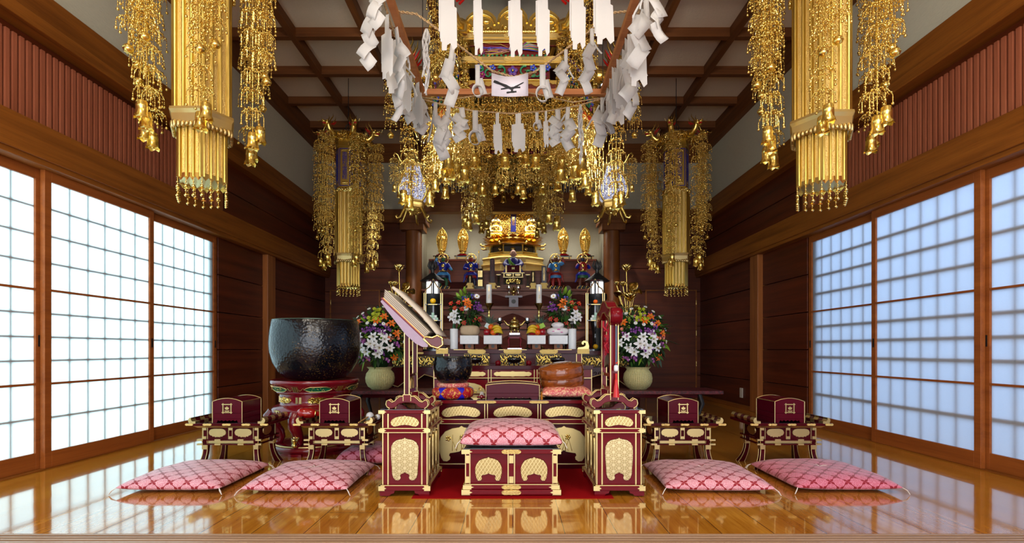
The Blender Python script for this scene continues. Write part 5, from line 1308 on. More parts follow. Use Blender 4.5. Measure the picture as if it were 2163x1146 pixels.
def guardian(px, lab, cols, pose, seed):
    Y = 8.34; r = thing('guardian_statue', lab, 'statue', (WX(px, Y), Y, L1Z), 0, 'painted guardian statues'); face, armor, skirt, sash, leg = cols
    rn = random.Random(seed)
    q = MB()
    for k in range(9):
        a = k * .7; q.sph((.075 * cos(a), .045 * sin(a), .035), (.045, .04, .035 + .01 * rn.random()), 7, 5)
    q.box(-.11, .11, -.06, .06, 0, .03); q.mat(1)
    for k in range(4): q.tube([(-.11 + .07 * k, -.085, .01), (-.09 + .07 * k, -.09, .05), (-.07 + .065 * k, -.08, .065)], .008, 6)
    q.build('rock_base', [ROCK, GOLD], r)
    q = MB()     # one carved figure: legs, skirt, cuirass, arms, head
    q.mat(4); q.tube([(-.045, -.02, .06), (-.05, -.03, .12), (-.035, -.005, .19), (-.03, 0, .25)], [.022, .026, .034, .036], 10); q.tube([(.055, -.02, .06), (.062, -.035, .12), (.04, -.01, .19), (.03, 0, .25)], [.022, .026, .034, .036], 10)
    q.mat(2); q.lathe([(.055, .23), (.088, .20), (.096, .215), (.075, .27), (.060, .315), (.055, .33)], 16, sy=.7)
    q.mat(3); q.lathe([(.060, .27), (.092, .245), (.098, .262), (.066, .30), (.058, .318)], 16, sy=.66)
    q.mat(1); q.lathe([(.056, .30), (.068, .34), (.072, .38), (.076, .42), (.052, .455), (.028, .468), (.024, .48)], 16, sy=.66)
    q.mat(5); q.lathe([(.062, .310), (.066, .318), (.062, .328)], 16, sy=.72); q.sph((0, -.048, .40), (.03, .012, .03), 9, 6); q.sph((0, -.050, .335), (.022, .012, .022), 9, 6); q.lathe([(.04, .462), (.046, .468), (.03, .476)], 14, sy=.8)
    q.mat(0); q.sph((0, -.008, .512), (.034, .036, .042), 12, 9); q.sph((0, -.044, .508), (.008, .008, .010), 6, 5)
    q.mat(6); q.sph((-.013, -.041, .520), .005, 5, 4); q.sph((.013, -.041, .520), .005, 5, 4)
    q.mat(5); q.lathe([(.036, .530), (.040, .538), (.032, .556), (.018, .570), (.022, .582), (.0, .592)], 12)
    ARM = {0: (((-.07, 0, .43), (-.125, -.01, .46), (-.10, -.02, .53)), ((.07, 0, .43), (.115, -.02, .37), (.15, -.03, .33))),
           1: (((-.07, 0, .43), (-.11, -.02, .36), (-.05, -.075, .345)), ((.07, 0, .43), (.115, -.02, .38), (.125, -.07, .42))),
           2: (((-.07, 0, .43), (-.11, -.02, .36), (-.13, -.03, .30)), ((.07, 0, .43), (.13, -.01, .46), (.11, -.03, .53))),
           3: (((-.07, 0, .43), (-.105, -.02, .37), (-.075, -.07, .42)), ((.07, 0, .43), (.105, -.02, .37), (.075, -.07, .41)))}[pose]
    for a in ARM:
        q.mat(1); q.tube([a[0], ((Vector(a[0]) + Vector(a[1])) / 2), a[1]], [.034, .034, .028], 9); q.mat(3); q.tube([a[1], ((Vector(a[1]) + Vector(a[2])) / 2), a[2]], [.028, .024, .018], 9); q.mat(0); q.sph(a[2], .017, 8, 6)
    for s in (-1, 1):
        q.mat(3); q.tube([(s * .06, .01, .30), (s * .10, .0, .25), (s * .105, -.01, .18), (s * .13, -.005, .13)], [.012, .02, .018, .006], 7, flat=.5)
    q.build('figure', [face, armor, skirt, sash, leg, GOLD, BLACK], r)
    q = MB(); q.tube([(.085 * cos(t * pi / 16), .03, .525 + .085 * sin(t * pi / 16)) for t in range(32)], .008, 6, True)
    for k in range(7):
        a = .25 + k * .44; q.tube([(.088 * cos(a), .03, .525 + .088 * sin(a)), (.104 * cos(a + .08), .03, .525 + .104 * sin(a + .08))], [.007, .002], 5)
    q.tube([(0, .03, .50), (0, .03, .44)], .005, 5); q.build('gold_halo', GOLDP, r)
    if pose == 1:
        q = MB(); q.tube([(.125, -.08, .12), (.135, -.08, .60)], .005, 6); q.prism([(.135, .66), (.122, .62), (.135, .59), (.148, .62)], -.083, -.077, 'xz'); q.build('staff', GOLD, r)
guardian(936, 'painted guardian statue with a green face and raised left arm, leftmost on the altar', (PG, PB, PN, PLB, PG), 0, 1)
guardian(995, 'painted guardian statue with a red face and gold staff, second from left on the altar', (PR, PB, PR, PB, PN), 1, 2)
guardian(1174, 'brown faced painted guardian statue in a sky blue skirt, third from left on the altar', (PBR, PLB, PLB, PR, PR), 2, 3)
guardian(1231, 'painted guardian statue with a navy face and red cuirass, rightmost on the altar', (PN, PR, PG, PB, PBR), 3, 4)

# ---- four gold bodhisattvas on the upper shelf
def lotus(m, R, h, n, z0=0, flare=1.25, rows=2):
    """ring of lotus petals as small curved scales"""
    for rw in range(rows):
        for k in range(n):
            a = 2 * pi * (k + .5 * rw) / n; hw = pi / n * 1.05; vs = []
            for t in range(5):
                u = t / 4; rr = R * (.72 + (flare - .72) * u ** .8) * (1 - .04 * rw); z = z0 + h * (u if u < .9 else .9 + (u - .9) * .4) + rw * h * .12; w = hw * (sin(pi * (.22 + .78 * u)) ** .7 if u < 1 else .05)
                for s in (-1, 0, 1):
                    r2 = rr * (1.0 if s else 1.06); vs.append((r2 * cos(a + s * w), r2 * sin(a + s * w), z))
            fs = []
            for t in range(4):
                for s in range(2): fs.append((t * 3 + s, t * 3 + s + 1, t * 3 + 3 + s + 1, t * 3 + 3 + s))
            m.add(vs, fs, True)
BO0 = None
for i, (px, lab) in enumerate(((933, 'small gold standing figure in a flame shaped halo, leftmost on the upper shelf'), (977.5, 'small gold standing figure in a flame shaped halo, second from left on the upper shelf'), (1190, 'small gold standing figure in a flame shaped halo, third from left on the upper shelf'), (1236.5, 'small gold standing figure in a flame shaped halo, rightmost on the upper shelf'))):
    Y = 8.95; loc = (WX(px, Y), Y, 2.3655)
    if BO0: dup(BO0, loc, label=lab); continue
    BO0 = r = thing('gold_statue', lab, 'statue', loc, 0, 'gold standing statues')
    q = MB(); q.box(-.135, .135, -.10, .10, 0, .010); q.box(-.12, .12, -.085, .085, .01, .062); q.box(-.14, .14, -.105, .105, .060, .072); p = q.build('black_plinth', LAQB, r)
    g = MB(); g.box(-.085, .085, -.088, -.084, .018, .052)
    for x in (-.115, .115): g.box(x - .012, x + .012, -.088, -.084, .012, .058)
    g.build('gold_plates', GOLDF, p)
    q = MB(); q.lathe([(.10, .072), (.105, .08), (.10, .10), (.075, .105)], 8, a0=pi / 8, smooth=False); q.build('red_base', LAQ, r)
    q = MB(); q.lathe([(.055, .105), (.07, .115), (.05, .13), (.045, .145), (.066, .165), (.07, .175), (.05, .18), (0, .18)], 20); lotus(q, .05, .035, 10, .14, 1.45, 1); q.build('lotus_base', GOLD, r)
    out = [(0, .60), (.02, .575), (.05, .54), (.075, .495), (.092, .44), (.095, .38), (.088, .31), (.072, .24), (.055, .185)]; out = mirror(out)
    q = MB(); q.prism(out, .035, .048, 'xz', inset=.006); p = q.build('flame_halo', GOLDC, r)
    g = MB(); g.tube([(x, .036, z) for x, z in out], .006, 6, False); g.tube([(.05 * cos(t * .45), .028, .49 + .05 * sin(t * .45)) for t in range(14)], .004, 6, True); g.build('halo_rim', GOLD, p)
    q = MB(); q.lathe([(.042, .18), (.046, .19), (.036, .23), (.040, .28), (.036, .33), (.032, .36), (.044, .40), (.046, .425), (.026, .445), (.013, .455)], 16, sy=.75)
    q.sph((0, 0, .482), (.023, .025, .029), 12, 9); q.tube([(0, 0, .505), (0, 0, .525), (0, 0, .54)], [.014, .012, .004], 8); q.sph((0, -.024, .478), (.005, .006, .007), 6, 5)
    for s in (-1, 1):
        q.tube([(s * .045, 0, .425), (s * .058, -.015, .375), (s * .03, -.05, .385), (s * .004, -.055, .415)], [.016, .016, .012, .008], 8); q.tube([(s * .05, -.005, .37), (s * .056, -.005, .29), (s * .048, -.01, .20)], [.012, .010, .006], 6, flat=.6)
    for k in range(4): q.tube([(-.03 + .02 * k, -.030, .33), (-.028 + .02 * k, -.034, .26), (-.03 + .02 * k, -.036, .19)], .003, 5)
    q.build('figure', GOLD, r)

# ---- golden dais
DY = 8.93; r = thing('golden_dais', 'large tiered gold lotus dais in the centre of the altar recess', 'dais', (WX(1083.5, DY), DY, 2.1055)); k = DY / F
def octa(R, z): return (R, z)
q = MB(); q.lathe([(.60, 0), (.61, .02), (.58, .03), (.575, .12), (.60, .13), (.60, .15), (.57, .165), (.56, .24), (.585, .25), (.56, .275), (.50, .29), (.47, .30)], 8, a0=pi / 8, smooth=False, sy=.72); q.build('lower_tier', GOLDCF, r)
q = MB(); q.lathe([(.47, .30), (.48, .315), (.43, .325), (.43, .345), (.47, .35), (.47, .365), (.41, .37)], 8, a0=pi / 8, smooth=False, sy=.72); q.build('waist_moulding', GOLD, r)
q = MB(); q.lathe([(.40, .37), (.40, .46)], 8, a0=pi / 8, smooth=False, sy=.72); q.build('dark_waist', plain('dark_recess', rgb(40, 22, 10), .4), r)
q = MB()
for s in range(8):
    a = pi / 8 + s * pi / 4; q.tube([(.43 * cos(a), .43 * .72 * sin(a), .37), (.43 * cos(a), .43 * .72 * sin(a), .47)], .016, 6)
q.build('waist_pillar', GOLD, r)
q = MB(); q.sph((0, -.40 * .72, .41), (.045, .02, .03), 10, 7); q.sph((-.22, -.36 * .72, .41), (.035, .02, .03), 10, 7); q.sph((.22, -.36 * .72, .41), (.035, .02, .03), 10, 7); q.build('crouching_lion', BRASS, r)
q = MB(); q.lathe([(.44, .465), (.53, .48), (.55, .50), (.50, .51), (.46, .53)], 8, a0=pi / 8, smooth=False, sy=.72)
for s in range(8):
    a = pi / 8 + s * pi / 4; q.tube([(.50 * cos(a), .36 * sin(a), .49), (.58 * cos(a), .42 * sin(a), .485), (.62 * cos(a), .45 * sin(a), .505), (.60 * cos(a), .43 * sin(a), .525)], [.02, .018, .014, .006], 6)
q.build('flared_cornice', GOLD, r)
q = MB(); q.lathe([(.34, .51), (.40, .54), (.425, .60), (.44, .655), (0, .665)], 36, sy=.72); lo = MB(); q.build('lotus_core', GOLD, r)
q = MB(); q.at(sc=(1, .72, 1)); lotus(q, .46, .075, 20, .525, 1.12, 1); lotus(q, .47, .075, 20, .585, 1.1, 1); q.build('lotus_petals', goldm('gold_amber', (.75, .40, .07, 1), .28), r)
DT = 2.1055 + .665
# pierced gold screen, stele and the two seated buddhas
r = thing('golden_screen', 'pierced gold screen rising behind the two seated gold figures', 'screen', (WX(1083.5, DY), DY + .215, DT - .002))
q = MB(); q.prism([(-.38, 0), (.38, 0), (.42, .25), (.36, .45), (.2, .55), (0, .58), (-.2, .55), (-.36, .45), (-.42, .25)][::1], -.01, .012, 'xz'); q.build('backplate', GOLD, r)
q = MB(); rn = random.Random(5)
for j in range(13):
    for i in range(17):
        x = -.40 + .05 * i + (.025 if j % 2 else 0); z = .02 + .042 * j
        if abs(x) > .40 - max(0, z - .3) * .5 or (x / .42) ** 2 + ((z - .25) / .36) ** 2 > 1.1: continue
        q.tube(spiral(x, z, .024, 1.1, 1 if (i + j) % 2 else -1, -.016, rn.random() * 6, 7), .0055, 4)
q.build('gold_scrollwork', GOLDP, r)
q = MB()
for j in range(13):
    for i in range(17):
        x = -.375 + .05 * i - (.025 if j % 2 else 0); z = .041 + .042 * j
        if (x / .38) ** 2 + ((z - .25) / .32) ** 2 > 1: continue
        q.sph((x, -.011, z), (.010, .004, .009), 6, 4)
q.build('pierced_hole', plain('hole_dark', rgb(46, 26, 8), .7), r)
r = thing('gold_stele', 'tall gold stele with a blue inscribed strip between the two gold figures', 'stele', (WX(1084.5, DY), DY + .10, DT - .002))
q = MB(); q.lathe([(.07, 0), (.085, .01), (.06, .04), (.075, .055), (.05, .08), (0, .085)], 20); q.build('lotus_foot', GOLD, r)
q = MB(); q.box(-.105, .105, -.02, .02, .07, .56); q.box(-.115, .115, -.022, .022, .08, .12); q.build('gold_frame', GOLDC, r, bevel=.004)
q = MB(); q.box(-.045, .045, -.026, -.019, .125, .55); q.build('blue_strip', plain('lapis', rgb(30, 40, 130), .3), r)
text_part(MANTRA, .056, GOLDP, r, (0, -.0275, .53), space=.72)
q = MB(); q.box(-.085, -.004, -.15, -.09, .0, .075); q.box(.004, .085, -.15, -.09, 0, .075); p = q.build('scripture_case', LAQB, r)
g = MB(); g.box(-.076, -.012, -.153, -.149, .012, .066); g.box(.012, .076, -.153, -.149, .012, .066); g.build('gold_plates', GOLDF, p)
BU = None
for px, lab in ((1047.5, 'seated gold buddha figure left of the blue strip'), (1122, 'seated gold buddha figure right of the blue strip')):
    Y = DY - .06; loc = (WX(px, Y), Y, DT)
    if BU: dup(BU, loc, label=lab); continue
    BU = r = thing('buddha_statue', lab, 'statue', loc, 0, 'seated gold figures'); r.scale = (.94, .94, .94)
    q = MB()
    q.sph((-.065, -.02, .040), (.075, .075, .038), 14, 9); q.sph((.065, -.02, .040), (.075, .075, .038), 14, 9); q.sph((0, -.06, .038), (.075, .05, .032), 14, 9)
    q.lathe([(.085, .03), (.092, .08), (.088, .13), (.098, .175), (.092, .205), (.05, .235), (.028, .245), (.026, .262)], 20, sy=.68)
    for s in (-1, 1): q.tube([(s * .088, 0, .195), (s * .108, -.01, .13), (s * .085, -.055, .085), (s * .02, -.085, .085)], [.030, .034, .028, .014], 10)
    q.sph((0, -.095, .088), (.026, .014, .012), 8, 6); q.tube([(-.05, -.055, .21), (0, -.07, .14), (.045, -.062, .10)], .006, 5); q.tube([(.05, -.055, .21), (.03, -.068, .15), (0, -.075, .12)], .006, 5)
    q.sph((0, -.004, .293), (.036, .038, .043), 14, 10); q.sph((0, -.042, .289), (.006, .007, .010), 6, 5); q.sph((-.037, 0, .288), (.006, .010, .018), 6, 5); q.sph((.037, 0, .288), (.006, .010, .018), 6, 5)
    q.build('figure', GOLD, r)
    q = MB(); q.sph((0, .006, .313), (.039, .040, .036), 14, 9); q.sph((0, .006, .350), .020, 10, 7); q.build('hair', plain('statue_hair', rgb(40, 28, 20), .5), r)
    q = MB(); q.lathe([(.070, -.005), (.078, 0), (.070, .005)], 28); o = q.build('halo_ring', GOLDP, r); o.rotation_euler = (pi / 2, 0, 0); o.location = (0, .05, .30)

# ---- seated priest statue behind a red box on a little gold table
PY = 8.36; PX = WX(1084, PY)
r = thing('statue_table', 'small gold and black lacquered table carrying the seated priest statue', 'table', (PX, PY, L1Z), 0)
q = MB(); q.box(-.26, .26, -.20, .16, 0, .035); q.box(-.20, .20, -.17, .14, .035, .075); q.build('wooden_base', W_ALTAR, r, bevel=.003)
q = MB(); q.box(-.155, .155, -.14, .14, .075, .20); q.build('body', LAQB, r)
plate(r, 'wide', .24, .105, 0, .085, -.14, GOLDC)
q = MB(); q.box(-.165, .165, -.15, .15, .195, .212); q.box(-.155, .155, -.14, .14, .212, .262); q.box(-.185, .185, -.165, .15, .262, .275); q.build('upper_frieze', LAQB, r)
for x in (-.075, .075): plate(r, 'bean', .10, .036, x, .219, -.14, GOLDF)
g = MB(); g.box(-.166, .166, -.154, -.149, .196, .206); g.box(-.186, .186, -.169, -.164, .263, .274)
for x in (-.15, 0, .15): g.box(x - .008, x + .008, -.145, -.139, .212, .262)
g.build('edge_trim', GOLDF, r)
for s in (-1, 1):
    q = MB(); q.box(s * .24 - .018, s * .24 + .018, -.12, -.06, .035, .235); q.box(s * .24 - .035, s * .24 + .035, -.135, -.05, .235, .250); p = q.build('side_post', LAQB, r)
    g = MB(); g.box(s * .24 - .036, s * .24 + .036, -.139, -.134, .236, .249); g.box(s * .24 - .025, s * .24 + .025, -.139, -.05, .035, .055); g.build('gold_cap', GOLDF, p)
r = thing('sutra_box', 'small dark red box with a gold crest in front of the seated priest statue', 'box', (PX, PY - .112, L1Z + .2755))
q = MB(); q.box(-.115, .115, -.05, .05, 0, .115); q.build('body', LAQM, r, bevel=.003)
q = MB(); q.box(-.022, -.006, -.053, -.049, .05, .085); q.box(.006, .022, -.053, -.049, .05, .085); q.box(-.022, .022, -.053, -.049, .062, .073); q.build('crest', GOLDF, r)
for x in (-.115, .115): MB().box(x - .012, x + .012, -.054, -.048, 0, .115).build('corner_fitting', GOLDF, r)
r = thing('priest_statue', 'painted statue of a bald seated priest in blue and green robes', 'statue', (PX, PY + .05, L1Z + .2755))
ROB = C_('robe_purple_blue', 44, 40, 120); STO = C_('stole_green', 96, 150, 40); WHT = C_('robe_white', 210, 206, 200)
q = MB(); q.mat(0); q.lathe([(.16, 0), (.17, .05), (.14, .10), (.115, .15), (.108, .20), (.09, .245), (.05, .275), (.030, .285)], 22, sy=.7)
for s in (-1, 1): q.mat(0); q.tube([(s * .095, 0, .235), (s * .135, -.02, .17), (s * .10, -.08, .12), (s * .035, -.105, .125)], [.036, .046, .044, .026], 10)
q.mat(1); q.tube([(-.075, -.055, .255), (-.055, -.085, .19), (0, -.10, .13), (.05, -.105, .10)], [.022, .034, .040, .034], 9, flat=.5); q.tube([(-.02, -.09, .18), (-.06, -.105, .10), (-.09, -.10, .04)], [.03, .038, .034], 9, flat=.6)
q.mat(2); q.tube([(-.03, -.045, .285), (0, -.06, .262), (.03, -.045, .285)], .010, 6)
q.mat(3); q.sph((-.035, -.115, .125), (.02, .018, .018), 8, 6); q.sph((.04, -.115, .125), (.02, .018, .018), 8, 6); q.lathe([(.028, .275), (.026, .30)], 12)
q.sph((0, -.01, .345), (.050, .054, .062), 16, 12); q.sph((0, -.062, .34), (.009, .010, .013), 7, 5)
for s in (-1, 1): q.sph((s * .051, -.004, .338), (.008, .014, .022), 7, 6)
q.mat(4); q.sph((-.019, -.056, .355), (.008, .004, .003), 6, 4); q.sph((.019, -.056, .355), (.008, .004, .003), 6, 4); q.sph((0, -.058, .316), (.016, .005, .003), 6, 4)
q.build('figure', [ROB, STO, WHT, SKIN, HAIRB], r)

# ---- memorial tablets
def tablet(px, y0, y1, wpx, lab, gold_base=True, round_top=False, mat=None, Y=8.195, txt=MANTRA, tmat=None, panel=False):
    k = Y / F; r = thing('memorial_tablet', lab, 'tablet', (WX(px, Y), Y, L1Z)); h = (y1 - y0) * k; w = wpx * k; hb = .10 if gold_base else .02
    if gold_base:
        q = MB(); q.box(-w * .95, w * .95, -.05, .05, 0, .018); q.box(-w * .6, w * .6, -.035, .035, .018, .06); q.box(-w * .85, w * .85, -.045, .045, .06, .078); q.box(-w * .7, w * .7, -.04, .04, .078, hb); q.build('stepped_base', GOLDCF, r)
    else:
        q = MB(); q.box(-w * .8, w * .8, -.05, .05, 0, .03); q.build('foot', LAQB, r)
    out = [(w / 2, hb), (w / 2, h - w * .3), (w * .35, h - w * .08), (0, h), (-w * .35, h - w * .08), (-w / 2, h - w * .3), (-w / 2, hb)] if round_top else [(w / 2, hb), (w / 2, h), (-w / 2, h), (-w / 2, hb)]
    q = MB(); q.prism(out, -.014, .014, 'xz'); q.build('slab', mat or LAQB, r, bevel=.002)
    if panel:
        g = MB()
        for i in range(3):
            for j in range(2): g.box(-w * .42 + w * .30 * i, -w * .18 + w * .30 * i, -.017, -.013, hb + .03 + (h - hb) * .46 * j, hb + (h - hb) * (.42 + .46 * j))
        g.build('gold_columns', GOLDF, r)
    else: text_part(txt, min(w * .62, (h - hb) / len(txt) * .95), tmat or GOLDF, r, (0, -.0155, h - w * .32), space=.80)
tablet(993, 581, 611, 9, 'low black tablet with a gold base in front of the red faced guardian')
tablet(1014.5, 567, 611, 11, 'black tablet with three columns of gold writing beside the red faced guardian', False, False, LAQB, 8.20, panel=True)
tablet(1040, 546, 611, 10, 'tall dark round topped tablet on a gold base left of the priest statue', True, True, plain('tablet_brown', rgb(58, 26, 30), .5), tmat=plain('tablet_dim_text', rgb(120, 70, 60), .5))
tablet(1126, 573, 611, 8, 'slim black tablet with gold writing on a gold base right of the priest statue')
tablet(1149, 562, 611, 10, 'tall navy tablet with gold writing on a gold base beside the brown faced guardian', True, False, plain('tablet_navy', rgb(26, 32, 62), .4))
o = MB().prism([(-.052, 0), (.052, 0), (.052, .28), (.045, .33), (.025, .355), (0, .362), (-.025, .355), (-.045, .33), (-.052, .28)], -.012, .012, 'xz').build('wooden_tablet', W_GREY, bevel=.002)
o.location = (WX(1200, 7.9), 7.9, 1.4255); tag(o, 'plain weathered round topped wooden board standing on a lower altar step', 'wooden board')
# purple stand with silver cups in front
SY = 7.72; r = thing('cup_stand', 'small purple lacquered stand with a round hole below the priest statue', 'stand', (WX(1085, SY), SY, 1.4255)); PUR = plain('purple_lacquer', rgb(66, 46, 78), .3, coat=.4)
q = MB(); q.box(-.07, .07, -.06, .06, 0, .15); q.box(-.075, .075, -.065, .065, 0, .012); q.build('pedestal', PUR, r); q = MB(); q.box(-.13, .13, -.08, .08, .15, .17); q.box(-.13, .13, -.082, -.076, .165, .178); q.build('tray', PUR, r)
q = MB(); q.prism([(.034 * cos(t * pi / 8), .09 + .034 * sin(t * pi / 8)) for t in range(16)], -.062, -.059, 'xz'); q.build('round_hole', BLACK, r)
CU = None
for x, lab in ((-.072, 'silver goblet at the left of the purple stand'), (.072, 'silver goblet at the right of the purple stand')):
    loc = (WX(1085, SY) + x, SY - .01, 1.4255 + .1785)
    if CU: dup(CU, loc, label=lab); continue
    CU = r = thing('goblet', lab, 'goblet', loc, 0, 'silver goblets'); q = MB(); q.lathe([(0, 0), (.030, 0), (.030, .008), (.012, .02), (.009, .07), (.016, .08)], 16); q.build('stem', SILVER, r); q = MB(); q.lathe([(.014, .08), (.034, .10), (.040, .13), (.036, .16), (.030, .16), (.030, .12), (0, .10)], 18); q.build('cup', SILVER, r)
r = thing('brass_censer', 'small brass censer between the two silver goblets', 'censer', (WX(1085, SY), SY - .02, 1.4255 + .1785)); q = MB(); q.lathe([(0, 0), (.028, 0), (.02, .02), (.042, .045), (.046, .075), (.035, .09), (0, .09)], 18); q.build('bowl', BRASS, r); q = MB(); q.lathe([(.036, .09), (.03, .11), (.012, .125), (.014, .14), (0, .15)], 14); q.build('lid', BRASS, r)
# ================================================================== hanging gold ornaments
GOLDS_ = goldm('gold_chain', (.88, .65, .19, 1), .22)
_cache = {}
def inst(key, fn, name, parent, loc=(0, 0, 0), rz=0, sc=1.0):
    """first call builds the mesh, later calls copy the object (sharing its mesh)"""
    if key not in _cache:
        o = fn(name); _cache[key] = o
    else:
        o = _cache[key].copy(); COL.objects.link(o); o.name = name
    o.parent = parent; o.location = loc; o.rotation_euler = (0, 0, rz); o.scale = (sc, sc, sc); return o
def umbrella(m, c, R, n=6, drop=.05, seed=0):
    rn = random.Random(seed); cx, cy, cz = c; s = R / .09
    m.sph((cx, cy, cz + .004 * s), (.013 * s, .013 * s, .008 * s), 6, 4)
    for k in range(n):
        a = 2 * pi * k / n + seed; ux, uy = cos(a), sin(a)
        P = [(.006, .0), (.030, .012), (.055, .004), (.078, -.022), (.088, -.046)]
        m.tube([(cx + ux * r * s, cy + uy * r * s, cz + z * s) for r, z in P], .0030 * s, 4, cap=False)
        for side in (-1, 1):      # filigree curls to both sides of the arm
            b = a + side * .42
            m.tube([(cx + ux * .05 * s, cy + uy * .05 * s, cz + .002 * s), (cx + cos(b) * .062 * s, cy + sin(b) * .062 * s, cz - .006 * s), (cx + cos(b) * .074 * s, cy + sin(b) * .074 * s, cz - .026 * s), (cx + cos(a + side * .26) * .076 * s, cy + sin(a + side * .26) * .076 * s, cz - .030 * s)], .0026 * s, 4, cap=False)
        for rr_, zz_, ww_ in ((.036, .011, .008), (.060, .002, .010), (.080, -.026, .009)): m.sph((cx + ux * rr_ * s, cy + uy * rr_ * s, cz + zz_ * s), (ww_ * s, ww_ * s, ww_ * .7 * s), 5, 4)
        for side in (-1, 1): m.sph((cx + cos(a + side * .4) * .064 * s, cy + sin(a + side * .4) * .064 * s, cz - .010 * s), (.007 * s, .007 * s, .009 * s), 5, 4)
        d = drop * (.7 + .6 * rn.random()); x, y, z = cx + ux * .088 * s, cy + uy * .088 * s, cz - .046 * s
        m.tube([(x, y, z), (x, y, z - d)], .0016, 3, cap=False)
        m.sph((x, y, z - d * .35), .0045, 5, 4); m.sph((x, y, z - d * .65), .004, 5, 4); m.sph((x, y, z - d - .006), .0085, 6, 5)
        if k % 2 == 0:
            x, y = cx + ux * .045 * s, cy + uy * .045 * s; m.tube([(x, y, cz), (x, y, cz - d * 1.3)], .0016, 3, cap=False); m.sph((x, y, cz - d * .8), .0045, 5, 4); m.sph((x, y, cz - d * 1.3 - .005), .008, 6, 5)
def strand_fn(n, sp, R, var=0, taper=0.0):
    def fn(name):
        m = MB(); m.lathe([(0, .0), (.012, -.002), (.022, -.012), (.0, -.010)], 8)
        L = n * sp + .03; q = int(L / .022)
        m.tube([(0, 0, 0), (0, 0, -L)], .0016, 3, cap=False)
        for i in range(q): m.sph((0, 0, -.012 - i * .022), .0042, 4, 3)
        for i in range(n): umbrella(m, (0, 0, -.02 - sp * i), R * (1 - .12 * ((i + var) % 2) + .25 * taper * (i / max(n - 1, 1))), 6, .042 * R / .08 + .01, i * .5 + var)
        return m.build(name, GOLDS_)
    return fn
def bell_fn(h, R):
    def fn(name):
        m = MB(); m.lathe([(0, .0), (.10 * R, -.0), (.25 * R, -.04 * h), (.62 * R, -.06 * h), (.74 * R, -.12 * h), (.78 * R, -.30 * h), (.80 * R, -.31 * h), (.80 * R, -.36 * h), (.78 * R, -.37 * h), (.80 * R, -.70 * h), (.95 * R, -.84 * h)], 18)
        for k in range(6):
            a = 2 * pi * k / 6; w = pi / 6; vs = []; pr = [(.93, -.80), (.98, -.90), (1.10, -1.0)]
            for i, (r, z) in enumerate(pr):
                ww = w * (1, .95, .15)[i]
                for s in (-1, 0, 1): vs.append((r * R * cos(a + s * ww), r * R * sin(a + s * ww), z * h))
            m.add(vs, [(0, 1, 4, 3), (1, 2, 5, 4), (3, 4, 7, 6), (4, 5, 8, 7)], True)
        m.tube([(0, 0, .02), (0, 0, 0)], .002, 4); m.sph((0, 0, -.86 * h), .25 * R, 7, 5)
        return m.build(name, GOLD)
    return fn
def ball_fn(R):
    def fn(name):
        m = MB(); m.sph((0, 0, -R), (R, R, R * .92), 14, 10); m.lathe([(.99 * R, -1.08 * R), (1.08 * R, -1.0 * R), (.99 * R, -.92 * R)], 16); m.box(-.8 * R, .8 * R, -.10 * R, .10 * R, -1.95 * R, -1.85 * R); m.tube([(0, 0, .012), (0, 0, -.002)], .003, 4)
        return m.build(name, GOLD)
    return fn
def strand(parent, loc, n, sp, R, end=None, var=0, rz=0.0, two=False, es=1.0, taper=0.0):
    s = inst(('s', n, sp, R, var, taper), strand_fn(n, sp, R, var, taper), 'bead_strand', parent, loc, rz)
    L = n * sp + .03
    if end == 'bell':
        inst(('bell', es), bell_fn(.105 * es, .036 * es), 'bell', s, (0, 0, -L))
        if two: inst(('bell', es), bell_fn(.105 * es, .036 * es), 'bell', s, (R * .55, R * .2, -L + .045))
    elif end == 'ball': inst(('ball', es), ball_fn(.026 * es), 'round_bell', s, (0, 0, -L))
    return s
def dragon_fn(name):
    """dragon head and neck reaching out along +x; mouth open"""
    m = MB()
    m.mat(0); m.tube([(-.16, 0, -.10), (-.10, 0, -.03), (-.04, 0, -.035), (.02, 0, -.05), (.06, 0, -.01), (.075, 0, .03)], [.035, .042, .04, .036, .032, .03], 10)
    for k in range(7): m.sph((-.13 + .03 * k, 0, -.02 + .012 * sin(k)), (.014, .008, .022), 5, 4)
    m.sph((.085, 0, .045), (.042, .034, .030), 10, 7); m.sph((.13, 0, .042), (.034, .024, .017), 9, 6); m.sph((.155, 0, .052), (.012, .020, .010), 7, 5)
    m.tube([(.09, 0, .018), (.12, 0, .008), (.145, 0, .006)], [.02, .017, .010], 8)
    m.mat(1); m.sph((.128, 0, .024), (.030, .017, .010), 8, 5)
    m.mat(0)
    for s in (-1, 1):
        m.tube([(.07, s * .02, .065), (.05, s * .028, .10), (.03, s * .034, .135), (.035, s * .036, .165)], [.008, .007, .005, .001], 5)
        m.sph((.108, s * .024, .062), (.010, .008, .010), 6, 5); m.tube([(.15, s * .014, .045), (.19, s * .03, .03), (.20, s * .04, .06)], [.003, .002, .001], 4)
        m.mat(1)
        for j in range(2): m.tube([(.045 - .022 * j, s * .030, .035), (.025 - .022 * j, s * .038, .055 + .006 * j), (.012 - .024 * j, s * .040, .082 + .008 * j)], [.007, .006, .001], 5)
        m.mat(0); m.tube([(.03, s * .034, .06), (.005, s * .042, .10), (.0, s * .044, .14)], [.006, .005, .001], 5); m.mat(1)
        m.mat(0)
        m.tube([(-.02, s * .03, -.05), (.01, s * .05, -.10), (.05, s * .045, -.115)], [.018, .013, .008], 6)
        for j in range(3): m.tube([(.05, s * .045, -.115), (.075, s * (.03 + .015 * j), -.13), (.078, s * (.03 + .015 * j), -.15)], [.006, .005, .001], 4)
    return m.build(name, [GOLD, REDB])
def hexpts(R, a0=0.0): return [(R * cos(a0 + k * pi / 3), R * sin(a0 + k * pi / 3)) for k in range(6)]
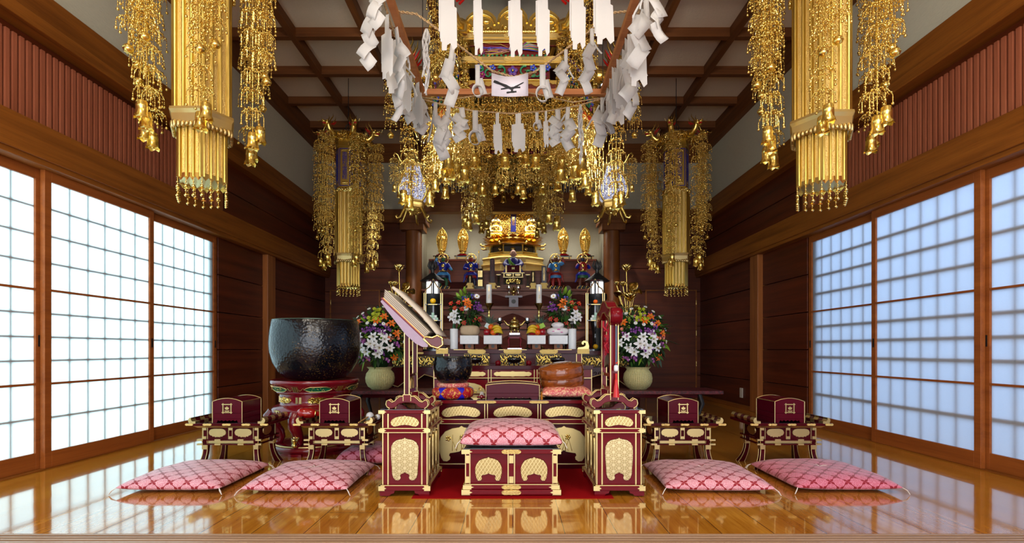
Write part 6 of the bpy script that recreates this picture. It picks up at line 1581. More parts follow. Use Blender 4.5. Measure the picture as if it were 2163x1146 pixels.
def fluted(name, R, z0, z1, parent, ribs=4):
    """six sided shaft: round smooth ribs alternate with carved strips"""
    m = MB(); prof = []
    hp = hexpts(R)
    for k in range(6):
        A, B = Vector(hp[k]), Vector(hp[(k + 1) % 6]); d = B - A; nrm = Vector((d.y, -d.x)).normalized()
        nseg = ribs * 2 + 1
        for j in range(nseg):
            a = A + d * (j / nseg); b = A + d * ((j + 1) / nseg)
            if j % 2 == 0:
                for t in (0, .25, .5, .75): prof.append((a + (b - a) * t + nrm * (.010 * sin(pi * t)), 0))
            else: prof.append((a - nrm * .004, 1)); prof.append((b - nrm * .004, 0))
    n = len(prof); vs = [(p.x, p.y, z) for z in (z0, z1) for p, _ in prof]
    fa = [[], []]
    for i in range(n): fa[prof[i][1]].append((i, (i + 1) % n, n + (i + 1) % n, n + i))
    m.add(vs, [], False)
    for mi in (0, 1):
        for f in fa[mi]: m.F.append(list(f)); m.MI.append(mi); m.S.append(False)
    m.F.append(list(range(n, 2 * n))); m.MI.append(0); m.S.append(False); m.F.append(list(range(n))[::-1]); m.MI.append(0); m.S.append(False)
    return m.build(name, [GOLDFL, GOLDCF], parent)
def banner(label, loc):
    r = thing('hanging_banner', label, 'banner', loc, 0, 'gold hanging banners'); R = .165
    q = MB(); q.tube([(0, 0, 4.135 - loc[2]), (0, 0, -.03)], .005, 6)
    q.tube([(.035 * cos(t * .5236), 0, .0 + .045 * sin(t * .5236)) for t in range(12)], .006, 6, True); q.lathe([(.05, -.10), (.03, -.06), (.012, -.03), (0, -.02)], 12); q.build('hanging_rod', BLACK, r)
    # roof with carved cloud crests
    q = MB(); q.lathe([(.13, -.10), (.18, -.12), (.20, -.15), (.21, -.18), (.19, -.195), (.165, -.20)], 6, smooth=False)
    for k in range(6):
        a = pi / 6 + k * pi / 3; ap = .20 * cos(pi / 6)
        for j in range(-3, 4):
            x = j * .026; hh = .03 * (1 - (j / 3.6) ** 2) + .012; q.sph((ap * cos(a) - x * sin(a), ap * sin(a) + x * cos(a), -.155 + hh * .5), (.022, .022, hh), 6, 5)
    q.build('roof', GOLDC, r)
    q = MB(); q.lathe([(.150, -.20), (.155, -.27), (.165, -.275), (.165, -.285), (.155, -.29)], 6, smooth=False); q.build('roof_neck', GOLDFL, r)
    q = MB(); q.lathe([(.150, -.285), (.150, -.77)], 6, smooth=False); q.build('panel_shaft', GOLDFL, r)
    for k in range(6):
        a = -pi / 2 + k * pi / 3; ap = .150 * cos(pi / 6); key = 'pan'
        def pf(name):
            m = MB(); w = .064; m.mat(0); m.box(-w, w, -.003, .002, -.755, -.30); m.mat(1); t = .008
            m.box(-w, w, -.006, .001, -.755, -.755 + t); m.box(-w, w, -.006, .001, -.30 - t, -.30); m.box(-w, -w + t, -.006, .001, -.755, -.30); m.box(w - t, w, -.006, .001, -.755, -.30)
            m.mat(2); m.tube([(-.04, -.005, -.335), (-.02, -.006, -.322), (0, -.006, -.328), (.02, -.006, -.322), (.04, -.005, -.335)], .004, 5)
            for j in range(5): m.sph((-.028 + .014 * j, -.004, -.715), (.010, .006, .014), 6, 5)
            m.box(-.035, .035, -.006, 0, -.740, -.732)
            return m.build(name, [GOLDFL, BLUE, GOLDP])
        p = inst(key, pf, 'inscription_panel', r, (ap * cos(a), ap * sin(a), 0), a + pi / 2)
        if 'txt' not in _cache: _cache['txt'] = text_part(MANTRA, .058, BLUE, p, (0, -.0045, -.345), space=.80, sx=1.15)
        else:
            o = _cache['txt'].copy(); COL.objects.link(o); o.parent = p
    q = MB(); q.lathe([(.15, -.765), (.172, -.775), (.178, -.79), (.15, -.835), (.14, -.84)], 6, smooth=False)
    for k in range(30):
        a = 2 * pi * k / 30; ap = .172 * (cos(pi / 6) / cos(((a + pi / 6) % (pi / 3)) - pi / 6) if True else 1); q.sph((ap * cos(a), ap * sin(a), -.805), (.014, .014, .022), 6, 5)
    q.build('petal_ring', GOLDP, r)
    fluted('upper_shaft', R, -1.585, -.825, r, 3)
    q = MB(); q.lathe([(.150, -1.56), (.185, -1.565), (.188, -1.58), (.176, -1.60), (.170, -1.655), (.172, -1.66), (.16, -1.66)], 6, smooth=False)
    for k in range(6):
        a = pi / 6 + k * pi / 3; ap = .172 * cos(pi / 6)
        for j in range(-3, 4): q.sph((ap * cos(a) - j * .024 * sin(a), ap * sin(a) + j * .024 * cos(a), -1.66), (.013, .013, .014 + .004 * abs(j)), 6, 4)
    q.build('lower_ring', GOLDF, r)
    fluted('lower_shaft', .138, -1.955, -1.60, r, 3)
    q = MB(); zz = [];
    for k in range(48):
        a = 2 * pi * k / 48; ap = .142 * (cos(pi / 6) / cos(((a + pi / 6 + pi / 6) % (pi / 3)) - pi / 6)); zz.append((ap * cos(a), ap * sin(a), -1.955 - (.022 if k % 2 else 0)))
    vs = zz + [(x * .97, y * .97, -1.93) for x, y, z in zz]; q.add(vs, [(i, (i + 1) % 48, 48 + (i + 1) % 48, 48 + i) for i in range(48)], False)
    for k in range(18):
        a = 2 * pi * k / 18; ap = .142 * (cos(pi / 6) / cos(((a + pi / 3) % (pi / 3)) - pi / 6)); x, y = ap * cos(a), ap * sin(a)
        q.tube([(x, y, -1.96), (x, y, -2.06)], .0018, 4, cap=False)
        for z, rr in ((-1.985, .006), (-2.01, .010), (-2.035, .006), (-2.062, .011)): q.sph((x, y, z), rr, 6, 5)
        q.tube([(x - .012 * sin(a), y + .012 * cos(a), -2.022), (x + .012 * sin(a), y - .012 * cos(a), -2.022)], .004, 4)
    q.build('bead_fringe', GOLDP, r)
    for k in range(6):
        a = k * pi / 3; ux, uy = cos(a), sin(a)
        inst('dragon', dragon_fn, 'dragon_head', r, (.23 * ux, .23 * uy, -.10), a)
        strand(r, (.385 * ux, .385 * uy, -.19), 9, .122, .055, 'ball', k % 2, a, es=1.0)
        b = a + .20; strand(r, (.345 * cos(b), .345 * sin(b), -.17), 10, .105, .062, 'ball', (k + 1) % 2, a, es=1.0)
        strand(r, (.300 * ux, .300 * uy, -.20), 12, .118, .070, 'bell', 2 + k % 2, a + .3, True)
    return r
B0 = banner('large gold hanging banner at upper left, nearest the bright paper screens', (-1.865, 3.02, 3.735))
dup(B0, (1.855, 3.02, 3.715), label='large gold hanging banner at upper right, nearest the bluish screens')
dup(B0, (-2.03, 6.2, 3.515), label='smaller gold hanging banner further back, left of the left round column')
dup(B0, (2.02, 6.2, 3.515), label='smaller gold hanging banner further back, right of the right round column')
for o in [o for o in COL.objects if o.name.startswith('hanging_rod') and o.parent and o.parent.location.z < 3.7]:
    L = 4.135 - o.parent.location.z; q = MB(); q.tube([(0, 0, L), (0, 0, .03)], .004, 6); q.build('hanging_chain', BLACK, o.parent)

# ------------------------------------------------------------------ the great canopy
CPY = 4.90; CZ = 2.95
cn = thing('canopy', 'great six sided gold canopy with dragons, painted carvings and curtains of gold beads', 'canopy', (0, CPY, CZ))
RC = .79; AP = RC * cos(pi / 6)
def cloud_out(w, h, n):
    out = [(-w / 2, 0)]
    for k in range(n):
        cx = -w / 2 + w * (k + .5) / n; rr = w / n / 2; hh = h * (1.0 if k == n // 2 else .86)
        for t in range(9):
            a = pi - pi * t / 8; out.append((cx + rr * cos(a), hh * .52 + hh * .48 * max(0, sin(a)) * (1 + .05 * (t % 2))))
    out.append((w / 2, 0)); return out[::-1]
OLDG = goldm('old_gold', (.55, .36, .09, 1), .5); PNL = plain('panel_dark_red', rgb(110, 16, 14), .4); PURP = plain('paint_purple', rgb(120, 70, 150), .4); PWHT = plain('paint_white', rgb(226, 222, 226), .4); PGN = plain('paint_leaf_green', rgb(40, 140, 90), .35); PBL = plain('paint_petal_blue', rgb(70, 90, 200), .35); PMG = plain('paint_magenta', rgb(150, 40, 110), .35)
def crest_fn(name):
    m = MB(); m.at((0, -AP - .02, .43)); m.prism(cloud_out(.80, .27, 3), -.012, .012, 'xz', inset=.004)
    for k, cx in enumerate((-.27, 0, .27)):
        hs = 1.0 if k == 1 else .86
        m.tube([(cx + .118 * cos(pi - pi * t / 12), -.016, .12 * hs + .105 * hs * sin(pi * t / 12)) for t in range(13)], .009, 6)
        for dx, dz, rr in ((-.065, .07, .036), (0.01, .10, .046), (.072, .07, .034)):
            m.tube(spiral(cx + dx, dz * hs, rr, 1.3, 1 if dx < .02 else -1, -.020, pi * .7, 16), .0095, 6); m.sph((cx + dx, -.022, dz * hs), .012, 8, 6)
        m.sph((cx - .03, -.014, .17 * hs), (.04, .014, .02), 8, 6); m.sph((cx + .05, -.014, .155 * hs), (.035, .012, .018), 8, 6)
    return m.build(name, GOLD)
def roll_fn(name):
    m = MB(); m.at((0, -AP - .035, .475))
    m.tube([(-.42, 0, 0), (.42, 0, 0)], .020, 10)
    for k in range(28): m.sph((-.405 + .030 * k, -.003, .0), (.0165, .024, .026), 8, 6)
    return m.build(name, GOLD)
def beam_fn(z0, z1, out, fit=True):
    def fn(name):
        m = MB(); w = .40 + out * .58; m.mat(0); m.box(-w, w, -AP - out, -AP + .04, z0, z1); m.box(-w - .006, w + .006, -AP - out - .012, -AP, z0 + (z1 - z0) * .3, z0 + (z1 - z0) * .62)
        if fit:
            m.mat(1)
            for x in (-.33, 0, .33): m.prism(kz('fit', .15, (z1 - z0) * .9, x, z0 + (z1 - z0) * .05), -AP - out - .016, -AP - out, 'xz')
        return m.build(name, [GOLDF, GOLDCF])
    return fn
def phoenix_fn(name):
    m = MB(); m.at((0, -AP - .008, .275)); rn = random.Random(11); w, h = .31, .125
    m.mat(0); m.box(-w, w, .0, .03, 0, h)
    m.mat(1); m.tube([(-w, -.01, 0), (w, -.01, 0), (w, -.01, h), (-w, -.01, h)], .006, 6, True)
    for k in range(14):   # long streaming tail feathers
        z0 = .06 + rn.uniform(-.02, .02); m.mat((7, 4, 3, 7, 2)[k % 5]); a = rn.uniform(-1, 1)
        m.tube([(-.02 - .01 * (k % 3), -.014, z0), (-.10, -.018, z0 + .025 * a), (-.18, -.014, z0 + .02 * a + .012 * sin(k)), (-.27, -.010, z0 + .045 * a)], [.002, .0035, .003, .001], 5)
    for k in range(10):
        m.mat((2, 7, 6, 4, 7)[k % 5]); a = -.4 + k * .16; m.tube([(.05, -.016, .065), (.05 + .09 * cos(a), -.024, .065 + .05 * sin(a) + .01), (.05 + .19 * cos(a), -.012, .065 + .055 * sin(a))], [.004, .006, .0015], 5)
    m.mat(5); m.sph((0, -.02, .065), (.035, .018, .022), 10, 7); m.mat(3); m.sph((.03, -.024, .075), (.03, .014, .016), 9, 6); m.mat(1); m.sph((.065, -.024, .09), (.016, .012, .014), 8, 6)
    for k in range(10): m.mat((1, 2, 1, 4)[k % 4]); m.tube(spiral(rn.choice((-.26, -.2, .2, .26)) + rn.uniform(-.03, .03), rn.uniform(.02, .105), .018, 1.2, 1, -.012, k), .004, 5)
    m.mat(6)
    for k in range(16): m.sph((-.28 + .037 * k, -.012, .012), (.012, .008, .010), 6, 4)
    return m.build(name, [PNL, GOLD, PBL, PURP, PMG, PWHT, PGN, OLDG])
def floral_fn(name):
    m = MB(); m.at((0, -AP - .008, .085)); rn = random.Random(4); w, h = .31, .125
    m.mat(0); m.box(-w, w, .0, .03, 0, h); m.mat(1); m.tube([(-w, -.01, 0), (w, -.01, 0), (w, -.01, h), (-w, -.01, h)], .006, 6, True)
    for s in (-1, 1):
        m.mat(2)
        for cx, cz, r, d in ((.10, .07, .045, 1), (.20, .05, .040, -1), (.27, .085, .03, 1)): m.tube(spiral(s * cx, cz, r, 1.1, s * d, -.014, pi * .4, 14), [.010 - .0005 * t for t in range(15)], 6)
        for k in range(8): m.mat(2); x, z = s * rn.uniform(.06, .29), rn.uniform(.02, .11); m.sph((x, -.014, z), (.022, .007, .010), 7, 5); m.mat(1); m.tube([(x - .02, -.018, z), (x + .02, -.018, z)], .0025, 4)
        for x, z, mi in ((.17, .095, 3), (.255, .04, 5), (.29, .10, 3)):
            for j in range(5): m.mat(mi); a = j * 1.257; m.sph((s * x + .018 * cos(a), -.018, z + .018 * sin(a)), (.013, .007, .013), 7, 5)
            m.mat(1); m.sph((s * x, -.024, z), .007, 6, 5)
    for j in range(5): m.mat(4); a = j * 1.257 + .3; m.sph((.026 * cos(a), -.018, .07 + .026 * sin(a)), (.019, .008, .019), 8, 6); m.mat(3); m.sph((.018 * cos(a), -.024, .07 + .018 * sin(a)), (.008, .004, .008), 6, 4)
    m.mat(1); m.sph((0, -.028, .07), .011, 8, 6)
    return m.build(name, [PNL, GOLD, PGN, PBL, PURP, PMG])
def valance_fn(name):
    m = MB(); m.mat(0); m.box(-.39, .39, -AP + .01, -AP + .03, .0, .085); m.mat(1); pts = [(-.40, .085), (-.40, .03)]
    for k in range(36): t = k / 36; ph = (t * 4) % 1; pts.append((-.40 + .80 * t, .035 + .026 * abs(sin(pi * ph)) + .006 * sin(8 * pi * ph)))
    pts += [(.40, .03), (.40, .085)]; m.prism(pts[::-1], -AP - .012, -AP + .008, 'xz'); m.mat(2)
    for x in (-.26, 0, .26): m.sph((x, -AP - .016, .068), (.03, .008, .012), 8, 5)
    return m.build(name, [PNL, GOLD, GOLDP])
for k in range(6):
    a = k * pi / 3
    for nm, fn in (('crest_panel', crest_fn), ('roll_moulding', roll_fn), ('upper_beam', beam_fn(.405, .455, .045)), ('phoenix_panel', phoenix_fn), ('middle_beam', beam_fn(.215, .268, .04)), ('floral_panel', floral_fn), ('valance', valance_fn)):
        inst(('cn', nm), fn, nm, cn, (0, 0, 0), a)
def cpost_fn(name):
    m = MB(); m.mat(0); m.lathe([(.030, 0), (.030, .42)], 12, (RC, 0, 0)); m.mat(1)
    for z in (.02, .10, .20, .30, .40): m.lathe([(.034, z - .02), (.038, z), (.034, z + .02)], 12, (RC, 0, 0))
    for k in range(16): m.sph((RC + .022, .022 * (-1) ** k, .02 + .026 * k), (.02, .022, .016), 6, 5)
    return m.build(name, [GOLDF, GOLDC])
for k in range(6):
    a = pi / 6 + k * pi / 3; ux, uy = cos(a), sin(a)
    # corners sit at the hexagon's vertices (faces look along -y rotated by 60 degrees)
    a = k * pi / 3; ux, uy = cos(a), sin(a)
    inst('cpost', cpost_fn, 'corner_post', cn, (0, 0, 0), a)
    inst('dragon', dragon_fn, 'dragon_head', cn, ((RC + .12) * ux, (RC + .12) * uy, .56), a, 1.75)
    strand(cn, ((RC + .40) * ux, (RC + .40) * uy, .56), 5, .115, .070, 'ball', k % 2, a, es=1.2)
    strand(cn, ((RC + .22) * ux, (RC + .22) * uy, .42), 10, .105, .095, 'bell', 2, a, True, es=1.35)
    strand(cn, ((RC + .02) * ux, (RC + .02) * uy, .03), 6, .105, .085, 'bell', 1, a, False, es=1.3)
    n = 6; P0 = Vector((RC * cos(a), RC * sin(a))); P1 = Vector((RC * cos(a + pi / 3), RC * sin(a + pi / 3)))
    for j in range(n):
        p = P0 + (P1 - P0) * ((j + .5) / n); p *= .985
        strand(cn, (p.x, p.y, .0), 5 if p.y < .3 else 3, .098, .075, 'bell' if j % 2 == 0 else 'ball', j % 3, a + j, False, es=1.15 if j % 2 == 0 else .95)
q = MB(); hp = hexpts(RC - .02); q.prism(hp, .42, .46, 'xy'); q.mat(1); q.prism(hexpts(RC - .04), .40, .42, 'xy'); q.build('roof_plate', [GOLD, PNL], cn)
q = MB(); q.lathe([(.72, .46), (.50, .56), (.25, .62), (.10, .70), (.05, .80), (0, .82)], 6, smooth=False); q.build('roof_cone', GOLDC, cn)
q = MB(); q.tube([(0, 0, .78), (0, 0, 4.03 - CZ)], .02, 10); q.build('hanging_rod', BLACK, cn)
q = MB(); q.lathe([(.50, .02), (.52, .0), (.52, .10), (.50, .10)], 24); q.build('inner_ring', GOLDF, cn)
q = MB()
for k in range(4): aa = k * pi / 2; q.tube([(.51 * cos(aa), .51 * sin(aa), .08), (.51 * cos(aa), .51 * sin(aa), .43)], .008, 6)
q.build('inner_rods', GOLD, cn)
for k in range(14):
    a = 2 * pi * k / 14; strand(cn, (.51 * cos(a), .51 * sin(a), .0), 4, .10, .070, 'bell' if k % 2 else 'ball', k % 3, a, es=1.1)

# second, round canopy over the golden dais
c2 = thing('round_canopy', 'smaller round gold canopy with bead curtains in front of the golden dais', 'canopy', (0, 7.30, 3.40))
q = MB(); q.lathe([(.46, 0), (.47, -.01), (.47, .10), (.45, .11), (.44, .10), (.44, 0)], 40); q.build('ring', GOLDFL, c2)
q = MB(); q.lathe([(.45, .10), (.30, .20), (.10, .28), (0, .29)], 24); q.build('domed_roof', GOLDC, c2)
q = MB(); q.tube([(0, 0, .28), (0, 0, .63)], .012, 8); q.build('hanging_rod', BLACK, c2)
for k in range(20):
    a = 2 * pi * k / 20; front = -sin(a)
    strand(c2, (.455 * cos(a), .455 * sin(a), .0), (8 if abs(cos(a)) > .8 else (5 if abs(cos(a)) > .6 else 2)), .096, .080, 'bell' if k % 2 == 0 else 'ball', k % 3, a, es=1.25)

# ------------------------------------------------------------------ two hanging gold lanterns
HL = None
for x, lab in ((-1.178, 'gold hanging lantern with lit white filigree panels, left of the canopy'), (1.19, 'gold hanging lantern with lit white filigree panels, right of the canopy')):
    if HL: dup(HL, (x, 6.0, 2.54), label=lab); continue
    HL = r = thing('hanging_lantern', lab, 'lantern', (x, 6.0, 2.54), 0, 'gold hanging lanterns')
    prof = [(.125, 0), (.170, .05), (.192, .11), (.188, .17), (.158, .25), (.120, .33), (.100, .41)]
    q = MB(); q.lathe([(a * .97, z) for a, z in prof], 6, a0=pi / 6, smooth=False); q.build('lit_panels', emit_mat('lantern_glow', (.96, .95, 1.0, 1), 0.85, True), r)
    q = MB()
    for k in range(6):
        a = pi / 6 + k * pi / 3; q.tube([(R * cos(a), R * sin(a), z) for R, z in prof], .012, 6)
    q.build('ribs', GOLD, r)
    q = MB(); q.lathe([(.10, -.085), (.135, -.08), (.125, -.06), (.12, -.05), (.12, -.02), (.138, -.01), (.13, .01)], 6, a0=pi / 6, smooth=False); q.build('base', GOLDCF, r)
    for k in range(6):
        a = pi / 6 + k * pi / 3; ux, uy = cos(a), sin(a)
        q = MB(); q.tube([(ux * .11, uy * .11, -.07), (ux * .14, uy * .14, -.13), (ux * .175, uy * .175, -.20), (ux * .21, uy * .21, -.215), (ux * .225, uy * .225, -.19), (ux * .205, uy * .205, -.18)], [.018, .016, .014, .013, .011, .007], 7); q.build('curled_foot', GOLD, r)
    q = MB(); q.lathe([(.095, -.085), (.09, -.11), (.05, -.14), (0, -.15)], 18); q.build('under_bowl', GOLDC, r)
    q = MB(); q.lathe([(.098, .41), (.15, .42), (.155, .435), (.10, .47), (.06, .52), (.035, .58), (0, .60)], 6, a0=pi / 6, smooth=False); q.build('roof', GOLDCF, r)
    for k in range(6):
        a = pi / 6 + k * pi / 3; ux, uy = cos(a), sin(a)
        q = MB(); q.tube([(ux * .13, uy * .13, .43), (ux * .17, uy * .17, .47), (ux * .20, uy * .20, .53), (ux * .235, uy * .235, .545), (ux * .25, uy * .25, .51), (ux * .235, uy * .235, .495)], [.012, .013, .012, .011, .009, .006], 7); q.build('roof_curl', GOLD, r)
        strand(r, (ux * .24, uy * .24, .49), 3, .095, .062, 'bell', k % 3, a, es=.8)
    q = MB(); q.tube([(0, 0, .58), (0, 0, 4.03 - 2.54)], .005, 6); q.build('hanging_rod', BLACK, r)
# ================================================================== wooden frame, straw ropes and white paper streamers
FZ = 2.78
fr = thing('hanging_rack', 'plain wooden square frame hung from the ceiling in front of the gold canopy', 'frame', (0, 0, FZ))
for sx in (-1, 1):
    q = MB(); q.box(sx * .70 - .02, sx * .70 + .02, 2.30, 3.93, -.022, .022); q.build('side_bar', W_FRAME, fr, bevel=.003)
q = MB(); q.box(-.74, .74, 3.88, 3.92, -.026, .018); q.build('rear_bar', W_FRAME, fr, bevel=.003)
q = MB(); q.box(-.74, .74, 2.30, 2.34, -.022, .022); q.build('front_bar', W_FRAME, fr, bevel=.003)
for sx in (-1, 1):
    for y in (2.32, 3.90):
        q = MB(); q.tube([(sx * .70, y, .02), (sx * .70, y, 4.03 - FZ)], .003, 5); q.build('hanging_wire', BLACK, fr)
STRAW = brok('straw', rgb(150, 118, 78), rgb(196, 164, 116), 120)
def rope(label, pts, r=.0075):
    m = MB(); P = [Vector(p) for p in pts]
    fine = []
    for i in range(len(P) - 1):
        for t in range(10): fine.append(P[i].lerp(P[i + 1], t / 10))
    fine.append(P[-1]); L = 0
    for ph in (0, pi):
        L = 0; out = []
        for i, p in enumerate(fine):
            if i: L += (p - fine[i - 1]).length
            d = (fine[min(i + 1, len(fine) - 1)] - fine[max(i - 1, 0)]).normalized(); u = Vector((0, 0, 1)) - d * d.z; u.normalize(); v = d.cross(u); a = ph + L * 110
            out.append(p + u * cos(a) * r * .6 + v * sin(a) * r * .6)
        m.tube(out, r * .62, 5)
    rn = random.Random(len(pts))
    for k in range(26):
        p = rn.choice(fine); m.tube([p, p + Vector((rn.uniform(-.03, .03), rn.uniform(-.01, .01), rn.uniform(-.03, .015)))], .0008, 3)
    o = m.build('straw_rope', STRAW); tag(o, label, 'rope', 'straw ropes on the hanging frame'); return o
def sag(x0, x1, y0, y1, z0, z1, s, n=12):
    return [(x0 + (x1 - x0) * t / n, y0 + (y1 - y0) * t / n, z0 + (z1 - z0) * t / n - s * 4 * (t / n) * (1 - t / n)) for t in range(n + 1)]
VR = [(-.69, 3.0, 2.80)] + [(WX(px, 3.0), 3.0, WZ(py, 3.0)) for px, py in ((880, 30), (925, 62), (985, 108), (1040, 150), (1085, 163), (1130, 152), (1185, 112), (1245, 66), (1288, 28))] + [(.69, 3.0, 2.80)]
rope('V shaped sagging straw rope that carries the white paper sign', VR)
rope('lower of two straw ropes sagging under the rear bar of the frame', [(WX(880, 3.82), 3.82, WZ(206, 3.82))] + [(WX(px, 3.82), 3.82, WZ(py, 3.82)) for px, py in ((940, 222), (1000, 234), (1083, 240), (1160, 234), (1225, 222))] + [(WX(1280, 3.82), 3.82, WZ(206, 3.82))])
rope('upper of two straw ropes sagging under the rear bar of the frame', [(WX(px, 3.86), 3.86, WZ(py, 3.86)) for px, py in ((884, 204), (940, 212), (1030, 198), (1083, 190), (1140, 200), (1210, 216), (1276, 206))], .006)
rope('straw rope along the left bar of the hanging frame', sag(-.715, -.715, 2.34, 3.86, 2.76, 2.76, .07), .007)
rope('straw rope along the right bar of the hanging frame', sag(.715, .715, 2.34, 3.86, 2.76, 2.76, .07), .007)
rope('straw rope near the front bar of the hanging frame, carrying six tall streamers', sag(-.69, .69, 2.6, 2.6, 2.77, 2.77, .09), .007)

def paper_quad(m, c, w, h, ang, tilt, curl=0.0):
    """one small sheet hanging from its top edge centre c, turned by ang in the picture plane and tilted in depth"""
    vs = []; n = 4
    for t in range(n + 1):
        for s in (-1, 0, 1):
            x = s * w / 2; z = -h * t / n; y = -tilt * z + curl * (abs(s) - .5) * w * .5 + curl * .3 * h * sin(pi * t / n)
            vs.append((c[0] + x * cos(ang) - z * sin(ang), c[1] + y, c[2] + x * sin(ang) + z * cos(ang)))
    m.add(vs, [(3 * t + s, 3 * t + s + 1, 3 * t + 4 + s, 3 * t + 3 + s) for t in range(n) for s in range(2)], True)
    return Vector((c[0] + h * sin(ang), c[1] + tilt * h, c[2] - h * cos(ang)))
def streamer(kind, loc, w, h, label, group, seed, rz=0.0):
    rn = random.Random(seed); m = MB()
    if kind == 'flat':     # stepped strip, cut paper in three widths, doubled behind
        for lay, (dx, dy, f) in enumerate(((0, 0, 1), (-.18 * w, .010, .82))):
            ws = w * (.26 if lay == 0 else .3); sl = .28 * w * rn.uniform(-.6, 1)
            out = [(-ws * .5, 0), (ws * .5, 0), (ws * .5, -h * .26), (w * .34, -h * .26), (w * .36, -h * .40), (w * .5, -h * .42), (w * .5 + sl * .3, -h * .95), (w * .28 + sl * .3, -h * (.90 if lay else 1.0)), (w * .1, -h * .90), (-w * .1, -h * .93), (-w * .12, -h), (-w * .42, -h), (-w * .42, -h * .88), (-w * .5, -h * .88), (-w * .5, -h * .34), (-ws * .5, -h * .32)]
            m.prism([(x * (1 if lay == 0 else .9) + dx, z * f) for x, z in out][::-1], dy, dy + .0015, 'xz')
    elif kind == 'zig':    # folded lightning streamer
        m2 = Vector((0, 0, 0)); m2 = paper_quad(m, m2, w * .28, h * .26, rn.uniform(-.15, .15), 0, .1)
        sgn = rn.choice((-1, 1)); n = rn.choice((3, 3, 4))
        for k in range(n):
            a = sgn * rn.uniform(.35, .75); m3 = paper_quad(m, m2 + Vector((0, .006 * k - .01, 0)), w * rn.uniform(.62, .8), h * .98 / (n + .6), a, rn.uniform(-.4, .4), rn.uniform(-.5, .5)); m2 = m3 * .8 + m2 * .2; sgn = -sgn
        for k in range(2): paper_quad(m, (rn.uniform(-.2, .2) * w, .012, -h * .12), w * .12, h * rn.uniform(.25, .5), rn.uniform(-.7, .7), .2, .4)
    elif kind == 'loop':   # strip with a curled loop of paper
        paper_quad(m, (0, 0, 0), w * .34, h * .55, 0, 0, .05)
        R = w * .42; vs = []
        for k in range(17):
            a = -pi * .2 + 2 * pi * k / 16 * .95; vs += [(R * cos(a), -.012, -h * .68 + R * 1.1 * sin(a)), (R * .82 * cos(a) + .004, .022, -h * .68 + R * 1.0 * sin(a))]
        m.add(vs, [(2 * k, 2 * k + 1, 2 * k + 3, 2 * k + 2) for k in range(16)], True); paper_quad(m, (w * .12, .006, -h * .35), w * .5, h * .42, .3, .1, .3)
    else:                  # bundle of narrow ribbons
        for k in range(5):
            x = rn.uniform(-.2, .2) * w; pts = [(x * .3, 0, 0)]
            for t in range(1, 9): pts.append((x + .22 * w * sin(t * 1.1 + k), .014 * sin(t + k * 2), -h * t / 8 * (.75 + .25 * (k % 2))))
            for i in range(8):
                p, p2 = pts[i], pts[i + 1]; ww = w * .09; m.add([(p[0] - ww, p[1], p[2]), (p[0] + ww, p[1], p[2]), (p2[0] + ww, p2[1], p2[2]), (p2[0] - ww, p2[1], p2[2])], [(0, 1, 2, 3)], True)
    o = m.build('paper_streamer', SHIDE, solid=0 if kind == 'flat' else .0012)
    o.location = loc; o.rotation_euler = (0, 0, rz); tag(o, label, 'paper streamer', group); return o
KD = {'flat': 'flat stepped white paper streamer', 'zig': 'folded zigzag white paper streamer', 'loop': 'looped white paper streamer', 'rib': 'thin white ribbon paper streamer'}
def row(items, Y, where, grp, ztop=None, s0=0):
    for i, (px, yt, yb, wp, kind) in enumerate(items):
        k = Y / F; streamer(kind, (WX(px, Y), Y - .008, ztop if ztop and yt <= 0 else WZ(yt, Y)), wp * k, (WZ(yt, Y) if not (ztop and yt <= 0) else ztop) - WZ(yb, Y), '%s, %s from the left %s' % (KD[kind], ORD[i], where), grp, s0 + i)
row([(948, 0, 108, 34, 'flat'), (1011, 0, 118, 18, 'flat'), (1090, 0, 122, 26, 'flat'), (1148, 0, 120, 26, 'flat'), (1222, 0, 106, 30, 'flat'), (1276, 0, 95, 36, 'flat')], 2.6, 'on the rope nearest the front', 'tall streamers on the front rope', 2.70, 10)
row([(902, 62, 200, 22, 'rib'), (957, 96, 228, 36, 'zig'), (1009, 138, 218, 28, 'loop'), (1146, 138, 228, 36, 'loop'), (1195, 106, 222, 26, 'zig'), (1250, 62, 206, 30, 'zig')], 2.985, 'on the V shaped rope', 'streamers on the V shaped rope', None, 30)
row([(920, 217, 346, 30, 'zig'), (948, 222, 330, 32, 'zig'), (975, 228, 312, 40, 'zig'), (1004, 234, 318, 34, 'loop'), (1052, 239, 326, 16, 'flat'), (1097, 240, 322, 26, 'flat'), (1134, 238, 282, 20, 'loop'), (1154, 235, 312, 10, 'flat'), (1178, 232, 318, 38, 'zig'), (1200, 227, 334, 32, 'zig'), (1226, 222, 346, 16, 'rib'), (1272, 207, 326, 30, 'zig')], 3.80, 'under the rear bar', 'streamers on the rear rope', None, 50)
rn = random.Random(21)
for sx, side in ((-1, 'left'), (1, 'right')):
    ys = [2.62, 2.74, 2.86, 2.97, 3.08, 3.19, 3.30, 3.41, 3.52, 3.64, 3.76]
    for i, y in enumerate(ys):
        kind = 'flat' if i in (2, 4, 6, 7, 9) else 'zig'; zt = 2.76 - .07 * 4 * ((y - 2.34) / 1.52) * (1 - (y - 2.34) / 1.52) - .008
        h = rn.uniform(.30, .42) + (.12 if i in (1, 3, 5) else 0); dx = rn.uniform(-.03, .06)
        streamer(kind, (sx * (.715 + (dx if i % 2 else 0)), y, zt), rn.uniform(.085, .115), h, '%s, %s from the front on the %s bar rope' % (KD[kind], ORD[i], side), 'streamers on the %s bar rope' % side, 100 + i + (50 if sx > 0 else 0), rn.uniform(-.5, .5) + sx * .35)
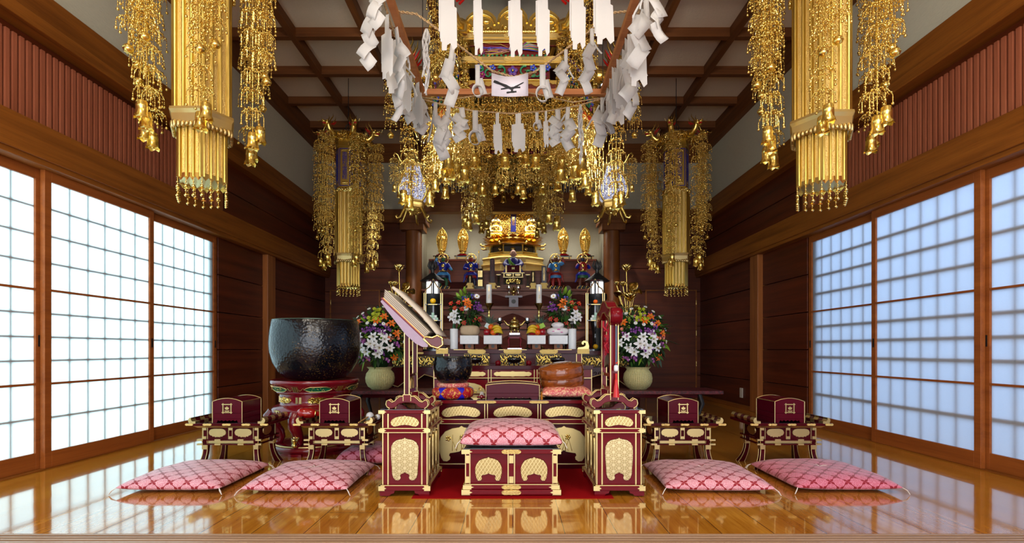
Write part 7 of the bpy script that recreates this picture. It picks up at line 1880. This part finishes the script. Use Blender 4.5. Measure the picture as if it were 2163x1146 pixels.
# the white paper sign in the middle of the V shaped rope
r = thing('paper_sign', 'white paper sign with one black brush mark hanging from the V shaped rope', 'sign', (WX(1077, 2.985), 2.985, WZ(203, 2.985)))
kk = 2.985 / F; q = MB(); vs = []; fs = []
def bend(x): return -.012 * cos(x / .11 * pi / 2)
def sagz(x): return -.030 * cos(x / .11 * pi / 2) + .022
for i in range(13):
    x = -.109 + .218 * i / 12; vs += [(x, bend(x), sagz(x) * .4 - .006), (x, bend(x), .118 + sagz(x))]
q.add(vs, [(2 * i, 2 * i + 2, 2 * i + 3, 2 * i + 1) for i in range(12)], True); q.build('sheet', plain('sign_paper', rgb(222, 214, 222), .8), r, solid=.001)
q = MB()
def stroke(p0, p1, w0, w1):
    a = Vector(((p0[0] - 1077) * kk, 0, (203 - p0[1]) * kk)); b = Vector(((p1[0] - 1077) * kk, 0, (203 - p1[1]) * kk)); d = (b - a).normalized(); nn = Vector((-d.z, 0, d.x)); vs = []
    for t in range(7):
        p = a.lerp(b, t / 6); w = 1.5 * (w0 + (w1 - w0) * t / 6) * kk * (1 + .15 * sin(t * 2)); y = bend(p.x) - .0016
        for s in (-1, 1): vs.append((p.x + nn.x * w * s, y, p.z + nn.z * w * s))
    q.add(vs, [(2 * t, 2 * t + 1, 2 * t + 3, 2 * t + 2) for t in range(6)], False)
for a in (((1043, 172), (1081, 190), 1.8, 2.0), ((1106, 175), (1080, 191), .6, 1.6), ((1058, 190), (1099, 186), .9, 1.3), ((1081, 188), (1082, 198), 1.6, 1.5), ((1070, 198), (1091, 195.5), 1.2, 1.3)): stroke(*a)
q.build('brush_mark', plain('ink', rgb(16, 14, 18), .6), r)
# two small spotlights clipped to the rear bar, aimed at the altar
for sx, lab in ((-1, 'small black spotlight on the left end of the rear frame bar'), (1, 'small black spotlight on the right end of the rear frame bar')):
    r = thing('spotlight', lab, 'spotlight', (sx * .70, 3.945, FZ + .018), 0, 'spotlights on the frame')
    q = MB(); q.tube([(0, 0, 0), (0, .01, .03)], .006, 6); q.build('bracket', BLACK, r)
    q = MB(); q.tube([(0, -.03, .045), (0, .05, .030)], [.018, .022], 14); q.build('housing', BLACK, r)
    q = MB(); q.tube([(0, .0505, .030), (0, .053, .0295)], .018, 14); q.build('lens', emit_mat('led_lens', (1, .97, .9, 1), 30), r)
    q = MB(); q.sph((0, -.032, .046), .008, 8, 6); q.build('pilot_light', emit_mat('led_pilot', (1, .97, .9, 1), 60), r)
    l = bpy.data.lights.new('spot', 'SPOT'); l.energy = 260; l.color = (1, .93, .82); l.spot_size = radians(66); l.spot_blend = .6; l.shadow_soft_size = .03
    o = bpy.data.objects.new('spot', l); COL.objects.link(o); o.location = (sx * .70, 4.01, FZ + .045)
    o.rotation_euler = (Vector((sx * .35, 8.6, 1.6)) - o.location).to_track_quat('-Z', 'Y').to_euler()
# ================================================================== flowers
def mflower(n, c, r=.5, **k): return plain(n, rgb(*c), r, **k)
F_W = mflower('petal_white', (240, 242, 244)); F_O = mflower('petal_orange', (236, 112, 24)); F_P = mflower('petal_purple', (120, 40, 150)); F_LP = mflower('petal_violet', (176, 90, 180)); F_Y = mflower('petal_lime', (176, 184, 20)); F_PK = mflower('petal_peach', (240, 160, 130)); F_R = mflower('petal_red', (214, 40, 30)); F_B = mflower('petal_blue', (40, 40, 170))
F_C = mflower('flower_centre', (210, 180, 60)); L_D = mflower('leaf_dark', (24, 56, 22)); L_M = mflower('leaf_mid', (52, 96, 34)); L_L = mflower('leaf_light', (128, 168, 50))
def petal(m, a, R, w, up, n=4, curl=.3):
    ux, uy = cos(a), sin(a); vs = []
    for t in range(n + 1):
        u = t / n; rr = R * u; ww = w * sin(pi * (.08 + .88 * u)) ** .8; z = R * (up * u - curl * u * u * u)
        for s in (-1, 0, 1): vs.append((ux * rr - uy * ww * s, uy * rr + ux * ww * s, z + (abs(s) - .5) * w * .35))
    m.add(vs, [(3 * t + s, 3 * t + s + 1, 3 * t + 4 + s, 3 * t + 3 + s) for t in range(n) for s in range(2)], True)
def lily_fn(mat, R=.075):
    def fn(name):
        m = MB()
        for k in range(6): m.mat(0); petal(m, k * pi / 3, R * (1 if k % 2 else .94), R * (.26 if k % 2 else .20), .55, 5, .42)
        m.mat(1)
        for k in range(5): m.tube([(0, 0, 0), (.012 * cos(k * 1.3), .012 * sin(k * 1.3), R * .5), (.02 * cos(k * 1.3), .02 * sin(k * 1.3), R * .62)], .0016, 4)
        m.mat(2); m.tube([(0, 0, .01), (0, 0, -R * .5), (0, .005, -R * 1.2)], [.008, .005, .003], 5)
        return m.build(name, [mat, F_C, L_M])
    return fn
def cluster_fn(mat, n=9, R=.02, spread=.04, c=None):
    def fn(name):
        m = MB(); rn = random.Random(n * 3)
        for k in range(n):
            ox, oy, oz = rn.uniform(-1, 1) * spread, rn.uniform(-1, 1) * spread, rn.uniform(-.5, .8) * spread; m.at((ox, oy, oz), rx=rn.uniform(-.6, .6), ry=rn.uniform(-.6, .6)); m.mat(0)
            for j in range(5): petal(m, j * 1.257 + k, R, R * .42, .35, 3, .2)
            m.mat(1); m.sph((0, 0, R * .15), R * .22, 6, 4)
            m.at(); m.mat(2); m.tube([(ox, oy, oz), (ox * .4, oy * .4, -spread * 1.2), (0, 0, -spread * 2.4)], .002, 4)
        return m.build(name, [mat, c or F_C, L_M])
    return fn
def daisy_fn(mat, R=.024):
    def fn(name):
        m = MB()
        for k in range(12): m.mat(0); petal(m, k * pi / 6, R, R * .16, .15, 3, .1)
        m.mat(1); m.sph((0, 0, R * .1), (R * .26, R * .26, R * .18), 8, 5); m.mat(2); m.tube([(0, 0, 0), (0, .004, -R * 3)], .0018, 4)
        return m.build(name, [mat, F_C, L_M])
    return fn
def pom_fn(mat, R=.022):
    def fn(name):
        m = MB()
        for lv in range(3):
            for k in range(8): m.mat(0); petal(m, k * pi / 4 + lv * .4, R * (1 - .22 * lv), R * .36, .3 + .5 * lv, 3, .1)
        m.mat(1); m.tube([(0, 0, 0), (0, .004, -R * 3)], .0022, 4); return m.build(name, [mat, L_M])
    return fn
def foliage(rx, ry, rz, n, seed, mats, parent, name='foliage', L=(.05, .10), fr=1.0):
    m = MB(); rn = random.Random(seed)
    for k in range(n):
        th = rn.uniform(0, 2 * pi); ph = math.asin(rn.uniform(-.8, 1)); d = Vector((cos(th) * cos(ph), sin(th) * cos(ph), sin(ph))); rr = rn.uniform(.45, .98) * fr
        p = Vector((d.x * rx * rr, d.y * ry * rr, d.z * rz * rr)); l = rn.uniform(*L); dd = (d + Vector((rn.uniform(-.6, .6), rn.uniform(-.6, .6), rn.uniform(-.4, .5)))).normalized(); sd = dd.cross(Vector((rn.uniform(-1, 1), rn.uniform(-1, 1), 1))).normalized(); w = l * rn.uniform(.13, .22); vs = []
        for t in range(4):
            u = t / 3; c = p + dd * l * u + Vector((0, 0, -.3 * l * u * u)); ww = w * sin(pi * (.1 + .86 * u))
            vs += [tuple(c - sd * ww), tuple(c + sd * ww)]
        m.mat(rn.choice((0, 0, 0, 1, 1, 2))); m.add(vs, [(0, 1, 3, 2), (2, 3, 5, 4), (4, 5, 7, 6)], True)
    return m.build(name, mats, parent)
def put(parent, key, fn, name, p, nrm, sc=1.0):
    o = inst(key, fn, name, parent, p, 0, sc); o.rotation_mode = 'QUATERNION'; o.rotation_quaternion = Vector(nrm).to_track_quat('Z', 'Y'); return o
LILW, LILO = ('lw', lily_fn(F_W), 'white_lily'), ('lo', lily_fn(F_O, .062), 'orange_lily')
ORC, ORL = ('op', cluster_fn(F_P), 'purple_orchid'), ('ol', cluster_fn(F_LP), 'violet_orchid')
LIM = ('ly', cluster_fn(F_Y, 8, .024, .045, L_L), 'lime_orchid'); PEA = ('pk', pom_fn(F_PK), 'peach_carnation'); DAI = ('dw', daisy_fn(F_W), 'white_daisy')
REDF = ('lr', lily_fn(F_R, .042), 'red_gloriosa'); BLUF = ('bl', cluster_fn(F_B, 7, .016, .03), 'blue_flower'); BUD = None
def bud_fn(name):
    m = MB(); m.lathe([(0, -.05), (.012, -.045), (.02, -.01), (.015, .03), (.004, .06), (0, .064)], 8); return m.build(name, L_L)
def palm(parent, p0, dirs, L, seed, name='palm_frond'):
    for i, d in enumerate(dirs):
        m = MB(); d = Vector(d).normalized(); pts = [Vector(p0) + d * L * t / 8 + Vector((0, 0, -.22 * L * (t / 8) ** 2)) for t in range(9)]
        m.tube(pts, [.004 - .0003 * t for t in range(9)], 5); sd = d.cross(Vector((0, .3, 1))).normalized()
        for t in range(1, 9):
            for h in (0, .5):
                q_ = pts[t].lerp(pts[t - 1], h)
                for s in (-1, 1):
                    l = L * .42 * sin(pi * (.15 + .8 * t / 8)); e = q_ + (d * .62 + sd * s * .7).normalized() * l + Vector((0, 0, -.12 * l)); w = d * .0055
                    m.add([tuple(q_ - w), tuple(q_ + w), tuple(e)], [(0, 1, 2)], False)
        m.build(name, L_D, parent)
BASK = None
def basket_mat():
    m, nt, b = mk('woven_basket'); tc = N(nt, 'ShaderNodeTexCoord'); sp = N(nt, 'ShaderNodeSeparateXYZ'); nt.links.new(tc.outputs['Object'], sp.inputs[0])
    an = math_(nt, 'ARCTAN2', sp.outputs['Y'], sp.outputs['X']); c = math_(nt, 'ABSOLUTE', math_(nt, 'SINE', math_(nt, 'MULTIPLY', an, 24.0))); zz = math_(nt, 'SINE', math_(nt, 'MULTIPLY', sp.outputs['Z'], 420.0))
    h = math_(nt, 'ADD', c, math_(nt, 'MULTIPLY', zz, .25)); nt.links.new(ramp(nt, h, [(.05, rgb(150, 142, 84)), (.6, rgb(206, 200, 142))]), b.inputs['Base Color']); setin(b, Roughness=.55); bump(nt, b, h, .7, .006); return m
BASK = basket_mat()
def big_arrangement(px, lab, seed, mirror=1):
    Y = 5.10; r = thing('flower_arrangement', lab, 'flowers', (WX(px, Y), Y, .3785)); rn = random.Random(seed)
    q = MB(); q.lathe([(0, 0), (.085, 0), (.09, .008), (.12, .03), (.142, .075), (.146, .115), (.138, .16), (.112, .195), (.108, .205), (.128, .222), (.132, .228), (.120, .226), (.10, .205), (0, .19)], 40); q.build('basket', BASK, r)
    C = Vector((0, 0, .52)); rx, ry, rz = .255, .21, .30
    f = foliage(rx * 1.08, ry, rz * 1.04, 760, seed, [L_D, L_M, L_L], r); f.location = C
    q = MB(); q.lathe([(0, .20), (.06, .20), (.10, .28), (.17, .40), (.15, .60), (0, .70)], 14); q.build('stems', L_D, r)
    def P(u, v, k=1.0):      # u,v in picture plane -1..1 -> front of the ellipsoid
        d2 = max(0.03, 1 - u * u - v * v); n = Vector((u, -sqrt(d2), v)); return C + Vector((u * rx * k, -sqrt(d2) * ry * k, v * rz * k)), (n + Vector((0, -.35, .1)))
    for u, v, s in ((-.12, -.18, 1.15), (.18, -.30, 1.15), (-.02, .02, .95), (.36, -.05, 1.0), (.10, -.48, 1.0), (-.48, -.30, .95), (.52, -.30, .95), (-.75, -.15, .9), (-.30, -.42, 1), (.02, -.22, 1), (.30, .10, .9), (-.55, .02, .9)): p, n = P(mirror * u, v, 1.08); put(r, LILW[0], LILW[1], LILW[2], p, n, s * .74)
    for u, v in ((-.62, .45), (-.85, .12), (.30, .62), (.55, .42), (.72, .12), (-.82, -.45), (.62, -.58), (.05, .50)): p, n = P(mirror * u, v, 1.1); put(r, LILO[0], LILO[1], LILO[2], p, n, .72)
    for u, v in ((.02, .66), (.14, .52), (-.12, .55), (.02, .82)): p, n = P(mirror * u, v, 1.08); put(r, LIM[0], LIM[1], LIM[2], p, n, .75)
    for u, v in ((-.35, .20), (-.18, .24), (.12, .22), (.28, .18), (-.02, -.32), (.45, .26)): p, n = P(mirror * u, v, 1.08); put(r, ORC[0], ORC[1], ORC[2], p, n, .62)
    for u, v in ((-.30, -.62), (-.55, -.62), (.35, -.66), (.72, -.20), (-.62, .10)): p, n = P(mirror * u, v, 1.05); put(r, ORL[0], ORL[1], ORL[2], p, n, .62)
    for u, v in ((-.70, .26), (.62, -.02), (.50, .0), (.78, -.02), (.40, .38)): p, n = P(mirror * u, v, 1.08); put(r, PEA[0], PEA[1], PEA[2], p, n, .85)
    for u, v in ((-.5, .72), (-.3, .86), (.2, .92), (.45, .78), (.70, .62), (-.72, .62), (.88, .25), (.92, -.12), (-.25, .42), (.02, .38), (.3, .40), (-.90, .35)): p, n = P(mirror * u, v, 1.12); put(r, DAI[0], DAI[1], DAI[2], p, n, .85)
    for j in range(22):
        u, v = rn.uniform(-.85, .85), rn.uniform(-.75, .75)
        if u * u + v * v > .85: continue
        sp_ = (ORL, PEA, DAI, ORC)[j % 4]; p, n = P(u, v, 1.0); put(r, sp_[0], sp_[1], sp_[2], p, n, .6)
    for u, v in ((-.25, .0), (.6, .2), (-.45, .55), (.25, -.02)): p, n = P(mirror * u, v, 1.05); put(r, 'bud', bud_fn, 'lily_bud', p, n, .8)
    palm(r, (0, .05, .55), [(-.9, .1, .5), (.9, .1, .45), (-.35, .1, .95), (.3, .1, 1.0), (.8, -.05, .0), (-.8, 0, -.1), (.75, .1, .8)], .42, seed)
    return r
big_arrangement(803, 'large mixed flower arrangement in a woven basket, behind the slanted sutra book', 1, 1)
big_arrangement(1347, 'large mixed flower arrangement in a woven basket, behind the chime stand', 2, 1)
def small_bouquet(px, lab, seed, s):
    Y = 5.62; r = thing('flower_bouquet', lab, 'flowers', (WX(px, Y), Y, RZ + .0005)); rn = random.Random(seed); C = Vector((0, 0, .44))
    q = MB(); q.lathe([(0, 0), (.05, 0), (.055, .01), (.035, .03), (.06, .10), (.065, .16), (.045, .21), (.05, .24), (.04, .24), (0, .20)], 22); q.build('vase', LAQB, r)
    f = foliage(.16, .12, .20, 240, seed, [L_D, L_M, L_L], r, L=(.05, .11)); f.location = C
    q = MB()
    for k in range(9): a = k * .7; q.tube([(.015 * cos(a), .015 * sin(a), .2), (.06 * cos(a), .05 * sin(a), .36), (.12 * cos(a), .09 * sin(a), .48)], .005, 5)
    q.build('stems', L_M, r)
    def A(spec, u, v, sc=1.0): put(r, spec[0], spec[1], spec[2], C + Vector((s * u, -.10 - .02 * rn.random(), v)), Vector((s * u * 2, -.75, v * 1.5 + .2)), sc)
    for u, v in ((-.12, -.03), (-.09, -.10), (-.15, -.07)): A(LILW, u, v, .75)
    for u, v in ((.01, .10), (.03, .06)): A(LILO, u, v, .8)
    for u, v in ((.13, .07), (.11, .03), (.15, .02)): A(ORC, u, v, .7)
    for u, v in ((-.16, .08), (-.12, .03), (-.04, .02), (.09, -.10), (.15, -.09), (-.02, -.13), (-.08, .09)): A(REDF, u, v, .75)
    for u, v in ((.08, .16), (-.02, .14)): A(BLUF, u, v, .7)
    for u, v in ((.12, .16), (.0, .03)): A(DAI, u, v, 1.5)
    for u, v in ((-.05, .19), (-.01, .22)): A(('bud', bud_fn, 'lily_bud'), u, v, 1.1)
    palm(r, (s * .02, .02, .40), [(s * .55, -.1, 1), (s * .8, 0, .35), (-s * .8, 0, .2)], .25, seed); 
small_bouquet(986, 'vase bouquet of lilies and red and purple flowers, left of the left candlestick', 5, 1)
small_bouquet(1190, 'vase bouquet of lilies and purple flowers, right of the right candlestick', 6, -1)
# gold lotus arrangements
def bloom(m, c, R, open_=1.0, n=8):
    for rw in range(3):
        for k in range(n):
            m.at(c, rz=2 * pi * (k + .5 * rw) / n); vs = []
            for t in range(5):
                u = t / 4; rr = R * (.15 + .85 * sin(u * pi * (.42 + .10 * open_ - .09 * rw))) * (1 - .16 * rw); z = R * (1.15 * u - .25) * (1 + .08 * rw) - R * .25 * (open_ - 1) * u; w = R * .36 * sin(pi * (.15 + .82 * u)) ** .8
                for s in (-1, 0, 1): vs.append((rr - abs(s) * w * .25, s * w, z))
            m.add(vs, [(3 * t + s, 3 * t + s + 1, 3 * t + 4 + s, 3 * t + 3 + s) for t in range(4) for s in range(2)], True)
    m.at(c); m.sph((0, 0, 0), R * .35, 8, 6); m.at()
def lotus_leaf(m, c, R, rx, rz):
    m.at(c, rx=rx, rz=rz); n = 20; vs = [(0, 0, -.2 * R)]
    for j, f in ((1, .55), (2, 1.0)):
        for k in range(n): a = 2 * pi * k / n; vs.append((R * f * cos(a), R * f * sin(a), (.02 if j == 1 else .22 * sin(3 * a) + .1) * R))
    m.add(vs, [(0, 1 + k, 1 + (k + 1) % n) for k in range(n)] + [(1 + k, 1 + n + k, 1 + n + (k + 1) % n, 1 + (k + 1) % n) for k in range(n)], True); m.at()
for i, (px, lab, s) in enumerate(((846, 'gold lotus flowers and leaves in a vase behind the slanted sutra book', 1), (1326, 'gold lotus flowers and leaves in a vase behind the chime stand', 1))):
    Y = 5.98; k = Y / F; r = thing('gold_lotus', lab, 'lotus ornament', (WX(px, Y), Y, RZ + .0005))
    q = MB(); q.lathe([(0, 0), (.07, 0), (.075, .012), (.05, .04), (.085, .12), (.09, .18), (.05, .25), (.065, .28), (.055, .28), (0, .24)], 24); q.build('vase', GOLDC, r)
    def L(x, y): return Vector(((x - 846) * k * s, 0, H - (y - CY) * k - RZ))
    for j, (x, y, R, op, dy) in enumerate(((843, 570, .062, .7, 0), (824, 600, .036, .5, .03), (835, 603, .046, .8, -.03), (848, 632, .085, 1.35, -.05), (865, 652, .05, 1.2, .02))):
        c = L(x, y); c.y = dy; m = MB(); bloom(m, c, R, op); b = m.build('lotus_bloom', GOLDP, r, solid=.002); m = MB(); m.tube([(0, 0, .24), (c.x * .4, c.y * .5, .24 + (c.z - .24) * .5), tuple(c - Vector((0, 0, R * .3)))], .0055, 6); m.build('stem', GOLD, b)
    for x, y, R, a, b_ in ((858, 604, .06, 1.1, -.6), (862, 616, .085, .5, .3), (826, 622, .075, .4, 2.0), (840, 648, .08, .3, 1.0)):
        c = L(x, y); m = MB(); lotus_leaf(m, c, R, a, b_); b = m.build('lotus_leaf', GOLDP, r, solid=.002); m = MB(); m.tube([(0, 0, .24), (c.x * .5, 0, .24 + (c.z - .24) * .6), tuple(c)], .004, 6); m.build('stem', GOLD, b)
